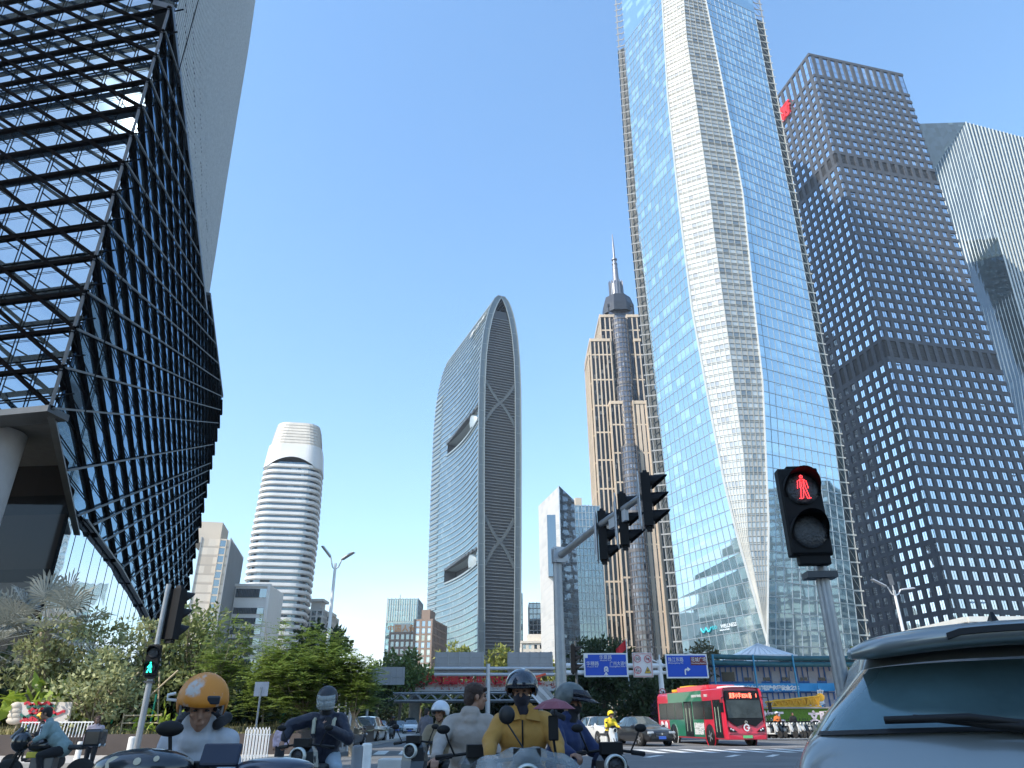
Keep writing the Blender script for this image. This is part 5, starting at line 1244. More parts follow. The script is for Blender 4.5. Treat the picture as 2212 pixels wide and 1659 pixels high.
def street():
    # red pedestrian signal, right foreground
    c = at(1731, 1110, 5.95); base = V((c.x, 6.0, .004)); 
    ped_signal(c, R(-4), 'red', "large black pedestrian signal showing a red standing figure, on the nearest grey pole", 2.66, base, .93, .052, ox=.10)
    # green pedestrian signal, left, with a tall vehicle head on the same pole
    Y = 26.0; base = V((at(290, 1640, Y).x, Y, .12)); c = at(329, 1427, Y)
    r = ped_signal(c, R(6), 'green', "black pedestrian signal with a green walking figure, on the leaning-looking left pole", at(362, 1262, Y).z - .12, base, 1.22, .085)
    zt = at(372, 1325, Y).z - .12; o = veh_head(r, (.36, .1, zt), R(60), 1.42, False)
    # main mast with cranked arm and three heads
    Y = 24.7; base = V((at(1208, 1350, Y).x, Y, .0)); p0 = at(1206, 1202, Y); p1 = at(1384, 1074, 18.8)
    root = empty("signal_mast", base, 0, "tall grey signal mast whose arm reaches up to the right with three black heads", "traffic light")
    L = lambda p: V(p) - base
    mb = MB(); mb.tube([(0, 0, 0), (0, 0, p0.z + .25)], [.20, .145], 10, smooth=False); mb.tube([(0, 0, 0), (0, 0, .05)], [.38, .38], 8); mb.build("pole", M_galv, root)
    mb = MB(); mb.tube([L(p0) + V((.05, -.15, 0)), L(lerp(p0, p1, .5)) + V((0, 0, .05)), L(p1)], [.125, .105, .085], 12); mb.build("arm", M_galv, root)
    mb = MB(); d = (p1 - p0).normalized(); Mz = Matrix.Rotation(math.atan2(d.y, d.x), 3, 'Z')
    for k in (.02, .25): mb.box(L(p0) + d * k, (.05, .52, .52), 0, 0, Mz)
    for a, b in ((1, 1), (1, -1), (-1, 1), (-1, -1)): mb.tube([L(p0) + Mz @ V((-.06, a * .2, b * .2)), L(p0) + Mz @ V((.36, a * .2, b * .2))], .022, 6)
    mb.build("flange", M_galvl, root)
    for (u, v, t, s) in ((1303, 1158, .56, 1.22), (1347, 1124, .80, 1.22), (1398, 1081, 1.0, 1.22)):
        q = lerp(p0, p1, t); c = at(u, v, q.y + .05); veh_head(root, L(c), R(-12), s)
        m2 = MB(); m2.tube([L(q), L(c) + V((-.2, 0, 0))], .03, 6); m2.tube([L(c) + V((-.24, 0, .55)), L(c) + V((-.24, 0, -.55))], .028, 6); m2.build("bracket", M_galv, root)
    mb = MB(); q = lerp(p0, p1, .74); mb.box(L(q) + V((.05, -.2, -.12)), (1.1, .10, .42), 0, 0, Mz); mb.build("cable_box", M_galvl, root)
    # small signal behind the mast
    Y = 38; b = V((at(1247, 1500, Y).x, Y, .0)); rt = empty("signal_mast", b, 0, "small dark signal head seen side-on, just right of the main mast", "traffic light"); mb = MB(); mb.tube([(0, 0, 0), (0, 0, at(1240, 1385, Y).z)], [.08, .06], 8); mb.build("pole", M_dkgr, rt); veh_head(rt, (at(1237, 1424, Y).x - b.x, -.1, at(1237, 1424, Y).z), 0, 1.05, False)
    # lamp posts
    def lamp(u, vtop, ub, Y, heads, label):
        t = at(u, vtop, Y); b = V((t.x, Y, .1)); root = empty("street_lamp", b, 0, label, "street lamp", "white street lamps"); h = t.z - .1; mb = MB(); mb.tube([(0, 0, 0), (0, 0, h)], [.15, .085], 12); mb.build("pole", M_wht, root)
        for (dx, dy, dz, ln) in heads:
            m1 = MB(); d = V((dx, dy, dz)).normalized(); tip = V((0, 0, h)) + d * ln; m1.tube([(0, 0, h - .35), V((0, 0, h - .25)) + V((dx, dy, 0)) * .3, V((0, 0, h)) + d * .5], .045, 7); m1.build("arm", M_wht, root)
            m2 = MB(); q = d.to_track_quat('X', 'Z').to_matrix(); m2.box(V((0, 0, h)) + d * (ln * .72 + .1), (ln * .8, .30, .10), 0, 0, q, taper=.8); mod_bevel(m2.build("lamp_head", M_galvl, root), .03)
        return root
    lamp(725, 1217, 714, 44, ((-.45, -.3, .55, 1.15), (.75, -.4, .35, 1.25)), "white street lamp with two angled heads, above the feathery trees at left")
    lamp(1931, 1275, 1945, 50, ((-.8, -.2, .35, 1.5), (-.3, -.5, .5, 1.2), (.9, .1, .1, 1.3)), "white street lamp with several heads in front of the dark grid tower")
    # steel portal posts under the feathery trees
    Y = 40; b = V((at(735, 1540, Y).x, Y, 0)); mb = MB()
    for dx in (-.45, -.1, .25, .5): mb.tube([(dx, 0, 0), (dx, 0, 3.9 + dx)], .05 if abs(dx) < .3 else .08, 8)
    for z in (2.0, 2.9, 3.6): mb.tube([(-.8, -.02, z), (.5, -.02, z)], .035, 6)
    o = mb.build("pole_frame", M_galvl); o.location = b; tag(o, "group of pale steel posts with short rungs, right of the navy-jacketed rider", "post")
    # direction sign gantry
    Y = 66; bp = V((at(1428, 1470, Y).x, Y, .1)); root = empty("sign_gantry", bp, 0, "white gantry pole carrying two blue road signs and a white limits panel", "road sign")
    L = lambda u, v, dy=0: at(u, v, Y + dy) - bp
    mb = MB(); mb.tube([(0, 0, 0), (0, 0, L(1428, 1425).z)], [.26, .20], 12); mb.build("pole", M_wht, root)
    mb = MB()
    for v in (1438, 1453): mb.tube([L(1222, v), L(1432, v)], .20, 10); mb.tube([L(1428, v), L(1500, v)], .14, 10)
    mb.tube([L(1424, 1432), L(1405, 1424)], .06, 6); mb.tube([L(1425, 1440), L(1424, 1414)], .07, 6); mb.build("arm", M_wht, root)
    M_blue = pm("road_sign_blue", (.004, .075, .52), .4, 0, .04, 1); M_brn = pm("sign_brown", (.20, .03, .035), .4); M_sgr = pm("sign_red_ring", (.62, .10, .12), .4); M_pnk = pm("sign_panel_white", (.80, .76, .74), .4, 0, .02); M_yel = pm("sign_yellow", (.80, .52, .06), .4)
    def panel(u0, v0, u1, v1, m_, border=None, y=-.34, name="sign_panel"):
        a, b = L(u0, v0, y), L(u1, v1, y); mb = MB(); mb.bx(a.x, b.x, a.y, a.y + .06, b.z, a.z, 1); k = .12
        mb.bx(a.x + k, b.x - k, a.y - .012, a.y, b.z + k, a.z - k, 0)
        return mod_bevel(mb.build(name, [m_, border or M_wht], root), .01), a, b
    def tx(par, s, u, v, hpx, m_=None, w=None, dy=-.40, bold=.01):
        a = L(u, v, dy); hz = abs(L(u, v - hpx / 2, dy).z - L(u, v + hpx / 2, dy).z); kw = dict(bold=0)
        if w: kw["width"] = abs(L(u + w / 2, v, dy).x - L(u - w / 2, v, dy).x)
        return text_obj(s, hz * 1.25, m_ or M_wht, par, a, **kw)
    s1, a, b = panel(1260, 1411, 1358, 1462, M_blue)
    tx(s1, "华夏路", 1308, 1419.5, 8, w=27); tx(s1, "Huaxia Rd", 1308, 1426.3, 3.6, w=23); tx(s1, "华穗路", 1280, 1433, 8, w=27); tx(s1, "Huasui Rd", 1280, 1440, 3.6, w=23); tx(s1, "广州大道中", 1336, 1433, 8, w=38); tx(s1, "Guangzhou Ave M", 1336, 1440, 3.6, w=38)
    def shape(par, pts, u, v, m_, dy=-.40, name="sign_symbol", sc=1):
        k = abs(L(u + 1, v, dy).x - L(u, v, dy).x); c = L(u, v, dy); mb = MB(); mb.plate([c + V((p[0] * k * sc, 0, p[1] * k * sc)) for p in pts], (0, -1, 0), .02); return mb.build(name, m_, par)
    shape(s1, [(-1, -5), (1, -5), (1, 0), (5, -2), (0, 6), (-5, -2), (-1, 0)], 1309.5, 1457, M_wht); shape(s1, [(-4.5, -5), (-4.5, 3), (-2.5, 6), (2.5, 6), (4.5, 3), (4.5, -5), (2.2, -5), (2.2, 2), (0, 3.6), (-2.2, 2), (-2.2, -5)], 1309.5, 1446, M_wht)
    shape(s1, [(-1.3, -3), (-1.3, 1.5), (0, 2.6), (1.3, 1.5), (1.3, -3)], 1309.5, 1446.5, M_wht)
    shape(s1, [(-4, -4), (4, -4), (4, 4), (-4, 4)], 1265.5, 1417, M_wht)
    s2, a, b = panel(1365, 1410, 1412, 1463, M_pnk, M_pnk)
    mb = MB(); a_, b_ = L(1366.5, 1411.5, -.40), L(1410.5, 1461.5, -.40)
    for (x0, x1, z0, z1) in ((a_.x, b_.x, a_.z - .06, a_.z), (a_.x, b_.x, b_.z, b_.z + .06), (a_.x, a_.x + .06, b_.z, a_.z), (b_.x - .06, b_.x, b_.z, a_.z)): mb.bx(x0, x1, a_.y - .004, a_.y + .02, z0, z1)
    mb.build("red_border", pm("pale_red_line", (.66, .32, .30), .5), s2)
    def ring(par, u, v, r, m_=M_sgr, w=.16, dy=-.40):
        k = abs(L(u + 1, v, dy).x - L(u, v, dy).x); c = L(u, v, dy); mb = MB(); n = 28; Mx = Matrix.Rotation(R(90), 3, 'X')
        mb.lathe(c + V((0, .01, 0)), [(r * k * (1 - w), 0), (r * k * (1 - w), .03), (r * k, .03), (r * k, 0)], n, 0, Mx, False, False); return mb.build("sign_ring", m_, par)
    for (u, v) in ((1377, 1423), (1399, 1423.5), (1378, 1447.5)): ring(s2, u, v, 7.6)
    M_ink = pm("sign_ink", (.05, .05, .055), .5); tx(s2, "50", 1377, 1423, 7, M_ink, w=9, bold=.0); tx(s2, "4.", 1375.5, 1447.5, 7, M_ink, w=5.5, bold=0); tx(s2, "8m", 1381, 1449, 3.6, M_ink, w=5, bold=0)
    shape(s2, [(-1.8, 0), (1.8, 0), (0, -2.8)], 1378, 1442, M_sgr, dy=-.42); shape(s2, [(-1.8, 0), (1.8, 0), (0, 2.8)], 1378, 1453.5, M_sgr, dy=-.42)
    shape(s2, [(-4, .6), (-1, .8), (3.6, 2.2), (3.6, -2.2), (-1, -.8), (-4, -.6)], 1399, 1423.5, M_ink); shape(s2, [(-5.8, 4.9), (-4.9, 5.8), (5.8, -4.9), (4.9, -5.8)], 1399, 1423.5, M_sgr, dy=-.43)
    shape(s2, [(-7.6, -6), (7.6, -6), (0, 8)], 1399.5, 1448, M_ink); shape(s2, [(-6.2, -5.2), (6.2, -5.2), (0, 6.2)], 1399.5, 1448, M_yel, dy=-.43); shape(s2, [(-2.2, -3.5), (-2.2, 0), (0, 1.6), (2.2, 0), (2.2, -3.5), (1, -3.5), (1, -1), (-1, -1), (-1, -3.5)], 1399.5, 1447.5, M_ink, dy=-.46)
    s3, a, b = panel(1436, 1413, 1532, 1465, M_blue)
    tx(s3, "珠江东路", 1459.5, 1424.5, 8.4, w=33); tx(s3, "Zhujiangdong Rd", 1459.5, 1432.5, 3.6, w=32)
    q, w = L(1491, 1419, -.375), L(1527, 1436.5, -.375); mb = MB(); mb.bx(q.x, w.x, q.y, q.y + .03, w.z, q.z); mb.build("brown_patch", M_brn, s3); tx(s3, "花城广场", 1509, 1424.5, 8.4, w=32, dy=-.42); tx(s3, "Huacheng Square", 1509, 1432.8, 3.6, w=31, dy=-.42)
    shape(s3, [(-5, -8), (-2.4, -8), (-2.4, 0), (-1, 1.4), (1.5, 1.4), (1.5, -1.4), (8, 3), (1.5, 7.6), (1.5, 4.4), (-2.6, 4.4), (-5, 2)], 1484, 1449, M_wht)
    # round no-horn sign on the same pole
    rt = root; c = L(1431, 1495, -.5); Mx = Matrix.Rotation(R(90), 3, 'X'); mb = MB(); k = abs(L(1432, 1495).x - L(1431, 1495).x); mb.lathe(c, [(.001, .02), (7 * k, .02), (7 * k, 0)], 28, 0, Mx, False); ds = mb.build("round_sign", M_wht, rt); ring(ds, 1431, 1495, 7.6, w=.2, dy=-.53); shape(ds, [(-3.6, .6), (-1, .8), (3.2, 2), (3.2, -2), (-1, -.8), (-3.6, -.6)], 1431, 1495, M_ink, dy=-.54); shape(ds, [(-5.6, 4.7), (-4.7, 5.6), (5.6, -4.7), (4.7, -5.6)], 1431, 1495, M_sgr, dy=-.57)
    # sign gantry seen from behind
    Y = 62; bp = V((at(1054, 1470, Y).x, Y, .1)); root = empty("sign_gantry", bp, 0, "grey gantry seen from behind with two big ribbed sign backs above the overpass", "road sign")
    mb = MB(); mb.tube([(0, 0, 0), (0, 0, at(1054, 1434, Y).z - .1)], [.20, .17], 12); mb.build("pole", M_galvl, root)
    L2 = lambda u, v, dy=0: at(u, v, Y + dy) - bp
    mb = MB()
    for v in (1444, 1457): mb.tube([L2(938, v), L2(1198, v)], .13, 8)
    mb.build("arm", M_galvl, root); M_bk = pm("sign_back_aluminium", (.36, .36, .37), .55, .15, .06, 1)
    for (u0, u1) in ((940, 1045), (1096, 1195)):
        a, b = L2(u0, 1409, .25), L2(u1, 1460, .25); mb = MB(); mb.bx(a.x, b.x, a.y, a.y + .05, b.z, a.z); o = mod_bevel(mb.build("sign_back", M_bk, root), .01)
        mb = MB(); n = 5
        for i in range(n): x = lerp(a.x, b.x, (i + .15) / (n - .7)); mb.bx(x - .04, x + .04, a.y - .07, a.y - .002, b.z - .1, a.z + .05)
        for i in range(4): z = lerp(b.z, a.z, (i + .5) / 4 - .1); mb.bx(a.x, b.x, a.y - .03, a.y - .001, z - .025, z + .025)
        mb.build("stiffeners", M_galv, o)
    Y = 84; a, b = at(803, 1441, Y), at(873, 1479, Y); root = empty("road_sign", ((a.x), Y, 0), 0, "smaller grey sign back at the left end of the overpass", "road sign"); mb = MB(); mb.bx(0, b.x - a.x, 0, .06, b.z, a.z); mb.build("sign_back", M_bk, root); mb = MB()
    for i in range(6): x = (b.x - a.x) * (i + .3) / 5.6; mb.bx(x - .05, x + .05, -.08, -.002, b.z, a.z)
    mb.bx(0, b.x - a.x, -.1, -.01, lerp(b.z, a.z, .45) - .08, lerp(b.z, a.z, .45) + .08); mb.build("stiffeners", M_galv, root); mb = MB(); mb.tube([(-.2, .3, 0), (-.2, .3, a.z)], .15, 8); mb.build("pole", M_galv, root)
    # plain white sign on a pole
    Y = 28; a, b = at(551, 1473, Y), at(577, 1504, Y); root = empty("street_sign", ((a.x + b.x) / 2, Y, .12), 0, "small plain white sign back on a thin leaning-looking pole, left of centre", "sign"); w = (b.x - a.x) / 2
    mb = MB(); mb.bx(-w, w, .02, .04, b.z - .12, a.z - .12); mod_bevel(mb.build("sign_back", pm("dull_white_back", (.52, .50, .52), .6, 0, .1, 3), root), .01); mb = MB(); mb.tube([(0, 0, 0), (0, 0, a.z - .3)], .035, 8); mb.build("pole", M_galv, root)
    # white tubular fence
    Y = 27; mb = MB(); x0, x1 = at(530, 1590, Y).x, at(584, 1590, Y).x; n = 8
    for i in range(n):
        x = lerp(x0, x1, i / n); w = (x1 - x0) / n * .33; mb.tube([(x, 0, .0), (x, 0, .95), (x + w, 0, 1.04), (x + 2 * w, 0, .95), (x + 2 * w, 0, .0)], .018, 6)
    for z in (.18, .82): mb.tube([(x0, .03, z), (x1, .03, z)], .022, 6)
    o = mb.build("hoop_fence", M_wht); o.location = (0, Y, .12); tag(o, "white hooped tubular fence behind the girl in the pink puffer coat", "fence")
    Y = 30; mb = MB(); x0, x1 = at(48, 1560, Y + 3).x, at(205, 1560, Y + 3).x; n = 22
    for i in range(n): x = lerp(x0, x1, i / n); mb.tube([(x, 3, .8), (x + .03, 3, 1.4)], .025, 6)
    mb.tube([(x0, 3, 1.36), (x1, 3, 1.36)], .025, 6); o = mb.build("picket_rail", M_wht); o.location = (0, Y, 0); tag(o, "short white picket rail under the red and white flower board", "fence")
    # red and white board
    Y = 33.3; a, b = at(45, 1517, Y), at(145, 1562, Y); mb = MB(); w, h = b.x - a.x, a.z - b.z; root = empty("flower_board", (a.x, Y, b.z), 0, "red and white striped flower board on the bank at the left edge", "board"); mb.bx(0, w, 0, .12, 0, h); mb.build("board", pm("board_white", (.6, .55, .5), .7, 0, .15, 2), root)
    r = random.Random(4); M_rd = pm("board_red", (.55, .03, .05), .5); M_gn = pm("board_green", (.03, .14, .11), .6)
    for k in range(7):
        mb = MB(); z = h * (k + .5) / 7; x0 = r.uniform(.1, .5) * w * .5; x1 = w * r.uniform(.6, 1); n = 14; P = [V((lerp(x0, x1, i / n), -.02, z + .06 * math.sin(i * 1.3 + k))) for i in range(n + 1)]
        for p, q in zip(P, P[1:]): mb.bar(p, q, .10, (0, -1, 0), 0, .03)
        mb.build("stripe", M_gn if k in (2, 5) else M_rd, root)
    mb = MB(); 
    for k in range(4): mb.ell((-.1 - .02 * k, .05, h * (k + .6) / 4.4), (.34 - .03 * k, .2, .17), 12, 6)
    mb.build("stone_end", pm("cream_stone", (.62, .54, .44), .8), root)
    for x in (.3, w * .5, w - .3): mb = MB(); mb.tube([(x, .06, -1.2), (x, .06, .05)], .04, 6); mb.build("leg", M_galv, root)
    # flag
    Y = 78; a = at(1352, 1380, Y); root = empty("flag", (a.x, Y, 0), 0, "red national flag on a thin pole above the left blue road sign", "flag"); mb = MB(); mb.tube([(0, 0, 0), (0, 0, a.z)], .05, 8); mb.build("flagpole", M_wht, root)
    mb = MB(); n = 8
    P = [[V((-.05 - i * .15, .12 * math.sin(i * .9), a.z - .1 - i * .13 - j * .9)) for i in range(n)] for j in (0, 1)]
    for i in range(n - 1): mb.quad(P[0][i], P[0][i + 1], P[1][i + 1], P[1][i])
    fl = mb.build("flag_cloth", pm("flag_red", (.60, .02, .03), .7), root); m_ = fl.modifiers.new("s", 'SOLIDIFY'); m_.thickness = .03
    # overpass with red letters, truss footbridge, stair
    Y = 120; zD0, zD1 = at(1000, 1493, Y).z, at(1000, 1484, Y).z; x0, x1 = at(735, 1488, Y).x, at(1235, 1488, Y).x
    root = empty("overpass", ((x0 + x1) / 2, Y, 0), 0, "concrete overpass with red flowers and red lettering along its parapet", "bridge"); xc = (x0 + x1) / 2
    mb = MB(); mb.bx(x0 - xc, x1 - xc, 0, 14, zD0, zD1); mb.build("girder", pm("girder_white", (.58, .57, .56), .7, 0, .12, .3), root)
    mb = MB(); mb.bx(x0 - xc, x1 - xc, .2, .5, zD1, zD1 + .75); 
    for i in range(40): x = lerp(x0, x1, i / 40) - xc; mb.bx(x - .06, x + .06, .05, .2, zD1, zD1 + 1.0)
    mb.build("parapet", pm("parapet_cream", (.62, .50, .42), .7), root)
    g = MB(); r = random.Random(8)
    for k in range(650):
        cx = r.choice([lerp(x0, x1, q) - xc for q in (.27, .33, .45, .55, .62, .7, .8, .9, .97)]) + r.gauss(0, 1.2); d = rdir(r); leaf(g, V((cx, .0 + r.uniform(-.2, .1), zD1 + r.uniform(-.35, .55))), d, rdir(r), .26, .16, (r.random(), k))
    g.build("red_flowers", leafmat("red_bloom", (.42, .05, .04), (.65, .16, .10)), root)
    M_lr = pm("letter_red", (.58, .015, .025), .5)
    for ch, u in zip("努力创造属于新时代的光辉业绩", [907, 925, 944, 963, 983, 1002, 1021, 1041, 1060, 1080, 1099, 1118, 1138, 1157]):
        p = at(u, 1466, Y - .6); text_obj(ch, 1.75, M_lr, root, V((p.x - xc, -.6, p.z)), name="red_letter", bold=.07, depth=.1)
    for i, x in enumerate([lerp(x0, x1, t) - xc for t in (.02, .30, .98)]): mb = MB(); mb.lathe((x, 7, 0), [(.9, 0), (.9, zD0)], 16); mb.build("pier", pm("pier_concrete", (.3, .3, .29), .8), root)
    Y2 = 108; za, zb = at(1000, 1497, Y2).z, at(1000, 1513, Y2).z; xa, xb = at(765, 1500, Y2).x, at(1190, 1500, Y2).x; root = empty("truss_footbridge", ((xa + xb) / 2, Y2, 0), 0, "steel truss footbridge crossing below the overpass", "bridge"); xm = (xa + xb) / 2
    for dy in (0, 2.2):
        mb = MB(); n = 26
        mb.tube([(xa - xm, dy, za), (xb - xm, dy, za)], .14, 6); mb.tube([(xa - xm, dy, zb), (xb - xm, dy, zb)], .14, 6)
        for i in range(n): p, q = lerp(xa, xb, i / n) - xm, lerp(xa, xb, (i + 1) / n) - xm; mb.tube([(p, dy, zb if i % 2 else za), (q, dy, za if i % 2 else zb)], .07, 5)
        mb.build("truss", M_galv, root)
    mb = MB(); mb.bx(xa - xm, xb - xm, 0, 2.2, zb - .25, zb - .1); mb.build("deck", M_dkgr, root); mb = MB(); mb.bx(at(1165, 1500, Y2).x - xm, at(1225, 1500, Y2).x - xm, -.2, 0, zb - .5, zb - .1); mb.build("pale_beam", M_wht, root)
    for t in (.05, .95): mb = MB(); mb.tube([(lerp(xa, xb, t) - xm, 1.1, 0), (lerp(xa, xb, t) - xm, 1.1, zb)], .3, 10); mb.build("pier", M_galv, root)
    Y3 = 60; root = empty("covered_stair", (at(1150, 1500, Y3).x, Y3, 0), 0, "grey covered stairway slanting down behind the red umbrella", "stairs"); mb = MB()
    p, q = at(1140, 1483, Y3), at(1182, 1528, Y3)
    for k in range(4):
        o_ = V((.42 * k, .4 * k, 0)); a, b = V((p.x - root.location.x, 0, p.z)) + o_, V((q.x - root.location.x, 0, q.z)) + o_; mb.bar(a, b, .26, (0, -1, 0), 0, .06, k % 2)
    mb.build("stair_panels", [M_galvl, M_galv], root); mb = MB(); a, b = V((p.x - root.location.x - .3, -.2, p.z)), V((q.x - root.location.x - .3, -.2, q.z)); mb.tube([a, b], .07, 6); mb.build("handrail", M_wht, root)
    mb = MB(); p, q = at(1098, 1480, 57), at(1179, 1456, 57); mb.bar(V((0, 0, 0)), q - p, .16, (0, -1, 0), 0, .1); o = mb.build("barrier_arm", pm("barrier_orange_red", (.70, .08, .03), .4, emit=None)); o.location = p; tag(o, "thin orange-red slanting bar in front of the red lettering", "barrier")
street()
def barracks():
    Y = 88; x = lambda u: at(u, 1480, Y).x; zz = lambda v: at(1700, v, Y).z; X0, X1 = x(1535), x(1845); org = V((X0, Y, .0))
    root = empty("site_office", org, 0, "two-storey grey and blue construction site office with a blue slogan banner", "building")
    M_pn = pm("cabin_panel", (.47, .46, .52), .6, 0, .06, .8); M_bl = pm("cabin_blue", (.03, .13, .38), .5); M_bl2 = pm("banner_blue", (.03, .30, .62), .5, 0, .05, .5); M_wn = pm("cabin_window", (.03, .035, .04), .15); M_tl = pm("teal_tarpaulin", (.02, .10, .12), .5, 0, .25, 1.5)
    M_sb = pm("scaffold_blue", (.05, .28, .45), .45)
    w = X1 - X0; ht = zz(1437); h1 = zz(1480); mb = MB(); mb.bx(0, w, 0, 7, 0, ht); mb.build("wall", M_pn, root)
    fr = MB(); n = 26
    for i in range(n + 1): xx = w * i / n; fr.bx(xx - .07, xx + .07, -.08, -.002, 0, ht)
    for z in (ht - .1, zz(1474), zz(1495), .2): fr.bx(0, w, -.1, -.003, z - .1, z + .1)
    fr.build("blue_frame", M_bl, root)
    for fl, (va, vb) in enumerate(((1463.5, 1470), (1529.5, 1538))):
        for u in (1615, 1656, 1696, 1736, 1775, 1810) if fl == 0 else (1575, 1615, 1660, 1700, 1745, 1790):
            a, b = at(u - 8.5, va, Y), at(u + 8.5, vb, Y); mb = MB()
            for k in (0, 1): mb.bx(a.x - X0 + (b.x - a.x) * k / 2 + .03, a.x - X0 + (b.x - a.x) * (k + 1) / 2 - .03, -.12, -.02, b.z, a.z)
            mb.build("window", M_wn if fl == 0 or u in (1700, 1745) else M_bl, root)
    a, b = at(1558, 1452, Y), at(1588, 1472, Y); mb = MB(); mb.bx(a.x - X0, b.x - X0, -.12, -.02, b.z, a.z); mb.build("window", M_wn, root)
    for i, u in enumerate((1637, 1677, 1716, 1757, 1795)):
        for zt, hh in ((zz(1450), 2.2), (zz(1512), 2.4)):
            mb = MB(); a = at(u, 1480, Y); mb.bx(a.x - X0 - .42, a.x - X0 + .42, -.11, -.02, zt - hh, zt); mb.build("door", pm("door_grey", (.40, .42, .48), .5) if i == 0 and hh == 2.2 else bpy.data.materials["door_grey"], root)
    mb = MB(); mb.bx(-.3, w, -1.5, .2, ht, ht + .35); mb.build("roof_edge", M_dkgr, root)
    # banner with slogan
    a, b = at(1552, 1477, Y - 1.2), at(1785, 1493, Y - 1.2); mb = MB(); mb.bx(a.x - X0, b.x - X0 + 6, -1.25, -1.2, b.z, a.z); bn = mb.build("slogan_banner", M_bl2, root)
    p, q = at(1572, 1485, Y - 1.3), at(1727, 1487, Y - 1.3); text_obj("责任心是安全之魂标准化是安全之本", (a.z - b.z) * .62, M_wht, root, V(((p.x + q.x) / 2 - X0, -1.3, (p.z + q.z) / 2)), width=q.x - p.x, bold=.04)
    a, b = at(1640, 1538, Y - 1.4), at(1790, 1560, Y - 1.4); mb = MB(); mb.bx(a.x - X0, b.x - X0 + 5, -1.45, -1.4, b.z, a.z); mb.build("slogan_banner", M_bl2, root)
    text_obj("科学管理 精心施工 安全生产", .85, M_wht, root, V(((a.x + b.x) / 2 - X0 - 2, -1.5, a.z - .65)), width=(b.x - a.x) * .8, bold=.03)
    for (u0, u1, s) in ((1765, 1781, "应急通道"), (1803, 1822, "安全第一")):
        a, b = at(u0, 1478, Y - 1.8), at(u1, 1540, Y - 1.8); mb = MB(); mb.bx(a.x - X0, b.x - X0, -1.9, -1.82, b.z, a.z); sg = mb.build("hanging_banner", M_bl2, root)
        for i, ch in enumerate(s): text_obj(ch, .8, M_wht, sg, V(((a.x + b.x) / 2 - X0, -1.95, a.z - .9 - i * .92)), bold=.03)
    # scaffold posts and the two rolled teal awnings above
    sc = MB(); 
    for u in (1546, 1635, 1722, 1812): p = at(u + 3, 1500, Y - 3); sc.tube([(p.x - X0, -3, 0), (p.x - X0 , -3, at(u, 1414, Y - 3).z)], .11, 8)
    sc.build("scaffold_post", M_sb, root)
    for v in (1419, 1432):
        mb = MB(); a, b = at(1536, v - 1, Y - 2.5), at(1845, v + 3, Y - 2.5); mb.tube([V((a.x - X0, -2.5, a.z)), V(((a.x + b.x) / 2 - X0, -2.5, (a.z + b.z) / 2 - .12)), V((b.x - X0 + 8, -2.5, b.z))], .27, 10); mb.build("rolled_awning", M_tl, root)
    mb = MB(); 
    for i in range(14): xx = w * i / 13; mb.tube([(xx, -2.4, at(1700, 1433, Y).z), (xx, -.5, ht + .3)], .06, 5); mb.tube([(xx, -2.4, at(1700, 1433, Y).z), (xx + .2, -.8, at(1700, 1421, Y).z)], .06, 5)
    mb.build("awning_brackets", M_dkgr, root)
    # grey-blue annex cabin left of it, behind the bus
    Y4 = 92; a, b = at(1512, 1478, Y4), at(1546, 1478, Y4); r2 = empty("site_cabin", (a.x, Y4, 0), 0, "plain grey site cabin with blue posts left of the two-storey site office", "building"); mb = MB(); mb.bx(0, b.x - a.x, 0, 5, 0, at(1520, 1452, Y4).z); mb.build("wall", M_pn, r2); mb = MB()
    for i in range(5): xx = (b.x - a.x) * i / 4; mb.bx(xx - .08, xx + .08, -.1, -.01, 0, at(1520, 1452, Y4).z)
    mb.build("blue_posts", M_bl, r2)
    # white glass pyramid canopy between site office and tower
    Y5 = 150; ap = at(1662, 1381, Y5); bl_, br_ = at(1596, 1416, Y5), at(1722, 1416, Y5); root = empty("glass_pyramid", (ap.x, Y5, 0), 0, "white glass pyramid roof rising above the site office", "building"); mb = MB(); L = lambda p: V((p.x - ap.x, p.y - Y5, p.z)); A = L(ap) + V((0, 8, 0)); B, C = L(bl_), L(br_); D, E = B + V((0, 16, 0)), C + V((0, 16, 0))
    mb.add([A, B, C, D, E], [(0, 1, 2), (0, 2, 4), (0, 4, 3), (0, 3, 1)]); mb.build("glass_roof", pm("white_glass", (.70, .74, .78), .25, 0, .03, .1), root); mb = MB()
    for t in [i / 8 for i in range(9)]: mb.bar(lerp(B, C, t), A, .10, (0, -1, .3), 0, .08)
    mb.bar(B, C, .35, (0, -1, 0), 0, .2); mb.build("glazing_bars", M_galvl, root)
    a, b = at(1580, 1424, Y5 - 3), at(1722, 1437, Y5 - 3); mb = MB(); mb.bx(a.x - ap.x, b.x - ap.x + 3, -3, -1, 0, a.z - 1.5); mb.bx(a.x - ap.x + 3, b.x - ap.x, -3.2, -1, a.z - 1.5, a.z); mb.build("entrance_block", pm("white_cladding", (.66, .70, .75), .4), root)
    # hedge-green hoarding with crane boom on top
    Y6 = 69; a, b = at(1640, 1531, Y6), at(1880, 1568, Y6); root = empty("site_hoarding", (a.x, Y6, .1), 0, "bright grass-green site hoarding with white characters behind the parked scooters", "hoarding"); mb = MB(); w = b.x - a.x; h = a.z - .1; mb.bx(0, w, 0, .15, 0, h); mb.build("green_panel", pm("turf_green", (.10, .19, .02), .9, 0, .25, 6, .5, 40), root); mb = MB(); mb.bx(-.05, w, -.15, .3, h, h + .12); mb.build("coping", pm("coping_grey", (.3, .28, .26), .7), root)
    M_pk = pm("hoarding_letter", (.80, .66, .66), .5)
    for s, u in (("施工", 1671), ("文明", 1770)): p = at(u, 1551, Y6); text_obj(s, .95, M_pk, root, V((p.x - a.x, -.05, p.z)), bold=.05)
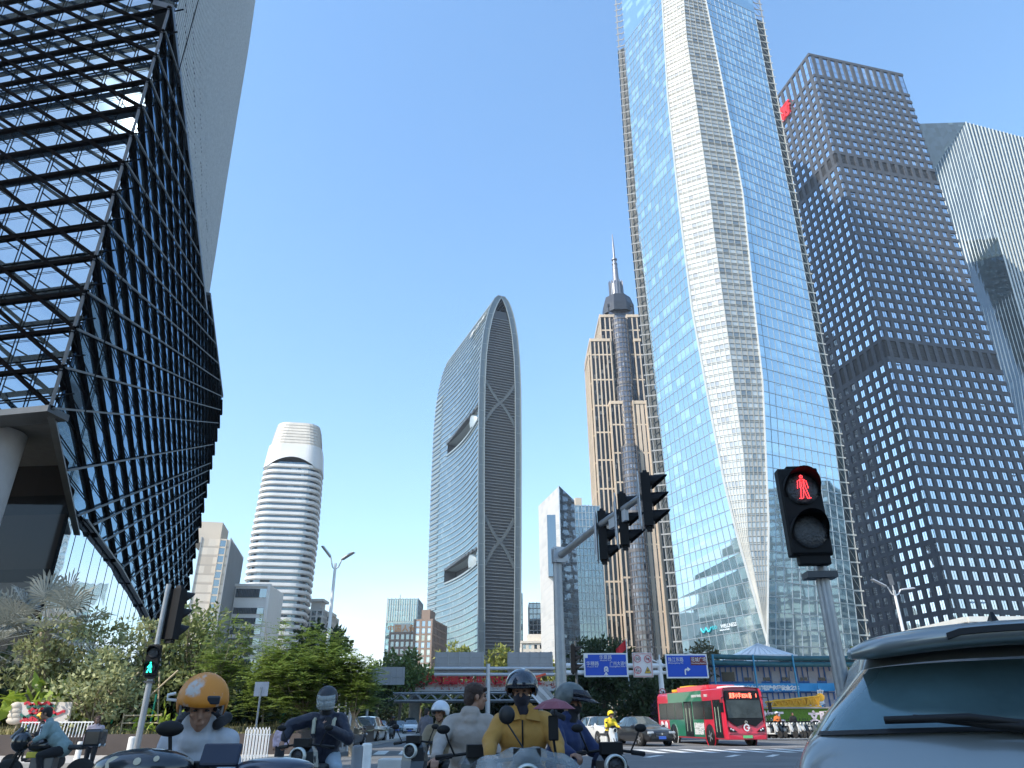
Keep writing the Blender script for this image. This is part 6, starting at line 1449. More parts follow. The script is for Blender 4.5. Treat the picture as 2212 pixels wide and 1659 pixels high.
    Y7 = 69.5; a, b = at(1660, 1517, Y7), at(1775, 1530, Y7); root = empty("crane_boom", (a.x, Y7, b.z), 0, "yellow lattice crane boom lying on top of the green hoarding", "crane"); w = b.x - a.x; mb = MB(); r = .5
    for (yy, z0, z1) in ((0, .15, .15), (.9, .15, .15), (0, .55, 1.0), (.9, .55, 1.0)): mb.tube([(0, yy, z0), (w, yy, z1)], .07, 6)
    n = 18
    for i in range(n):
        for yy in (0, .9): xa_, xb_ = w * i / n, w * (i + 1) / n; mb.tube([(xa_, yy, .15 if i % 2 else .55 + .45 * i / n), (xb_, yy, .55 + .45 * i / n if i % 2 else .15)], .05, 5)
    mb.build("lattice_chords", pm("crane_yellow", (.80, .42, .03), .45), root); mb = MB(); mb.bx(w * .15, w * .72, .1, .8, .22, .75); mb.build("boom_body", bpy.data.materials["crane_yellow"], root); mb = MB(); mb.box((w - .6, .4, .6), (1.1, .7, .6)); mb.lathe((w + .2, .4, .9), [(.35, -.1), (.35, .1)], 14, 0, Matrix.Rotation(R(90), 3, 'X')); mb.build("boom_head", bpy.data.materials["crane_yellow"], root)
    for k in range(4): mb = MB(); mb.box((w * (.15 + .23 * k), .3, .02), (.5, .6, .18)); mb.build("support_block", M_wht, root)
    # brown shed behind the black saloon
    Y8 = 75; a, b = at(1468, 1528, Y8), at(1560, 1562, Y8); r3 = empty("brown_shed", (a.x, Y8, 0), 0, "long low mustard-brown shed behind the bus", "shed"); mb = MB(); mb.bx(0, b.x - a.x, 0, 3, 0, a.z); mb.build("wall", pm("mustard_wall", (.30, .19, .05), .7, 0, .1, 1), r3); mb = MB(); mb.bx(-.2, b.x - a.x, -.3, 3, a.z, a.z + .18); mb.build("roof", M_dkgr, r3); p = at(1546, 1548, Y8); mb = MB(); mb.bx(p.x - a.x - .5, p.x - a.x + .5, -.06, -.01, p.z - .5, p.z + .5); mb.build("notice", M_wht, r3)
barracks()
# ================================================================== VEHICLES
M_tyre = pm("tyre_rubber", (.022, .022, .022), .85, 0, .15, 8); M_rim = pm("alloy_rim", (.42, .42, .43), .3, .7); M_cglass = pm("car_glass", (.04, .06, .065), .06, .25, .2, 1.2, spec=1, coat=.6)
M_trim = pm("black_trim", (.009, .009, .010), .55, spec=.3); M_chr = pm("chrome", (.62, .62, .63), .15, .9); M_hl = pm("headlamp", (.62, .65, .66), .12, .3, coat=1); M_tl = pm("tail_lamp", (.42, .02, .02), .2, 0, coat=1)
M_plg = pm("green_plate", (.16, .52, .20), .5); M_plb = pm("blue_plate", (.05, .14, .55), .5)
def paint(name, c, m=.0): return pm(name, c, .28, m, .03, .5, coat=.8)
def wheel(parent, c, r, w, side, mat_t=None):
    Mx = Matrix.Rotation(R(90), 3, 'Y'); mb = MB(); mb.lathe((0, 0, 0), [(r * .62, -w / 2), (r * .93, -w / 2), (r, -w * .3), (r, w * .3), (r * .93, w / 2), (r * .62, w / 2)], 24, 0, Mx, True, True); t = mb.build("wheel", mat_t or M_tyre, parent, c)
    mb = MB(); o = side * w * .5; mb.lathe((o * .8, 0, 0), [(r * .64, -.01), (r * .60, .01)], 24, 1, Mx)
    for k in range(5):
        a = 2 * math.pi * k / 5; mb.bar((o * 1.02, 0, 0), (o * 1.02, math.cos(a) * r * .6, math.sin(a) * r * .6), r * .2, (side, 0, 0), -.01, .012)
    mb.lathe((o * 1.03, 0, 0), [(r * .16, -.015), (r * .16, .015)], 12, 0, Mx); mb.build("rim", [M_rim, M_trim], t); return t
def car(loc, rz, mat, label, kind="saloon", L=4.6, Wd=1.82, H=1.46, group=None, plate=M_plb, rear_bar=False, grille=True, name="car", s=1.0):
    """local -Y is the front"""
    root = empty(name, loc, rz, label, "car", group); hl = L / 2
    if kind == "saloon": ks = [-1, -.97, -.88, -.60, -.42, -.36, .02, .30, .52, .80, .95, 1]; zt = [.60, .70, .80, .93, .97, 1.0, 1.0, 1.0, 1.0, .98, .92, .70]; rf = [None] * 4 + [0, .10, 1, 1.0, .45, 0] + [None] * 2; 
    else: ks = [-1, -.97, -.88, -.62, -.50, -.42, -.05, .40, .72, .92, .98, 1]; zt = [.62, .78, .90, 1.0, 1.04, 1.05, 1.05, 1.05, 1.05, 1.03, .98, .75]; rf = [None] * 4 + [0, .15, 1, 1.02, .92, .1] + [None] * 2
    def belt(t): return pl(ks, zt, t)
    def roof(t):
        kk = [k for k, r_ in zip(ks, rf) if r_ is not None]; rr_ = [r_ for r_ in rf if r_ is not None]
        if t < kk[0] or t > kk[-1]: return 0
        x = pl(kk, rr_, t); return max(0, x)
    N_ = 48; bd, gl = MB(), MB(); st = [-1 + 2 * i / N_ for i in range(N_ + 1)]
    def ring(t):
        w = Wd / 2 * (1 - .16 * abs(t) ** 6) * (1 - .04 * abs(t) ** 2); w *= (1 if abs(t) < .985 else .94)
        zb = .22 + (.10 if abs(t) > .93 else 0); zs = belt(t) * .97; r_ = roof(t); zr = belt(t) + (H - belt(t)) * r_
        wr = lerp(w * .90, w * .70, min(1, r_)) if r_ > .01 else w * .86
        return [(0, zb), (w * .88, zb), (w * .97, zb + .12), (w, .52), (w * .985, zs - .14), (w * .955, zs), (wr, lerp(zs + .02, zr, .94) if r_ > .01 else belt(t) + .012), (wr * .82, zr + .004), (wr * .45, zr + .024), (0, zr + .032)]
    rings = [ring(t) for t in st]
    cab = [roof(t) for t in st]
    for sd in (1, -1):
        for i in range(N_):
            for k in range(9):
                a, b = rings[i][k], rings[i][k + 1]; c, d = rings[i + 1][k], rings[i + 1][k + 1]
                g = 0; cc = (cab[i] + cab[i + 1]) / 2
                if k == 5 and cc > .35: g = 1
                if k >= 6 and cc > .02 and abs(cab[i + 1] - cab[i]) > .035 and cc < .97: g = 1
                if (k == 5 and abs((st[i] + st[i + 1]) / 2 - .12) < .02): g = 0
                q = [V((sd * a[0], st[i] * hl, a[1])), V((sd * b[0], st[i] * hl, b[1])), V((sd * d[0], st[i + 1] * hl, d[1])), V((sd * c[0], st[i + 1] * hl, c[1]))]
                if sd < 0: q.reverse()
                (gl if g else bd).add(q, [(0, 1, 2, 3)], 0, None, True)
        for e in (0, N_): 
            R_ = rings[e]; q = [V((sd * p[0], st[e] * hl, p[1])) for p in R_]; bd.add(q, [tuple(range(len(q)))])
    bd.weld().build("body", mat, root); gl.weld().build("windows", M_cglass, root)
    wb = hl * .60
    for sd in (1, -1):
        for y in (-wb, wb):
            a = MB(); a.lathe((sd * (Wd / 2 - .055), y, .34), [(.001, -.05), (.40, -.05), (.40, .056), (.001, .056)], 24, 0, Matrix.Rotation(R(90), 3, 'Y')); a.build("wheel_arch", M_trim, root)
            wheel(root, (sd * (Wd / 2 - .10), y, .33), .33, .22, sd)
        mb = MB(); mb.box((sd * Wd * .36, -hl + .075, .66), (Wd * .20, .10, .13)); o = mod_bevel(mb.build("headlight", M_hl, root), .03); o.rotation_euler = (0, 0, 0)
        mb = MB(); mb.box((sd * Wd * .37, hl - .03, .82), (Wd * .18, .08, .12)); mod_bevel(mb.build("tail_light", M_tl, root), .02)
        mb = MB(); mb.ell((sd * (Wd / 2 + .09), -hl * .36, .98), (.10, .06, .07), 10, 6); mb.build("door_mirror", mat, root)
    mb = MB(); mb.box((0, -hl + .005, .56), (Wd * .46, .05, .20)); 
    for k in range(3): mb.box((0, -hl - .022, .50 + .06 * k), (Wd * .44, .012, .014), 0, 1)
    mb.box((0, -hl - .022, .60), (.10, .02, .10), 0, 1); mod_bevel(mb.build("grille", [M_trim, M_chr], root), .008)
    mb = MB(); mb.box((0, -hl + .01, .33), (Wd * .8, .06, .12)); mb.box((0, hl - .02, .36), (Wd * .8, .08, .16)); mb.build("bumper_trim", M_trim, root)
    mb = MB(); mb.box((0, -hl - .03, .42), (.44, .015, .14)); mb.build("number_plate", plate, root); mb = MB(); mb.box((0, hl + .035, .66), (.44, .015, .14)); mb.build("number_plate", plate, root)
    if rear_bar: mb = MB(); mb.box((-.40, hl + .03, .50), (.60, .02, .07)); mb.box((.40, hl + .03, .50), (.60, .02, .07)); mb.build("tail_light_bar", pm("lit_tail_bar", (.8, .06, .02), .3, emit=(1, .10, .03), es=1.6), root)
    root.scale = (s, s, s); return root
def hd(dx, dy): return math.atan2(dx, -dy)       # rotation so that local -Y points along (dx, dy)
def cars():
    P_w = paint("white_paint_car", (.72, .72, .71)); P_b = paint("black_paint_car", (.018, .019, .022)); P_s = paint("silver_paint_car", (.42, .44, .45), .3); P_t = paint("teal_paint_car", (.16, .26, .30), .3); P_br = paint("brown_paint_car", (.055, .045, .04), .2)
    p = lambda u, Y: V((at(u, 1600, Y).x, Y, .006))
    car(p(1386, 46.8), hd(.34, -.94), P_b, "black saloon with chrome grille and blue plate just left of the red bus", s=1.04)
    car(p(1300, 52), hd(.30, -.95), P_w, "white car half hidden behind the blue-jacketed rider and yellow rider", "suv", H=1.55)
    car(p(795, 56.5), hd(.04, 1), P_w, "white car seen from behind with a red light bar and green plate", "suv", 4.4, 1.9, 1.62, plate=M_plg, rear_bar=True, s=1.02)
    car(p(741, 45), hd(.05, 1), P_br, "dark brown car partly hidden behind the navy-jacketed rider, beside the white car", "suv", H=1.62)
    g = "cars queuing on the far road"
    car(p(887, 92), hd(.05, -1), P_w, "small white hatchback facing the camera, front of the far queue", "suv", 4.0, 1.72, 1.5, g); car(p(861, 100), hd(.05, -1), P_t, "teal-grey car facing the camera, left of the white hatchback", "saloon", group=g)
    car(p(856, 114), hd(.05, -1), P_s, "silver car farther back behind the teal-grey car", "suv", group=g); car(p(884, 108), hd(.05, -1), P_s, "silver van-like car behind the white hatchback", "suv", 4.6, 1.85, 1.8, group=g)
    car(p(822, 96), hd(.05, 1), P_s, "grey car driving away at the far side of the lane", "saloon", group=g); car(p(790, 78), hd(.05, 1), P_t, "blue-grey car just ahead of the white car with the light bar", "suv", group=g)
    car(p(628, 46), hd(-.05, 1), P_w, "white car seen from behind, mostly hidden by the navy-jacketed rider's arm", "saloon")
    # --- city bus
    F = V((11.8, 44.0, 0)); d = V((1.8, -10.5, 0)).normalized(); L, Wd, H = 10.6, 2.50, 3.02; r = V((-d.y, d.x, 0)); ctr = F - d * (L / 2) + r * (Wd / 2)
    root = empty("city_bus", (ctr.x, ctr.y, .006), hd(d.x, d.y), "red and green city bus with a lit red destination display, turning in the junction", "bus")
    M_r = paint("bus_red", (.62, .015, .045)); M_g = paint("bus_green", (.012, .17, .085)); M_bg = pm("bus_glass", (.012, .018, .018), .12, 0, .3, 1.5, spec=.4); M_rl = pm("bus_red_lower", (.55, .02, .05), .3, 0, .05, .5, coat=.6)
    hl, w = L / 2, Wd / 2
    # shell by lateral profile, front raked
    mb = MB(); pr = [(w * .97, .34), (w, .60), (w, 1.28), (w * .995, 2.42), (w * .97, 2.80), (w * .86, 2.98), (w * .4, 3.02), (0, 3.03)]
    ys = [-hl + .02, -hl + .12, -hl + .5, hl - .15, hl]
    def pos(sd, k, j):
        x, z = pr[k]; y = ys[j]; x2 = x * (1, 1, 1, 1, .985)[j] * (.90 if j == 0 else 1); 
        if j == 0: y += .16 * max(0, (z - 1.0) / 2) ** 1.5
        if j == 0 and z > 2.85: y += .12
        return V((sd * x2, y, z))
    for sd in (-1, 1):
        for j in range(4):
            for k in range(len(pr) - 1):
                q = [pos(sd, k, j), pos(sd, k + 1, j), pos(sd, k + 1, j + 1), pos(sd, k, j + 1)]
                if sd < 0: q.reverse()
                mb.add(q, [(0, 1, 2, 3)], 0, None, k > 3)
        for j in (0, 4): mb.add([pos(sd, k, j) for k in range(len(pr))] + [V((0, pos(sd, 0, j).y, .34))], [tuple(range(len(pr) + 1))])
    mb.bx(-w * .95, w * .95, -hl + .1, hl - .05, .32, .36)
    mb.weld().build("body", M_r, root)
    sx = -w - .004     # visible side is local -X
    def side(y0, y1, z0, z1, m_, name, o=.006, par=None): b = MB(); b.bx(sx - o, sx + .02, y0, y1, z0, z1); return b.build(name, m_, par or root)
    Y0 = lambda t: -hl + t * L        # t: 0 front ... 1 rear
    side(Y0(.27), Y0(.80), .42, 2.94, M_g, "green_panel"); side(Y0(.0), Y0(.27), 2.44, 2.92, M_rl, "red_top_panel", .008); side(Y0(.81), Y0(.99), .40, 1.25, M_rl, "rear_panel", .009)
    for (a, b) in ((.145, .255), (.26, .41), (.56, .69), (.695, .83), (.835, .965)): side(Y0(a), Y0(b), 1.36, 2.36, M_bg, "side_window", .014)
    for (a, b) in ((.035, .13), (.425, .545)):
        dr = side(Y0(a), Y0(b), .42, 2.38, M_trim, "door", .016); m_ = lerp(a, b, .5)
        for (p_, q_) in ((a + .006, m_ - .004), (m_ + .004, b - .006)): side(Y0(p_), Y0(q_), .55, 2.30, M_bg, "door_glass", .022, dr)
        hb = MB(); [hb.bx(sx - .03, sx - .02, Y0(t_) - .03, Y0(t_) + .03, .7, 2.0) for t_ in (lerp(a, b, .28), lerp(a, b, .72))]; hb.build("grab_rail", pm("pale_green_rail", (.42, .52, .38), .4) if a < .1 else bpy.data.materials["pale_green_rail"], dr)
    rot_s = (0, 0, R(-90))
    text_obj("新能源公交 绿色出行", .16, M_wht, root, (sx - .03, Y0(.34), 2.66), rot_s, width=1.5); text_obj("广州巴士", .17, M_wht, root, (sx - .03, Y0(.21), 2.64), rot_s, width=.55)
    text_obj("新春农庆山泉", .34, M_wht, root, (sx - .03, Y0(.335), 1.02), rot_s, width=1.45, bold=.01); text_obj("碧泉自天然水厂", .34, M_wht, root, (sx - .03, Y0(.335), .70), rot_s, width=1.45, bold=.01)
    for t_ in (.86, .93): b = MB(); b.lathe((sx - .012, Y0(t_), .98), [(.001, 0), (.30, 0), (.30, .01)], 20, 0, Matrix.Rotation(R(90), 3, 'Y')); b.build("round_picture", pm("picture_pale", (.62, .58, .60), .5, 0, .35, 4) if t_ < .9 else bpy.data.materials["picture_pale"], root)
    for sd in (1, -1):
        for t_ in (.20, .735):
            b = MB(); b.lathe((sd * (w - .03), Y0(t_), .50), [(.001, -.05), (.60, -.05), (.60, .052), (.001, .052)], 28, 0, Matrix.Rotation(R(90), 3, 'Y')); b.build("wheel_arch", M_trim, root); wheel(root, (sd * (w - .13), Y0(t_), .48), .48, .28, sd, pm("dusty_tyre", (.20, .185, .165), .9) if (sd > 0 and t_ == .2) else bpy.data.materials["dusty_tyre"])
            b = MB(); b.lathe((sd * (w + .006), Y0(t_), .50), [(.62, -.01), (.62, .02), (.70, .02), (.70, -.01)], 28, 0, Matrix.Rotation(R(90), 3, 'Y'), False, False); b.build("arch_trim", M_rl if t_ < .5 else M_wht, root)
    # front
    fy = lambda z: -hl + .02 + .16 * max(0, (z - 1.0) / 2) ** 1.5
    def fpoly(pts, m_, name, o=.02, th=.02): b = MB(); b.plate([V((x, fy(z) - o, z)) for x, z in pts], (0, -1, 0), th); return b.build(name, m_, root)
    fpoly([(-w * .86, 1.32), (-w * .45, .98), (0, 1.14), (w * .45, .98), (w * .86, 1.32), (w * .87, 2.0), (w * .84, 2.84), (-w * .84, 2.84), (-w * .87, 2.0)], M_trim, "front_mask", .012)
    fpoly([(-w * .82, 1.42), (w * .82, 1.42), (w * .82, 2.34), (-w * .82, 2.34)], pm("windscreen", (.03, .036, .034), .12, 0, .6, 1.6, spec=.5), "windscreen", .03)
    M_led = pm("destination_led", (.8, .1, .05), .4, emit=(1, .13, .08), es=2.0)
    text_obj("夏茅小学 B254 路", .30, M_led, root, (-.10, fy(2.58) - .05, 2.58), None, width=1.35, bold=.004); text_obj("1", .28, M_led, root, (.86, fy(2.58) - .05, 2.58))
    for sd in (1, -1):
        fpoly([(sd * w * .86, .98), (sd * w * .84, .72), (sd * w * .45, .70), (sd * w * .62, .84)], M_trim, "headlight", .03)
        for x in (.66, .76): b = MB(); b.ell((sd * w * x, fy(.8) - .05, .80 if x < .7 else .86), (.055, .03, .055), 12, 8); b.build("lamp", M_hl, root)
        b = MB(); b.tube([(sd * w * .9, -hl + .1, 2.5), (sd * (w + .16), -hl - .22, 2.45), (sd * (w + .2), -hl - .22, 2.2)], .025, 6); b.box((sd * (w + .2), -hl - .22, 1.95), (.18, .10, .5)); b.build("wing_mirror", M_trim, root)
    # white round emblem: a ring with an arrow-like tail
    b = MB(); n = 26; c = V((0, fy(.92) - .035, .93))
    for i in range(n):
        a0, a1 = R(20 + 290 * i / n), R(20 + 290 * (i + 1) / n); b.quad(*[c + V((rr_ * math.cos(a_), 0, rr_ * math.sin(a_))) for rr_, a_ in ((.12, a0), (.19, a0), (.19, a1), (.12, a1))])
    b.plate([c + V(q) for q in ((0, 0, .03), (.19, 0, .03), (.19, 0, -.03), (.10, 0, -.12), (.06, 0, -.03), (0, 0, -.03))], (0, -1, 0), .01); b.build("emblem", M_wht, root)
    b = MB(); b.lathe((0, fy(1.2) - .03, 1.2), [(.05, -.01), (.05, .01), (.08, .01), (.08, -.01)], 18, 0, Matrix.Rotation(R(90), 3, 'X'), False, False); b.build("maker_badge", M_chr, root)
    fpoly([(-.28, .40), (.28, .40), (.28, .54), (-.28, .54)], M_plg, "number_plate", .04); b = MB(); b.bx(-w * .85, w * .85, fy(.6) - .02, fy(.6), .60, .615); b.build("bumper_gap", M_trim, root)
    # roof pods
    b = MB(); b.prism([(-w * .72, Y0(.25)), (w * .72, Y0(.25)), (w * .72, Y0(.72)), (-w * .72, Y0(.72))], 3.0, 3.26); o = mod_bevel(b.build("roof_pod", M_r, root), .10, 3)
    for (t0, t1) in ((.55, .70), (.76, .84)): b = MB(); b.bx(-w * .6, w * .6, Y0(t0), Y0(t1), 3.02, 3.34 if t0 < .6 else 3.2); mod_bevel(b.build("battery_cover", pm("pod_yellow", (.75, .50, .03), .4) if t0 < .6 else bpy.data.materials["pod_yellow"], root), .03)
    b = MB(); b.bx(-w * .45, w * .45, Y0(.07), Y0(.20), 3.0, 3.12); mod_bevel(b.build("air_unit", M_wht, root), .05)
    b = MB(); [b.bx(-.6, .6, Y0(t_), Y0(t_) + .06, .9, 2.0) for t_ in (.2, .4, .6, .8)]; b.build("seats", M_trim, root)
cars()
# --- silver car cut off by the right edge, seen from behind
def near_car():
    a = R(21); Pc = V((2.12, 3.15, 0)); root = empty("car", (Pc.x, Pc.y, .006), -a, "big silver-grey car filling the lower right corner, seen from behind", "car")
    # local: +X to the car's right, +Y forward, rear faces -Y
    P = pm("silver_blue_paint", (.25, .275, .27), .32, .5, .04, .4, coat=.8); Gm = pm("rear_glass", (.09, .155, .165), .10, .4, .30, 1.1, coat=.5)
    lv = [(.28, .84, -.48), (.40, .93, -.56), (.60, .96, -.60), (.82, .975, -.60), (1.00, .975, -.55), (1.10, .955, -.48), (1.17, .93, -.42), (1.215, .895, -.37), (1.238, .865, -.345), (1.262, .83, -.30)]
    up = [(1.235, .865, -.345), (1.32, .80, -.24), (1.42, .70, -.11), (1.50, .625, 0.0), (1.56, .60, .06), (1.61, .58, .16), (1.645, .50, .4), (1.665, .40, .8)]
    NS = 24
    def ring(z, hw, f, dome=0):
        out = []
        for y in (4.1, 3.2, 2.2, 1.3, .7): out.append(V((-hw * (1.0 if y < 3 else .96), max(y, f + .3), z)))
        for i in range(NS + 1):
            th = math.pi * i / NS; s_ = -math.cos(th); q = math.sin(th); x = hw * math.copysign(abs(s_) ** .42, s_) if abs(s_) > 1e-6 else 0; y = f + .30 * (1 - abs(q) ** .55) + .10 * (1 - abs(q) ** .3)
            out.append(V((x, y, z + dome * (1 - (x / hw) ** 2))))
        for y in (.7, 1.3, 2.2, 3.2, 4.1): out.append(V((hw * (1.0 if y < 3 else .96), max(y, f + .3), z)))
        return out
    def loft(levels, mb, dome=0, cond=None):
        Rg = [ring(*l, dome=dome) for l in levels]
        for a_, b_ in zip(Rg, Rg[1:]):
            for k in range(len(a_) - 1):
                if cond is None or cond(k): mb.add([a_[k], a_[k + 1], b_[k + 1], b_[k]], [(0, 1, 2, 3)], 0, None, True)
    mb = MB(); loft(lv, mb); o = mb.weld().build("body", P, root); mod_sub(o, 1)
    win = lambda k: 7 <= k <= 5 + NS - 3
    mb = MB(); loft(up[:4], mb, .02, lambda k: not win(k)); loft(up[3:], mb, .03); mb.add(ring(*up[-1], dome=.03), [tuple(range(len(ring(*up[-1]))))]); mb.weld().build("roof_and_pillars", P, root)
    mb = MB(); loft(up[:4], mb, .02, win); mb.weld().build("rear_window", Gm, root)
    # black surround low on the window
    mb = MB(); A = ring(1.236, .868, -.350, .02); B = ring(1.252, .856, -.332, .02); C = [A[k] for k in range(7, NS + 4)]; D = [B[k] for k in range(7, NS + 4)]
    for k in range(len(C) - 1): mb.quad(C[k] + V((0, -.004, 0)), C[k + 1] + V((0, -.004, 0)), D[k + 1] + V((0, -.004, 0)), D[k] + V((0, -.004, 0)))
    mb.build("window_seal", M_trim, root)
    # roof spoiler: thick rounded lip with a dark brake-light recess
    mb = MB(); sec = [(-.20, 1.535), (-.235, 1.565), (-.23, 1.60), (-.17, 1.628), (0, 1.64), (.2, 1.645), (.2, 1.58), (0, 1.55), (-.1, 1.53)]
    xs = [-.66, -.64, -.58, -.45, -.25, 0, .25, .45, .58, .64, .66]; Rg = []
    for x in xs:
        e = abs(x) / .66; k = 1 if e < .85 else (1 - (e - .85) / .15 * .55); dz = .055 * (1 - e ** 2) - .02; dy = .09 * e ** 2
        cy, cz = -.05, 1.575; Rg.append([V((x, (cy + (p[0] - cy) * (k if p[0] < .1 else 1)) + dy, cz + (p[1] - cz) * k + dz)) for p in sec])
    n = len(sec)
    for A_, B_ in zip(Rg, Rg[1:]):
        for k in range(n): mb.add([A_[k], A_[(k + 1) % n], B_[(k + 1) % n], B_[k]], [(0, 1, 2, 3)], 0, None, True)
    mb.add(Rg[0], [tuple(range(n))]); mb.add(Rg[-1], [tuple(range(n - 1, -1, -1))]); o = mb.weld().build("roof_spoiler", P, root); mod_sub(o, 2)
    mb = MB()
    for i in range(12): 
        x0, x1 = -.30 + .05 * i, -.25 + .05 * i; z = lambda x: 1.614 + .055 * (1 - (x / .66) ** 2) - .012 * (abs(x) > .27); mb.quad(V((x0, -.241 + .09 * (x0 / .66) ** 2, z(x0) - .058)), V((x1, -.241 + .09 * (x1 / .66) ** 2, z(x1) - .058)), V((x1, -.236 + .09 * (x1 / .66) ** 2, z(x1) - .034)), V((x0, -.236 + .09 * (x0 / .66) ** 2, z(x0) - .034)))
    so = mb.build("brake_light_recess", M_trim, root); m_ = so.modifiers.new("s", 'SOLIDIFY'); m_.thickness = .012
    # wiper
    mb = MB(); mb.tube([(0.0, -.40, 1.235), (-.10, -.385, 1.262), (-.32, -.360, 1.285), (-.50, -.335, 1.302)], [.030, .022, .015, .010], 8); mb.tube([(-.60, -.31, 1.292), (-.32, -.375, 1.300), (-.06, -.38, 1.270)], [.016, .017, .012], 6); mb.lathe((0, -.40, 1.20), [(.05, 0), (.045, .05), (.02, .07)], 16); mb.build("rear_wiper", M_trim, root)
    # fin antenna, tail lamps, plate, wheels
    mb = MB(); mb.add([(-.02, .30, 1.67), (.02, .30, 1.67), (.02, .52, 1.68), (-.02, .52, 1.68), (-.006, .36, 1.75), (.006, .36, 1.75), (.004, .34, 1.75)], [(0, 1, 5, 4), (1, 2, 5), (3, 0, 4), (2, 3, 4, 5)]); mb.build("fin_antenna", M_trim, root)
    for sd in (-1, 1):
        mb = MB()
        for zz, hw_ in ((1.045, .975), (1.085, .966), (1.10, .958)): pass
        A = ring(1.055, .980, -.535); B = ring(1.115, .958, -.475); rg = range(4, 11) if sd < 0 else range(len(A) - 11, len(A) - 4)
        for k in list(rg)[:-1]: mb.add([A[k] * 1.004, A[k + 1] * 1.004, B[k + 1] * 1.004, B[k] * 1.004], [(0, 1, 2, 3)], 0, None, True)
        mb.build("tail_light", M_tl, root)
        wheel(root, (sd * .86, .25, .35), .35, .24, sd); wheel(root, (sd * .86, 3.0, .35), .35, .24, sd)
    mb = MB(); mb.box((0, -.63, .80), (.46, .02, .15)); mb.build("number_plate", M_plg, root)
    mb = MB(); mb.box((0, -.60, .42), (1.5, .08, .22)); mb.build("bumper_trim", M_trim, root)
near_car()
# ================================================================== SCOOTERS AND PEOPLE
M_ring = pm("headlamp_ring", (.62, .64, .60), .3, .4); M_seat = pm("seat_vinyl", (.03, .03, .032), .6); M_scb = paint("scooter_black", (.006, .007, .009)); M_scn = paint("scooter_navy", (.015, .02, .04)); M_scw = paint("scooter_white", (.62, .62, .60)); M_scg = paint("scooter_grey", (.10, .11, .11))
def scooter(loc, rz, mat, label, group=None, ring=True, full=True, mirrors=2, name="scooter", screen=False):
    root = empty(name, loc, rz, label, "scooter", group)
    mb = MB(); prof = [(-.56, .42, .10), (-.50, .60, .15), (-.44, .80, .17), (-.42, .97, .14), (-.36, 1.05, .08)]
    for (y0, z0, w0), (y1, z1, w1) in zip(prof, prof[1:]):
        for sg in (1, -1):
            q = [V((0, y0, z0)), V((sg * w0, y0 + .07, z0)), V((sg * w1, y1 + .07, z1)), V((0, y1, z1))]; mb.add(q if sg > 0 else q[::-1], [(0, 1, 2, 3)], 0, None, True)
            q = [V((sg * w0, y0 + .07, z0)), V((sg * w0 * 1.15, y0 + .17, z0)), V((sg * w1 * 1.15, y1 + .17, z1)), V((sg * w1, y1 + .07, z1))]; mb.add(q if sg > 0 else q[::-1], [(0, 1, 2, 3)], 0, None, True)
    mb.box((0, -.32, .62), (.34, .06, .62)); mb.box((0, -.02, .30), (.30, .62, .09)); o = mod_bevel(mb.build("front_shield", mat, root), .02)
    mb = MB(); mb.box((0, .42, .52), (.30, .62, .36), taper=.9); mb.box((0, .66, .60), (.22, .36, .16)); o = mb.build("rear_body", mat, root); mod_bevel(o, .06, 3)
    mb = MB(); mb.box((0, .40, .76), (.30, .72, .10)); mod_bevel(mb.build("seat", M_seat, root), .04, 3)
    Mx = Matrix.Rotation(R(90), 3, 'X'); h = MB(); h.lathe((0, -.50, .93), [(.001, .02), (.075, .02), (.078, -.06)], 22, 0, Mx); hl_ = h.build("headlight", M_lens, root)
    if ring: h = MB(); h.lathe((0, -.515, .93), [(.076, -.02), (.076, .025), (.086, .032), (.096, .02), (.098, -.04)], 28, 0, Mx, True, False); h.build("ring", M_ring, hl_)
    mb = MB(); mb.tube([(-.33, -.22, 1.02), (-.16, -.30, 1.04), (0, -.33, 1.06), (.16, -.30, 1.04), (.33, -.22, 1.02)], .014, 8); 
    for sg in (1, -1): mb.tube([(sg * .22, -.265, 1.03), (sg * .35, -.20, 1.015)], .022, 8, 0); mb.tube([(sg * .20, -.30, 1.03), (sg * .32, -.29, 1.00)], .008, 5)
    mb.box((0, -.36, 1.07), (.20, .12, .10)); mod_bevel(mb.build("handlebar", M_trim, root), .01)
    for sg in ((1, -1), (1,), ())[2 - mirrors] if mirrors < 2 else (1, -1):
        mb = MB(); mb.tube([(sg * .20, -.30, 1.04), (sg * .26, -.33, 1.16), (sg * .28, -.33, 1.21)], .008, 6); mb.ell((sg * .30, -.33, 1.235), (.058, .018, .036), 14, 8); mb.build("mirror", M_trim, root)
    for y in (-.62, .64):
        Mw = Matrix.Rotation(R(90), 3, 'Y'); w = MB(); w.lathe((0, 0, 0), [(.15, -.045), (.21, -.05), (.235, -.02), (.235, .02), (.21, .05), (.15, .045)], 20, 0, Mw); t = w.build("wheel", M_tyre, root, (0, y, .235)); w = MB(); w.lathe((0, 0, 0), [(.15, -.03), (.15, .03)], 16, 0, Mw); w.build("rim", M_rim, t)
    mb = MB(); mb.tube([(.06, -.62, .24), (.06, -.46, .62)], .018, 6); mb.tube([(-.06, -.62, .24), (-.06, -.46, .62)], .018, 6)
    for k in range(8): a0, a1 = R(30 + 15 * k), R(45 + 15 * k); mb.quad(V((-.06, -.62 - .27 * math.cos(a0), .24 + .27 * math.sin(a0))), V((.06, -.62 - .27 * math.cos(a0), .24 + .27 * math.sin(a0))), V((.06, -.62 - .27 * math.cos(a1), .24 + .27 * math.sin(a1))), V((-.06, -.62 - .27 * math.cos(a1), .24 + .27 * math.sin(a1))))
    mb.build("fork", M_trim, root)
    return root
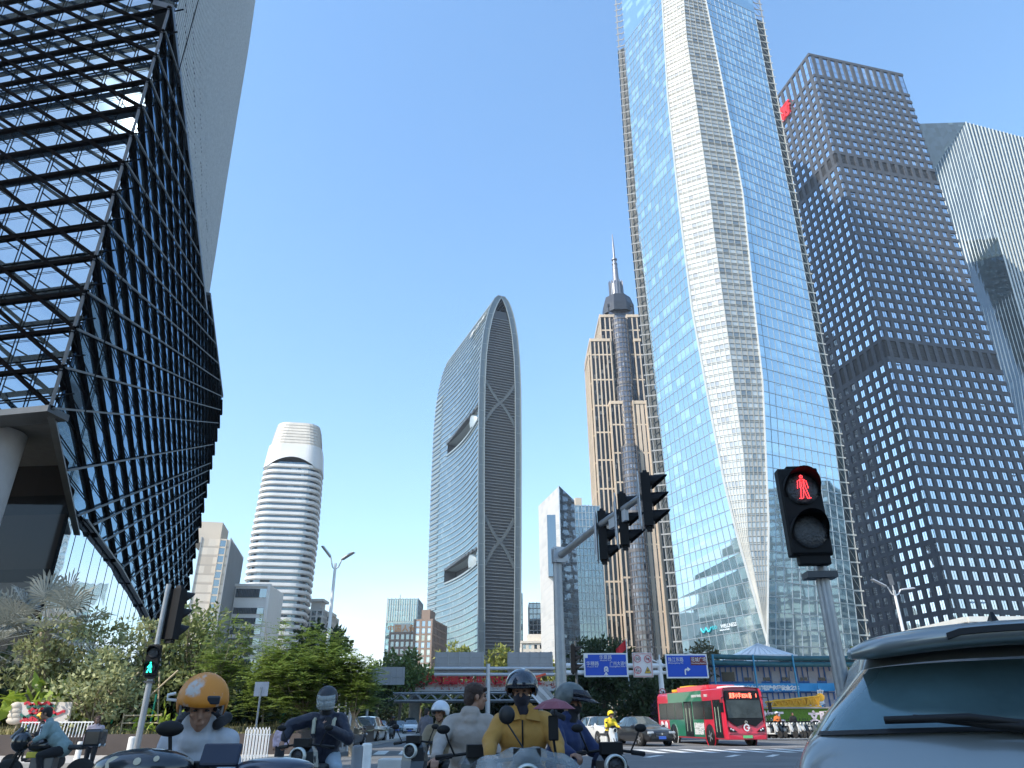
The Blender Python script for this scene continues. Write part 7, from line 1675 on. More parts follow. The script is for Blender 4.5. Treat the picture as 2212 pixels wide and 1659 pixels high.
# ------------------------------------------------------------------ people
class Fig(MB):
    def cap(s, p, q, r0, r1, n=12):
        p, q = V(p), V(q); d = (q - p); L = d.length
        if L < 1e-5: d = V((0, 0, 1))
        d.normalize(); pts, rr_ = [], []
        for t in (1.0, .8, .4): pts.append(p - d * r0 * t); rr_.append(max(r0 * math.sqrt(max(0, 1 - t * t)), .002))
        for t in (0, .5, 1): pts.append(lerp(p, q, t)); rr_.append(lerp(r0, r1, t))
        for t in (.4, .8, 1.0): pts.append(q + d * r1 * t); rr_.append(max(r1 * math.sqrt(max(0, 1 - t * t)), .002))
        s.tube(pts, rr_, n, 0, True); return s
    def make(s, name, mat, parent, vox=.012, smooth=4, wrinkle=0, wscale=.12):
        o = s.build(name, mat, parent); m_ = o.modifiers.new("r", 'REMESH'); m_.mode = 'VOXEL'; m_.voxel_size = vox; m_.use_smooth_shade = True
        if smooth: m2 = o.modifiers.new("sm", 'SMOOTH'); m2.iterations = smooth; m2.factor = .5
        if wrinkle:
            tx_ = bpy.data.textures.new("folds", 'CLOUDS'); tx_.noise_scale = wscale; tx_.noise_depth = 3; m3 = o.modifiers.new("d", 'DISPLACE'); m3.texture = tx_; m3.strength = wrinkle; m3.mid_level = .5; m3.texture_coords = 'LOCAL'
        return o
M_skin = pm("skin", (.34, .18, .115), .55, 0, .08, 20); M_hair = pm("dark_hair", (.018, .013, .011), .6, 0, .3, 40, .5, 200); M_shoe = pm("shoe", (.03, .03, .032), .6); M_eye = pm("eye_dark", (.01, .008, .008), .2)
def frame(dirv, up=V((0, 0, 1))):
    """columns: x = figure's left side seen from the front (viewer's right), y = backwards, z = up; face looks along -y"""
    y = -V(dirv).normalized(); x = y.cross(up) * -1; x = up.cross(y) * -1 if x.length < 1e-4 else x; x = y.cross(up).normalized(); x = -x if False else x; z = x.cross(y).normalized()
    return Matrix((x, y, z)).transposed()
def hand(f, wrist, d, nrm, side, curl=.6, s=1.0):
    """five-fingered hand; d = direction of the fingers, nrm = palm normal, side = thumb side vector sign"""
    d = V(d).normalized(); nrm = V(nrm); nrm = (nrm - d * nrm.dot(d)).normalized(); sd = d.cross(nrm) * side; w = V(wrist)
    for k in (-1, 0, 1): f.cap(w + d * .015 * s, w + d * .085 * s + sd * .024 * k * s, .020 * s, .017 * s, 8)
    for i, ln in enumerate((.070, .078, .073, .058)):
        b = w + d * .09 * s + sd * (.030 - .020 * i) * s; a1 = d * math.cos(curl) + nrm * math.sin(curl); a2 = d * math.cos(curl * 2.1) + nrm * math.sin(curl * 2.1); m_ = b + a1 * ln * .5 * s; e = m_ + a2 * ln * .5 * s; f.cap(b, m_, .0092 * s, .0086 * s, 7); f.cap(m_, e, .0086 * s, .0072 * s, 7)
    b = w + d * .03 * s + sd * .034 * s; t1 = b + (d * .6 + sd * .7 + nrm * .3).normalized() * .038 * s; t2 = t1 + (d * .8 + nrm * .6 + sd * .1).normalized() * .03 * s; f.cap(b, t1, .012 * s, .010 * s, 7); f.cap(t1, t2, .010 * s, .008 * s, 7)
def person(loc, rz, label, pose, top, legs, headdir=(0, -1, 0), hat=None, hair=None, group=None, vox=.013, extra=None, s=1.0, hands=True, skin=None, sleeve=1.0, hold=None, mask=None, hood=None, collar=True, wr=.02, skirt=False):
    """pose: joint positions in metres, local, figure facing -Y. keys: pelvis, chest, neck, head, then shL elL haL, shR elR haR, hipL knL anL, hipR knR anR (L = viewer's right)"""
    root = empty("person", loc, rz, label, "person", group); J = {k: V(v) for k, v in pose.items()}; skin = skin or M_skin
    H = frame(headdir); hc = J['head']; hp = lambda x, y, z: hc + H @ V((x, y, z))
    b = Fig()
    b.cap(J['pelvis'], J['chest'], .135, .13, 16); b.cap(J['shL'] * .95 + J['shR'] * .05, J['shR'] * .95 + J['shL'] * .05, .062, .062)
    b.cap(J['neck'], lerp(J['neck'], hc, .55), .056, .052); b.ell(hp(0, .012, .035), (.074, .094, .092), 16, 12, 0, H); b.ell(hp(0, -.022, -.045), (.056, .066, .068), 14, 10, 0, H); b.cap(hp(0, -.06, -.085), hp(0, -.055, -.09), .026, .026, 8)
    b.cap(hp(0, -.088, .012), hp(0, -.102, -.022), .010, .015, 8); b.cap(hp(.018, -.088, -.058), hp(-.018, -.088, -.058), .009, .009, 8)
    for sg in (1, -1): b.ell(hp(sg * .076, .015, -.005), (.012, .022, .032), 8, 6, 0, H); b.ell(hp(sg * .040, -.062, -.020), (.022, .02, .02), 8, 6, 0, H); b.cap(hp(sg * .012, -.086, .030), hp(sg * .048, -.076, .032), .010, .009, 6)
    for S_ in 'LR':
        b.cap(J['sh' + S_], J['el' + S_], .048, .040); b.cap(J['el' + S_], J['ha' + S_], .040, .026); b.cap(J['hip' + S_], J['kn' + S_], .080, .056); b.cap(J['kn' + S_], J['an' + S_], .054, .036); b.cap(J['an' + S_], J['an' + S_] + V((0, -.14, -.04)), .038, .03)
        if hands: d = (J['ha' + S_] - J['el' + S_]).normalized(); hd_ = (hold or {}).get(S_); hand(b, J['ha' + S_], (hd_[0] if hd_ else d), (hd_[1] if hd_ else V((0, 0, -1))), 1 if S_ == 'L' else -1, hd_[2] if hd_ else .7, 1.0)
    b.make("body", skin, root, .009 if vox < .014 else .013, 2)
    eb = MB()
    for sg in (1, -1): eb.ell(hp(sg * .032, -.083, .012), (.013, .008, .006), 8, 6, 0, H); eb.cap if 0 else None
    eb.build("eyes", M_eye, root)
    br = MB(); [br.tube([hp(sg * .014, -.094, .036), hp(sg * .034, -.092, .042), hp(sg * .052, -.082, .034)], [.0035, .005, .003], 5) for sg in (1, -1)]; br.build("eyebrows", M_hair, root)
    # jacket
    j = Fig(); pv = lerp(J['pelvis'], J['chest'], .0); j.cap(pv + V((-.04, 0, .02)), pv + V((.04, 0, .02)), .165, .165, 16); mid = lerp(J['pelvis'], J['chest'], .55); j.cap(mid + V((-.05, 0, 0)), mid + V((.05, 0, 0)), .155, .155, 16); ch = J['chest']; j.cap(ch + V((-.07, 0, 0)), ch + V((.07, 0, 0)), .148, .148, 16)
    j.cap(pv, mid, .17, .165, 16); j.cap(mid, ch, .165, .16, 16); j.cap(J['shL'] * .93 + J['shR'] * .07, J['shR'] * .93 + J['shL'] * .07, .088, .088, 12); j.cap(J['neck'] - V((0, 0, .05)), J['neck'] + V((0, 0, .01)), .105, .075)
    for S_ in 'LR':
        e = lerp(J['el' + S_], J['ha' + S_], .93 * sleeve); j.cap(J['sh' + S_], J['el' + S_], .076 * top[1], .066 * top[1]); j.cap(J['el' + S_], e, .064 * top[1], .048 * top[1]); j.cap(lerp(J['chest'], J['sh' + S_], .55), J['sh' + S_], .10, .08)
    if collar: j.cap(J['neck'] + V((-.03, -.01, .02)), J['neck'] + V((.03, -.01, .02)), .068, .068)
    jk = j.make("jacket", top[0], root, vox, 3, wr, .10)
    # trousers
    t = Fig(); t.cap(J['hipL'], J['hipR'], .125, .125)
    for S_ in 'LR': t.cap(J['hip' + S_], J['kn' + S_], .108, .080); t.cap(J['kn' + S_], lerp(J['kn' + S_], J['an' + S_], .95), .078, .060)
    if skirt: t.cap(J['pelvis'], J['pelvis'] - V((0, 0, .38)), .15, .20, 16)
    t.make("trousers", legs, root, vox * 1.1, 3, .018, .10)
    for S_ in 'LR': f = Fig(); a = J['an' + S_]; f.cap(a + V((0, .03, -.055)), a + V((0, -.17, -.065)), .046, .036); f.cap(a, a + V((0, 0, -.03)), .046, .046); f.make("shoe", M_shoe, root, .014, 2)
    if hood: f = Fig(); nk = J['neck']; [f.cap(nk + V((x0, y0, z0)), nk + V((x1, y1, z1)), .032, .032) for (x0, y0, z0), (x1, y1, z1) in (((-.11, -.02, .02), (-.13, .08, .06)), ((-.13, .08, .06), (0, .16, .09)), ((0, .16, .09), (.13, .08, .06)), ((.13, .08, .06), (.11, -.02, .02)))]; f.make("hood", hood, root, vox, 3, .015)
    if mask: f = Fig(); f.ell(hp(0, -.035, -.05), (.072, .075, .062), 16, 10, 0, H); f.cap(J['neck'] + V((0, -.02, .0)), hp(0, -.02, -.09), .075, .062); f.make("face_mask", mask, root, .010, 3, .008)
    # hair
    if hair:
        f = Fig(); f.ell(hp(0, .028, .058), (.088, .103, .082), 18, 12, 0, H); f.ell(hp(0, .072, -.005), (.078, .058, .095), 14, 10, 0, H)
        if hair[1] == 'long': f.ell(hp(0, .05, -.12), (.088, .05, .17), 14, 10, 0, H); [f.cap(hp(sg * .075, .0, .02), hp(sg * .08, -.02, -.16), .026, .02) for sg in (1, -1)]
        if hair[1] == 'fringe': f.cap(hp(-.05, -.075, .075), hp(.05, -.075, .075), .022, .022); [f.cap(hp(sg * .07, -.02, .05), hp(sg * .076, -.01, -.01), .018, .012) for sg in (1, -1)]
        f.make("hair", hair[0], root, .010, 2, .016, .03)
    # helmet
    if hat:
        hm, kind = hat[0], hat[1]; h = MB(); n, m_ = 28, 14; rx, ry, rz_ = .128, .150, .135; low = hat[2] if len(hat) > 2 else .0
        grid = []
        for i in range(m_ + 1):
            th = (math.pi * (.5 + .16)) * i / m_; row = []
            for k in range(n):
                ph = 2 * math.pi * k / n; fr = -math.sin(ph)   # -y is the front
                cut = th if fr < .25 else min(th, math.pi * .5 * (1 - .10 * fr))
                if kind == 'full': cut = th if fr < .55 else min(th, math.pi * .44)
                row.append(hp(rx * math.sin(cut) * math.cos(ph), ry * math.sin(cut) * math.sin(ph) + .012, rz_ * math.cos(cut) + .038 + low))
            grid.append(row)
        vs = [p for row in grid for p in row]; fs = [(i * n + k, i * n + (k + 1) % n, (i + 1) * n + (k + 1) % n, (i + 1) * n + k) for i in range(m_) for k in range(n)]; h.add(vs, fs, 0, None, True)
        o = h.build("helmet", hm, root); sm = o.modifiers.new("t", 'SOLIDIFY'); sm.thickness = .014; sm.offset = -1
        if kind == 'none': eg = MB(); eg.tube([grid[-1][k] for k in range(n)] + [grid[-1][0]], .008, 6); eg.build('rim', M_wht, o)
        if kind in ('cap', 'open'):
            v = MB(); K = 14; A = []
            for k in range(K + 1):
                ph = R(-160 + 140 * k / K); c = V((math.cos(ph) * rx * .99, math.sin(ph) * ry * .99, 0)); ex_ = .055 * max(0, math.sin(math.pi * k / K)) ** .6; A.append((hp(c.x, c.y + .012, .055 + low), hp(c.x * 1.0, c.y - ex_ + .012, .040 + low)))
            for (a, b_), (c, d) in zip(A, A[1:]): v.add([a, c, d, b_], [(0, 1, 2, 3)], 0, None, True)
            p = v.build("peak", hat[3] if len(hat) > 3 else M_trim, o); sm = p.modifiers.new("t", 'SOLIDIFY'); sm.thickness = .007
            st = MB(); st.tube([hp(.078, -.01, .0), hp(.062, -.03, -.08), hp(0, -.055, -.118), hp(-.062, -.03, -.08), hp(-.078, -.01, .0)], .006, 5); st.build("chin_strap", M_trim, o)
        if kind in ('full', 'visor'):
            v = MB(); K = 16; A = []
            for k in range(K + 1):
                ph = R(-155 + 130 * k / K); A.append([hp(math.cos(ph) * rx * sc, math.sin(ph) * ry * sc + .0 - dy, z + low) for z, sc, dy in ((.095, 1.01, 0), (.03, 1.06, .008), (-.05, 1.04, .008), (-.085, .96, 0))])
            vm, vn, vl, vb = nodes("visor_plastic." + label[:6]); vb.inputs['Base Color'].default_value = hat[4] if len(hat) > 4 else (.25, .27, .28, 1); vb.inputs['Roughness'].default_value = .08; vb.inputs['Alpha'].default_value = .45 if kind == 'full' else .85
            lo = 0 if kind == 'full' else 0
            for a, c in zip(A, A[1:]):
                for q in range(3 if kind == 'full' else 1): v.add([a[q], c[q], c[q + 1], a[q + 1]], [(0, 1, 2, 3)], 0, None, True)
            if kind == 'visor':
                v = MB(); A = []
                for k in range(K + 1):
                    ph = R(-160 + 140 * k / K); e = math.sin(math.pi * k / K); A.append((hp(math.cos(ph) * rx * 1.02, math.sin(ph) * ry * 1.02, .12 + low), hp(math.cos(ph) * rx * 1.08, math.sin(ph) * ry * 1.10 - .04 * e, .055 + low), hp(math.cos(ph) * rx * 1.02, math.sin(ph) * ry * 1.05 - .13 * e, .02 + low)))
                for a, c in zip(A, A[1:]):
                    for q in (0, 1): v.add([a[q], c[q], c[q + 1], a[q + 1]], [(0, 1, 2, 3)], 0, None, True)
            p = v.build("visor", vm, o); sm = p.modifiers.new("t", 'SOLIDIFY'); sm.thickness = .004
    root.scale = (s, s, s)
    if extra: extra(root, J, hp)
    return root
def sit(lean=.0, up=0.0, hx=.31, hz=1.05, hy=-.30, turn=0, feet=.34, wide=.17, head=(0, -.06, 0), el=.10):
    z = up
    P = dict(pelvis=(0, .22, .86 + z), chest=(0, .12 - lean, 1.20 + z), neck=(0, .09 - lean * 1.25, 1.385 + z), head=(head[0], .05 - lean * 1.5 + head[1] + .03, 1.545 + z + head[2]),
             shL=(.185, .11 - lean * 1.1, 1.315 + z), shR=(-.185, .11 - lean * 1.1, 1.315 + z), elL=(.235 + el * .2, -.02 - lean * .6, 1.10 + z * .7), elR=(-.235 - el * .2, -.02 - lean * .6, 1.10 + z * .7), haL=(hx, hy + .13, hz), haR=(-hx, hy + .13, hz),
             hipL=(.10, .20, .84 + z), hipR=(-.10, .20, .84 + z), knL=(wide, -.16, .72 + z * .5), knR=(-wide, -.16, .72 + z * .5), anL=(wide * .9, -.06, feet), anR=(-wide * .9, -.06, feet))
    return P
def stand(step=.1, armf=.0):
    return dict(pelvis=(0, 0, .93), chest=(0, .0, 1.27), neck=(0, .0, 1.45), head=(0, -.02, 1.61), shL=(.18, 0, 1.385), shR=(-.18, 0, 1.385), elL=(.25, .04 - armf, 1.12), elR=(-.25, .04, 1.12), haL=(.24, -.08 - armf * 2, .90), haR=(-.24, -.05, .88),
                hipL=(.09, 0, .90), hipR=(-.09, 0, .90), knL=(.10, -step, .50), knR=(-.10, step * .3, .50), anL=(.10, -step * .6, .09), anR=(-.10, step * 1.6, .12))
def cloth(name, c, rough=.85, var=.1, sc=6, bump=.35): return pm(name, c, rough, 0, var, sc, bump * .12, 60, sheen=.1)
def people():
    C_wh = cloth("white_jacket_cloth", (.44, .45, .48)); C_nv = cloth("navy_puffer", (.005, .008, .024), .55); C_kh = cloth("khaki_cloth", (.24, .19, .125)); C_be = cloth("beige_fleece", (.36, .31, .27)); C_ye = cloth("mustard_jacket", (.44, .225, .045)); C_bl = cloth("blue_jacket", (.018, .032, .10)); C_dk = cloth("dark_trouser", (.010, .011, .014)); C_je = cloth("pale_jeans", (.30, .38, .45)); C_bk = cloth("black_cloth", (.012, .012, .014)); C_pk = cloth("pink_puffer", (.52, .40, .46)); C_gr = cloth("grey_coat", (.10, .10, .12)); C_gn = cloth("pale_green_shirt", (.20, .28, .28))
    g = "riders waiting on scooters at the stop line"
    H_or, N, L, B = nodes("scuffed_orange_helmet"); tc = N.new("ShaderNodeTexCoord"); nz = N.new("ShaderNodeTexNoise"); nz.inputs['Scale'].default_value = 9; nz.inputs['Detail'].default_value = 4; L.new(tc.outputs['Object'], nz.inputs[0]); cr = N.new("ShaderNodeValToRGB"); L.new(nz.outputs[0], cr.inputs[0]); e = cr.color_ramp.elements; e[0].position = .58; e[0].color = (.62, .22, .02, 1); e[1].position = .66; e[1].color = (.50, .46, .42, 1); L.new(cr.outputs[0], B.inputs['Base Color']); B.inputs['Roughness'].default_value = .5
    H_bk = pm("gloss_black_helmet", (.012, .015, .025), .12, 0, .1, 3, coat=1); H_wh = pm("silver_white_helmet", (.55, .58, .62), .3, .1, coat=.5); H_gy = pm("grey_patterned_helmet", (.06, .062, .06), .4, 0, .5, 9, col2=(.13, .16, .155)); H_ma = pm("matt_black_helmet", (.02, .022, .028), .45); H_yl = pm("yellow_helmet", (.78, .60, .02), .35)
    def scoot_at(p, rz, dy, mat, lb, **k): d = V((math.sin(rz) * 1, -math.cos(rz) * 1, 0)); return scooter((p.x + d.x * dy, p.y + d.y * dy, .006), rz, mat, lb, "scooters at the stop line", **k)
    # 1 white jacket, orange helmet, looking down to the right
    p = V((at(462, 1500, 4.75).x, 4.75, .006)); rz = R(2)
    P = sit(lean=.20, up=-.12, head=(.03, -.03, -.05), hz=1.02, hx=.30); P['haL'] = (.12, -.30, 1.07); P['elL'] = (.215, -.10, .99); P['elR'] = (-.225, -.10, .99); P['shL'] = (.15, -.09, 1.19); P['shR'] = (-.16, -.09, 1.19)
    def ex1(root, J, hp):
        h = [c for c in root.children if c.name.startswith("helmet")][0]; mb = MB(); mb.box(hp(.055, -.13, .085), (.07, .02, .045), 0, 0, frame((.35, -.9, -.3))); mod_bevel(mb.build("helmet_vent", pm("vent_dark", (.03, .035, .045), .4), h), .008); mb = MB(); mb.tube([hp(-.13, 0, .04), hp(-.19, .0, .045), hp(-.19, 0, .07), hp(-.15, .01, .075)], .009, 6); mb.build("strap_clip", M_wht, h)
    person(p, rz, "rider in a white jacket and scuffed orange helmet looking down at a phone", P, (C_wh, .95), C_dk, (.32, -.9, -.34), (H_or, 'none', .0), (M_hair, 'fringe'), g, hold={'L': (V((.1, -.9, .1)), V((-.2, -.2, -1)), .8)}, hood=C_bk, extra=ex1, wr=.028)
    r1 = scoot_at(p + V((.20, 0, 0)), rz, .34, M_scb, "black scooter with stickers under the rider in the white jacket", mirrors=0)
    mb = MB(); mb.ell((-.15, -.36, 1.27), (.072, .025, .038), 16, 8); mb.tube([(-.15, -.34, 1.24), (-.12, -.32, 1.05)], .010, 8); mb.build("mirror", M_trim, r1)
    mb = MB(); mb.box((.15, -.42, 1.15), (.19, .03, .11), 0, 0, Matrix.Rotation(R(-25), 3, 'X')); mod_bevel(mb.build("phone_pouch", pm("pouch_navy", (.012, .02, .045), .5), r1), .012)
    mb = MB(); mb.ell((-.20, -.46, 1.10), (.24, .15, .085), 20, 10); mb.build("fairing", M_scb, r1); mb = MB(); mb.ell((.42, -.40, 1.09), (.20, .12, .05), 20, 10); mb.build("fairing", M_scn, r1)
    M_sk = pm("sticker_cream", (.5, .44, .32), .5)
    for x, z, r_ in ((-.10, -.01, .035), (.02, .0, .018), (.10, .01, .014)): MB().lathe(V((-.20 + x, -.60 + abs(x) * .25, 1.13 + z)), [(.001, .008), (r_, .006)], 12, 0, Matrix.Rotation(R(65), 3, 'X')).build("sticker", M_sk, r1)
    # 2 navy puffer, full-face visor, phone in hand
    p = V((at(705, 1520, 10.6).x, 10.6, .006)); P = sit(up=.02, hx=.42, hz=1.08, hy=-.36); P['haR'] = (-.50, -.05, 1.10); P['elR'] = (-.46, .02, 1.26); P['elL'] = (.34, -.02, 1.10); P['haL'] = (.13, -.26, 1.22); P['knL'] = (.26, -.2, .76); P['knR'] = (-.26, -.2, .76); P['anL'] = (.30, -.1, .12); P['anR'] = (-.30, -.1, .12)
    def ex2(root, J, hp):
        for x in (-.14, .14): mb = MB(); mb.tube([J['chest'] + V((x, .02, .15)), J['chest'] + V((x * .95, -.15, .10)), J['chest'] + V((x * .9, -.175, -.06))], .026, 6); mb.build("rucksack_strap", pm("strap_sand", (.42, .40, .30), .8), root)
    person(p, 0, "rider in a navy puffer jacket and black visor helmet holding up a phone", P, (C_nv, 1.25), C_je, (.05, -.95, -.25), (H_ma, 'full', .0, None, (.55, .6, .6, 1)), None, g, hold={'L': (V((-.2, -.3, .9)), V((-.6, -.4, -.2)), .9)}, mask=C_bk, extra=ex2, wr=.03)
    scoot_at(p, R(-4), .42, M_scb, "black scooter with a ring headlight under the navy-jacketed rider")
    mb = MB(); mb.box((0, 0, 0), (.075, .010, .15), 0, 0, Matrix.Rotation(R(-30), 3, 'X')); o = mod_bevel(mb.build("phone", M_trim), .006); o.location = (p.x + .12, p.y - .34, 1.30); tag(o, "black phone in the hand of the navy-jacketed rider", "phone")
    # 3 khaki, silver-white helmet
    p = V((at(953, 1530, 12.2).x, 12.2, .006)); P = sit(up=-.13, lean=.05, hx=.30, hz=1.02)
    person(p, R(-10), "rider in a khaki pullover and silver-white helmet looking to the left", P, (C_kh, 1.12), C_dk, (-.25, -.95, -.1), (H_wh, 'cap'), None, g, wr=.02)
    scoot_at(V((at(914, 1600, 11.7).x, 11.7, 0)), R(-12), .05, M_scb, "black scooter with a ring headlight in front of the khaki rider")
    # 4 beige fleece, bare-headed, looking right
    p = V((at(1018, 1520, 7.6).x, 7.6, .006)); P = sit(up=-.03, lean=.0, hx=.30, hz=1.0, head=(.06, .03, .0)); P['haR'] = (-.34, -.34, 1.0); P['elR'] = (-.30, -.06, 1.12)
    def ex4(root, J, hp): mb = MB(); mb.tube([hp(.074, .0, .012), hp(.07, -.07, .014)], .003, 5); mb.lathe(hp(.038, -.094, .012), [(.022, -.002), (.022, .002), (.026, .002), (.026, -.002)], 12, 0, frame((1, .35, 0)) @ Matrix.Rotation(R(90), 3, 'X'), False, False); mb.build("glasses", M_trim, root)
    person(p, R(8), "bare-headed rider in a beige fleece with brown hair, looking away to the right", P, (C_be, 1.05), C_dk, (.93, .22, -.05), None, (pm("brown_hair", (.045, .022, .014), .6, 0, .3, 40, .5, 200), 'fringe'), g, extra=ex4, wr=.02)
    scoot_at(p, R(8), .42, M_scg, "dark grey scooter with mirrors under the rider in the beige fleece", ring=False)
    # 5 mustard jacket, black helmet and mask
    p = V((at(1130, 1500, 6.6).x, 6.6, .006)); P = sit(up=-.02, lean=.02, hx=.28, hz=1.05, head=(-.01, 0, 0)); P['elL'] = (.27, -.04, 1.14); P['elR'] = (-.28, -.04, 1.14)
    def ex5(root, J, hp):
        mb = MB(); mb.tube([J['neck'] + V((-.01, -.13, -.06)), J['chest'] + V((-.01, -.178, -.02)), J['pelvis'] + V((-.01, -.19, .10))], .007, 6); mb.build("zip", M_trim, root)
        for sg in (1, -1): mb = MB(); mb.plate([J['neck'] + V((sg * .02, -.115, -.05)), J['neck'] + V((sg * .14, -.09, -.07)), J['neck'] + V((sg * .12, -.06, .05)), J['neck'] + V((sg * .06, -.085, .05))], (0, -1, .3), .012); mb.build("collar", C_ye, root)
    person(p, R(1), "rider in a mustard zip jacket with black peaked helmet and dark face mask", P, (C_ye, 1.05), C_dk, (-.12, -.97, -.12), (H_bk, 'open'), None, g, mask=cloth("mask_cloth", (.018, .016, .026)), extra=ex5, wr=.022)
    r5 = scoot_at(p, R(1), .40, M_scb, "scooter with a clear plastic wind cover under the rider in the mustard jacket", mirrors=0)
    mb = MB(); mb.ell((-.145, -.30, 1.34), (.062, .03, .065), 18, 12); mb.tube([(-.14, -.29, 1.28), (-.04, -.30, 1.14), (.0, -.31, 1.08)], .006, 6); mb.build("mirror", pm("ball_black", (.012, .012, .013), .5), r5)
    mb = MB(); nx, ny = 26, 14; Pn = [[None] * (nx + 1) for _ in range(ny + 1)]; rr_ = random.Random(2)
    for j in range(ny + 1):
        for i in range(nx + 1):
            u = i / nx * 2 - 1; v = j / ny; w = lerp(.36, .52, v); x = u * w + (.06 * v); z = 1.10 - .42 * v + .03 * math.cos(u * 2.5) - .03 * abs(u) ** 2 + .010 * math.sin(i * .9 + j * 1.3); y = -.42 - .22 * v + .12 * u * u + .02 * math.sin(i * .8 + 2 * math.sin(j * .5)) + rr_.uniform(-.012, .012); Pn[j][i] = V((x, y, z))
    mb.add([q for row in Pn for q in row], [(j * (nx + 1) + i, j * (nx + 1) + i + 1, (j + 1) * (nx + 1) + i + 1, (j + 1) * (nx + 1) + i) for j in range(ny) for i in range(nx)], 0, None, True)
    M_pl, N, L, B = nodes("clear_wrinkled_plastic"); B.inputs['Base Color'].default_value = (.42, .45, .45, 1); B.inputs['Roughness'].default_value = .16; nz = N.new("ShaderNodeTexNoise"); nz.inputs['Scale'].default_value = 5; nz.inputs['Detail'].default_value = 5; mr_ = N.new("ShaderNodeMapRange"); mr_.inputs[3].default_value = .18; mr_.inputs[4].default_value = .62; tc = N.new("ShaderNodeTexCoord"); L.new(tc.outputs['Object'], nz.inputs[0]); L.new(nz.outputs[0], mr_.inputs[0]); mr_.inputs[1].default_value = .35; mr_.inputs[2].default_value = .68; L.new(mr_.outputs[0], B.inputs['Alpha'])
    o = mb.build("plastic_cover", M_pl, r5); sm = o.modifiers.new("t", 'SOLIDIFY'); sm.thickness = .003; mod_sub(o, 1)
    mb = MB(); mb.box((.20, -.34, 1.25), (.075, .02, .17)); mod_bevel(mb.build("phone_holder", M_trim, r5), .01); mb = MB(); mb.tube([(.20, -.32, 1.18), (.22, -.30, 1.04)], .01, 6); mb.build("holder_stalk", M_trim, r5)
    # small red sun umbrella above the phone holder
    mb = MB(); n = 8; top_ = V((0, 0, .075)); rim = [V((.165 * math.cos(2 * math.pi * k / n + .2), .13 * math.sin(2 * math.pi * k / n + .2), 0)) for k in range(n)]
    for k in range(n):
        a, b = rim[k], rim[(k + 1) % n]; m1 = lerp(top_, a, .55) + V((0, 0, .016)); m2 = lerp(top_, b, .55) + V((0, 0, .016)); mid_ = lerp(a, b, .5) * .92; mb.add([top_, m1, m2], [(0, 1, 2)], 0); mb.add([m1, a, mid_, b, m2], [(0, 1, 2, 3, 4)], 0)
    ur = empty("mini_umbrella", (p.x + .225, p.y - .72, 1.385), 0, "small dusty red phone umbrella between the mustard and blue riders", "umbrella"); o = mb.build("canopy", cloth("dusty_red_cloth", (.24, .075, .095)), ur); sm = o.modifiers.new("t", 'SOLIDIFY'); sm.thickness = .003; mb = MB(); mb.tube([(0, 0, .08), (0, 0, -.12)], .004, 6); mb.build("shaft", M_trim, ur)
    # 6 blue jacket, grey helmet with visor up, facing right
    p = V((at(1236, 1500, 7.7).x, 7.7, .006)); P = sit(up=-.08, lean=.02, hx=.28, hz=1.02, head=(.02, -.02, 0))
    person(p, R(50), "rider in a blue jacket and grey patterned helmet with raised visor, facing right", P, (C_bl, 1.1), C_dk, (.30, -.95, -.12), (H_gy, 'visor', .0, None, (.02, .02, .03, 1)), None, g, mask=C_bk, hood=C_bk, wr=.025)
    scoot_at(V((at(1308, 1645, 7.6).x, 7.6, 0)), R(6), -.1, M_scb, "black scooter with a ring headlight right of the blue-jacketed rider")
    # 7 rider on a dark motorcycle heading left, far left
    p = V((at(118, 1600, 17.2).x, 17.2, .006)); rz = R(-82)
    P = sit(lean=.22, up=-.05, hx=.30, hz=.98, hy=-.42); person(p, rz, "rider in a pale green shirt leaning forward on the black motorcycle at far left", P, (C_gn, 1.1), C_dk, (0, -.97, -.2), None, (M_hair, 'fringe'), None, wr=.02)
    root = empty("motorcycle", (p.x + .0, p.y, .006), rz, "black motorcycle with yellow panel heading left on the left pavement side", "motorcycle"); mb = MB()
    for y in (-.78, .66): w = MB(); Mw = Matrix.Rotation(R(90), 3, 'Y'); w.lathe((0, 0, 0), [(.22, -.05), (.29, -.055), (.315, -.02), (.315, .02), (.29, .055), (.22, .05)], 26, 0, Mw); t = w.build("wheel", M_tyre, root, (0, y, .315)); w = MB(); w.lathe((0, 0, 0), [(.22, -.02), (.20, .02)], 20, 0, Mw); [w.bar((0, 0, 0), (0, math.cos(k) * .21, math.sin(k) * .21), .03, (1, 0, 0), -.02, .02) for k in (0, 1.05, 2.1, 3.14, 4.2, 5.2)]; w.build("rim", M_rim, t)
    mb.ell((0, -.22, .88), (.15, .30, .15), 18, 10); mb.build("fuel_tank", M_scb, root); mb = MB(); mb.ell((0, -.66, .95), (.17, .20, .20), 16, 10); mb.tube([(0, -.80, 1.0), (0, -.70, 1.22)], [.12, .05], 10); mb.build("fairing", M_scb, root)
    mb = MB(); mb.box((-.12, -.28, .70), (.05, .34, .12)); mb.box((.12, -.28, .70), (.05, .34, .12)); mod_bevel(mb.build("side_panel", pm("panel_yellow", (.62, .50, .05), .4), root), .02); mb = MB(); mb.box((0, .32, .84), (.26, .66, .10)); mod_bevel(mb.build("seat", M_seat, root), .04); mb = MB(); mb.box((0, -.10, .48), (.30, .46, .34)); mb.tube([(.14, .0, .35), (.16, .7, .40)], .045, 8); mod_bevel(mb.build("engine", pm("engine_grey", (.12, .12, .12), .4, .5), root), .03)
    mb = MB(); [mb.tube([(sg * .08, -.78, .32), (sg * .08, -.56, .98)], .022, 8) for sg in (1, -1)]; mb.tube([(-.36, -.36, 1.04), (0, -.52, 1.06), (.36, -.36, 1.04)], .014, 8); mb.build("fork", M_trim, root)
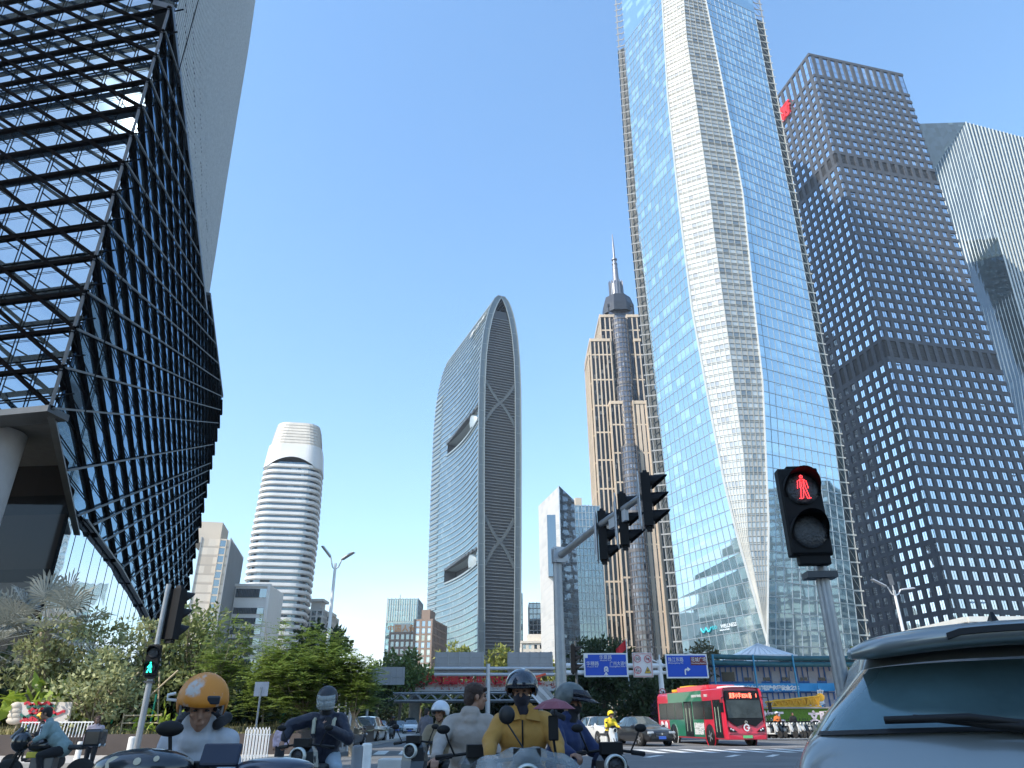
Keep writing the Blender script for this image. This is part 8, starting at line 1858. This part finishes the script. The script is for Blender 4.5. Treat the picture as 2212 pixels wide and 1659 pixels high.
    mb = MB(); mb.box((0, .82, 1.02), (.40, .36, .34)); mod_bevel(mb.build("top_box", M_scb, root), .05); [MB().ell((sg * .14, .98, .88), (.045, .03, .04), 10, 6).build("tail_light", M_hl, root) for sg in (1, -1)]
    for sg in (1, -1): mb = MB(); mb.tube([(sg * .22, -.44, 1.05), (sg * .30, -.46, 1.22)], .008, 5); mb.ell((sg * .32, -.46, 1.25), (.07, .02, .045), 10, 6); mb.build("mirror", M_chr, root)
    # 8 others
    p = V((at(607, 1600, 24).x, 24, .006)); P = stand(.08); person(p, R(15), "girl with long dark hair in a pale pink puffer coat walking behind the scooters", P, (C_pk, 1.35), C_dk, (-.3, -.95, 0), None, (M_hair, 'long'), None, vox=.018, s=.74, skirt=True)
    p = V((at(921, 1560, 28).x, 28, .006)); person(p, R(150), "man in a dark grey coat walking away behind the khaki rider", stand(.12), (C_gr, 1.2), C_dk, (0, -1, 0), None, (M_hair, 'short'), None, vox=.02)
    p = V((at(206, 1580, 23).x, 23, .006)); person(p, R(20), "woman with brown hair and pale pink top beside the motorcycle's rear box", stand(.08), (cloth("pale_pink_cloth", (.50, .40, .42)), 1.15), C_dk, (-.2, -1, 0), None, (pm("auburn_hair", (.10, .04, .02), .6), 'long'), None, vox=.02, s=.86)
    p = V((at(90, 1575, 25).x, 25, .006)); P = sit(lean=.08); person(p, R(-60), "delivery rider with an orange-yellow helmet beyond the motorcycle at far left", P, (C_bk, 1.15), C_dk, (0, -1, 0), (pm("orange_yellow_helmet", (.80, .42, .03), .35), 'cap'), None, None, vox=.02, s=.95); scooter((p.x, p.y - .02, .006), R(-60), M_scb, "black scooter of the delivery rider beyond the motorcycle", None)
    # yellow rider in the junction
    p = V((at(1321, 1590, 35).x, 35, .006)); P = sit(up=.0, lean=.05); person(p, R(20), "rider in a bright yellow jacket and yellow helmet in the junction by the black saloon", P, (cloth("bright_yellow_cloth", (.80, .58, .03)), 1.2), C_dk, (.15, -1, 0), (H_yl, 'cap'), None, None, vox=.018); scooter((p.x - .1, p.y - .25, .006), R(20), M_scw, "white-fronted scooter under the yellow-jacketed rider in the junction", None)
    p = V((at(848, 1580, 62).x, 62, .006)); P = sit(); person(p, 0, "small dark motorbike rider coming down the far road", P, (C_bk, 1.2), C_dk, (0, -1, 0), (H_ma, 'cap'), None, None, vox=.025, hands=False); scooter((p.x, p.y - .3, .006), 0, M_scb, "dark scooter under the rider on the far road", None)
    # row of parked scooters in front of the green hoarding
    base = None; r = random.Random(12); mats = [M_scw, M_scb, M_scg]; protos = []
    descr = [["white", "white parked scooter"], ["black", "black parked scooter"], ["grey", "grey parked scooter"]]
    place = ["beside the bus's right corner", "second from the bus's right corner", "third from the bus", "fourth from the bus", "directly left of the sitting person in orange", "directly right of the sitting person in orange", "second right of the person in orange", "third right of the person in orange", "in the middle of the parked row", "just past the middle of the parked row", "left of the person in black by the silver car", "right of the person in black by the silver car", "next to last before the silver car", "last before the silver car's pillar"]
    pat = [0, 1, 0, 1, 1, 0, 0, 2, 0, 0, 1, 0, 2, 1]
    for i in range(14):
        u = 1652 + i * 8.2; Y = 57.5 + r.uniform(-.6, .6); x = at(u, 1575, Y).x; rz = R(35 + r.uniform(-12, 12)); m_ = pat[i]; lb = descr[m_][1] + " " + place[i]
        pr_ = next((q for q in protos if q[0] == m_), None)
        if pr_ is None: o = scooter((x, Y, .13), rz, mats[m_], lb, "parked scooters in front of the green hoarding"); protos.append((m_, o))
        else: o = copy_tree(pr_[1]); o.location = (x, Y, .13); o.rotation_euler = (0, 0, rz); tag(o, lb)
    p = V((at(1684, 1570, 57).x, 57.2, .13)); person(p, R(10), "person in an orange top and white cap standing among the parked scooters", stand(.05), (cloth("orange_cloth", (.70, .18, .04)), 1.15), cloth("pale_trouser", (.5, .45, .42)), (0, -1, 0), (H_wh, 'cap'), None, None, vox=.028, hands=False, s=.98)
    p = V((at(1733, 1570, 57).x, 58.6, .13)); person(p, R(10), "person in black among the parked scooters near the silver car", stand(.05), (C_bk, 1.2), C_dk, (0, -1, 0), None, (M_hair, 'short'), None, vox=.028, hands=False, s=.98)
people()
# ================================================================== AIR
hz = MB(); hz.bx(-880, 1080, -290, 1480, -1.0, 470)
M_hz = bpy.data.materials.new("haze_air"); M_hz.use_nodes = True; nt = M_hz.node_tree; nt.nodes.remove(nt.nodes["Principled BSDF"])
pv = nt.nodes.new("ShaderNodeVolumePrincipled"); pv.inputs['Color'].default_value = (.88, .94, 1, 1); pv.inputs['Density'].default_value = .00014; pv.inputs['Anisotropy'].default_value = .3
nt.links.new(pv.outputs[0], nt.nodes["Material Output"].inputs['Volume']); tag(hz.build("haze", M_hz), kind="stuff")
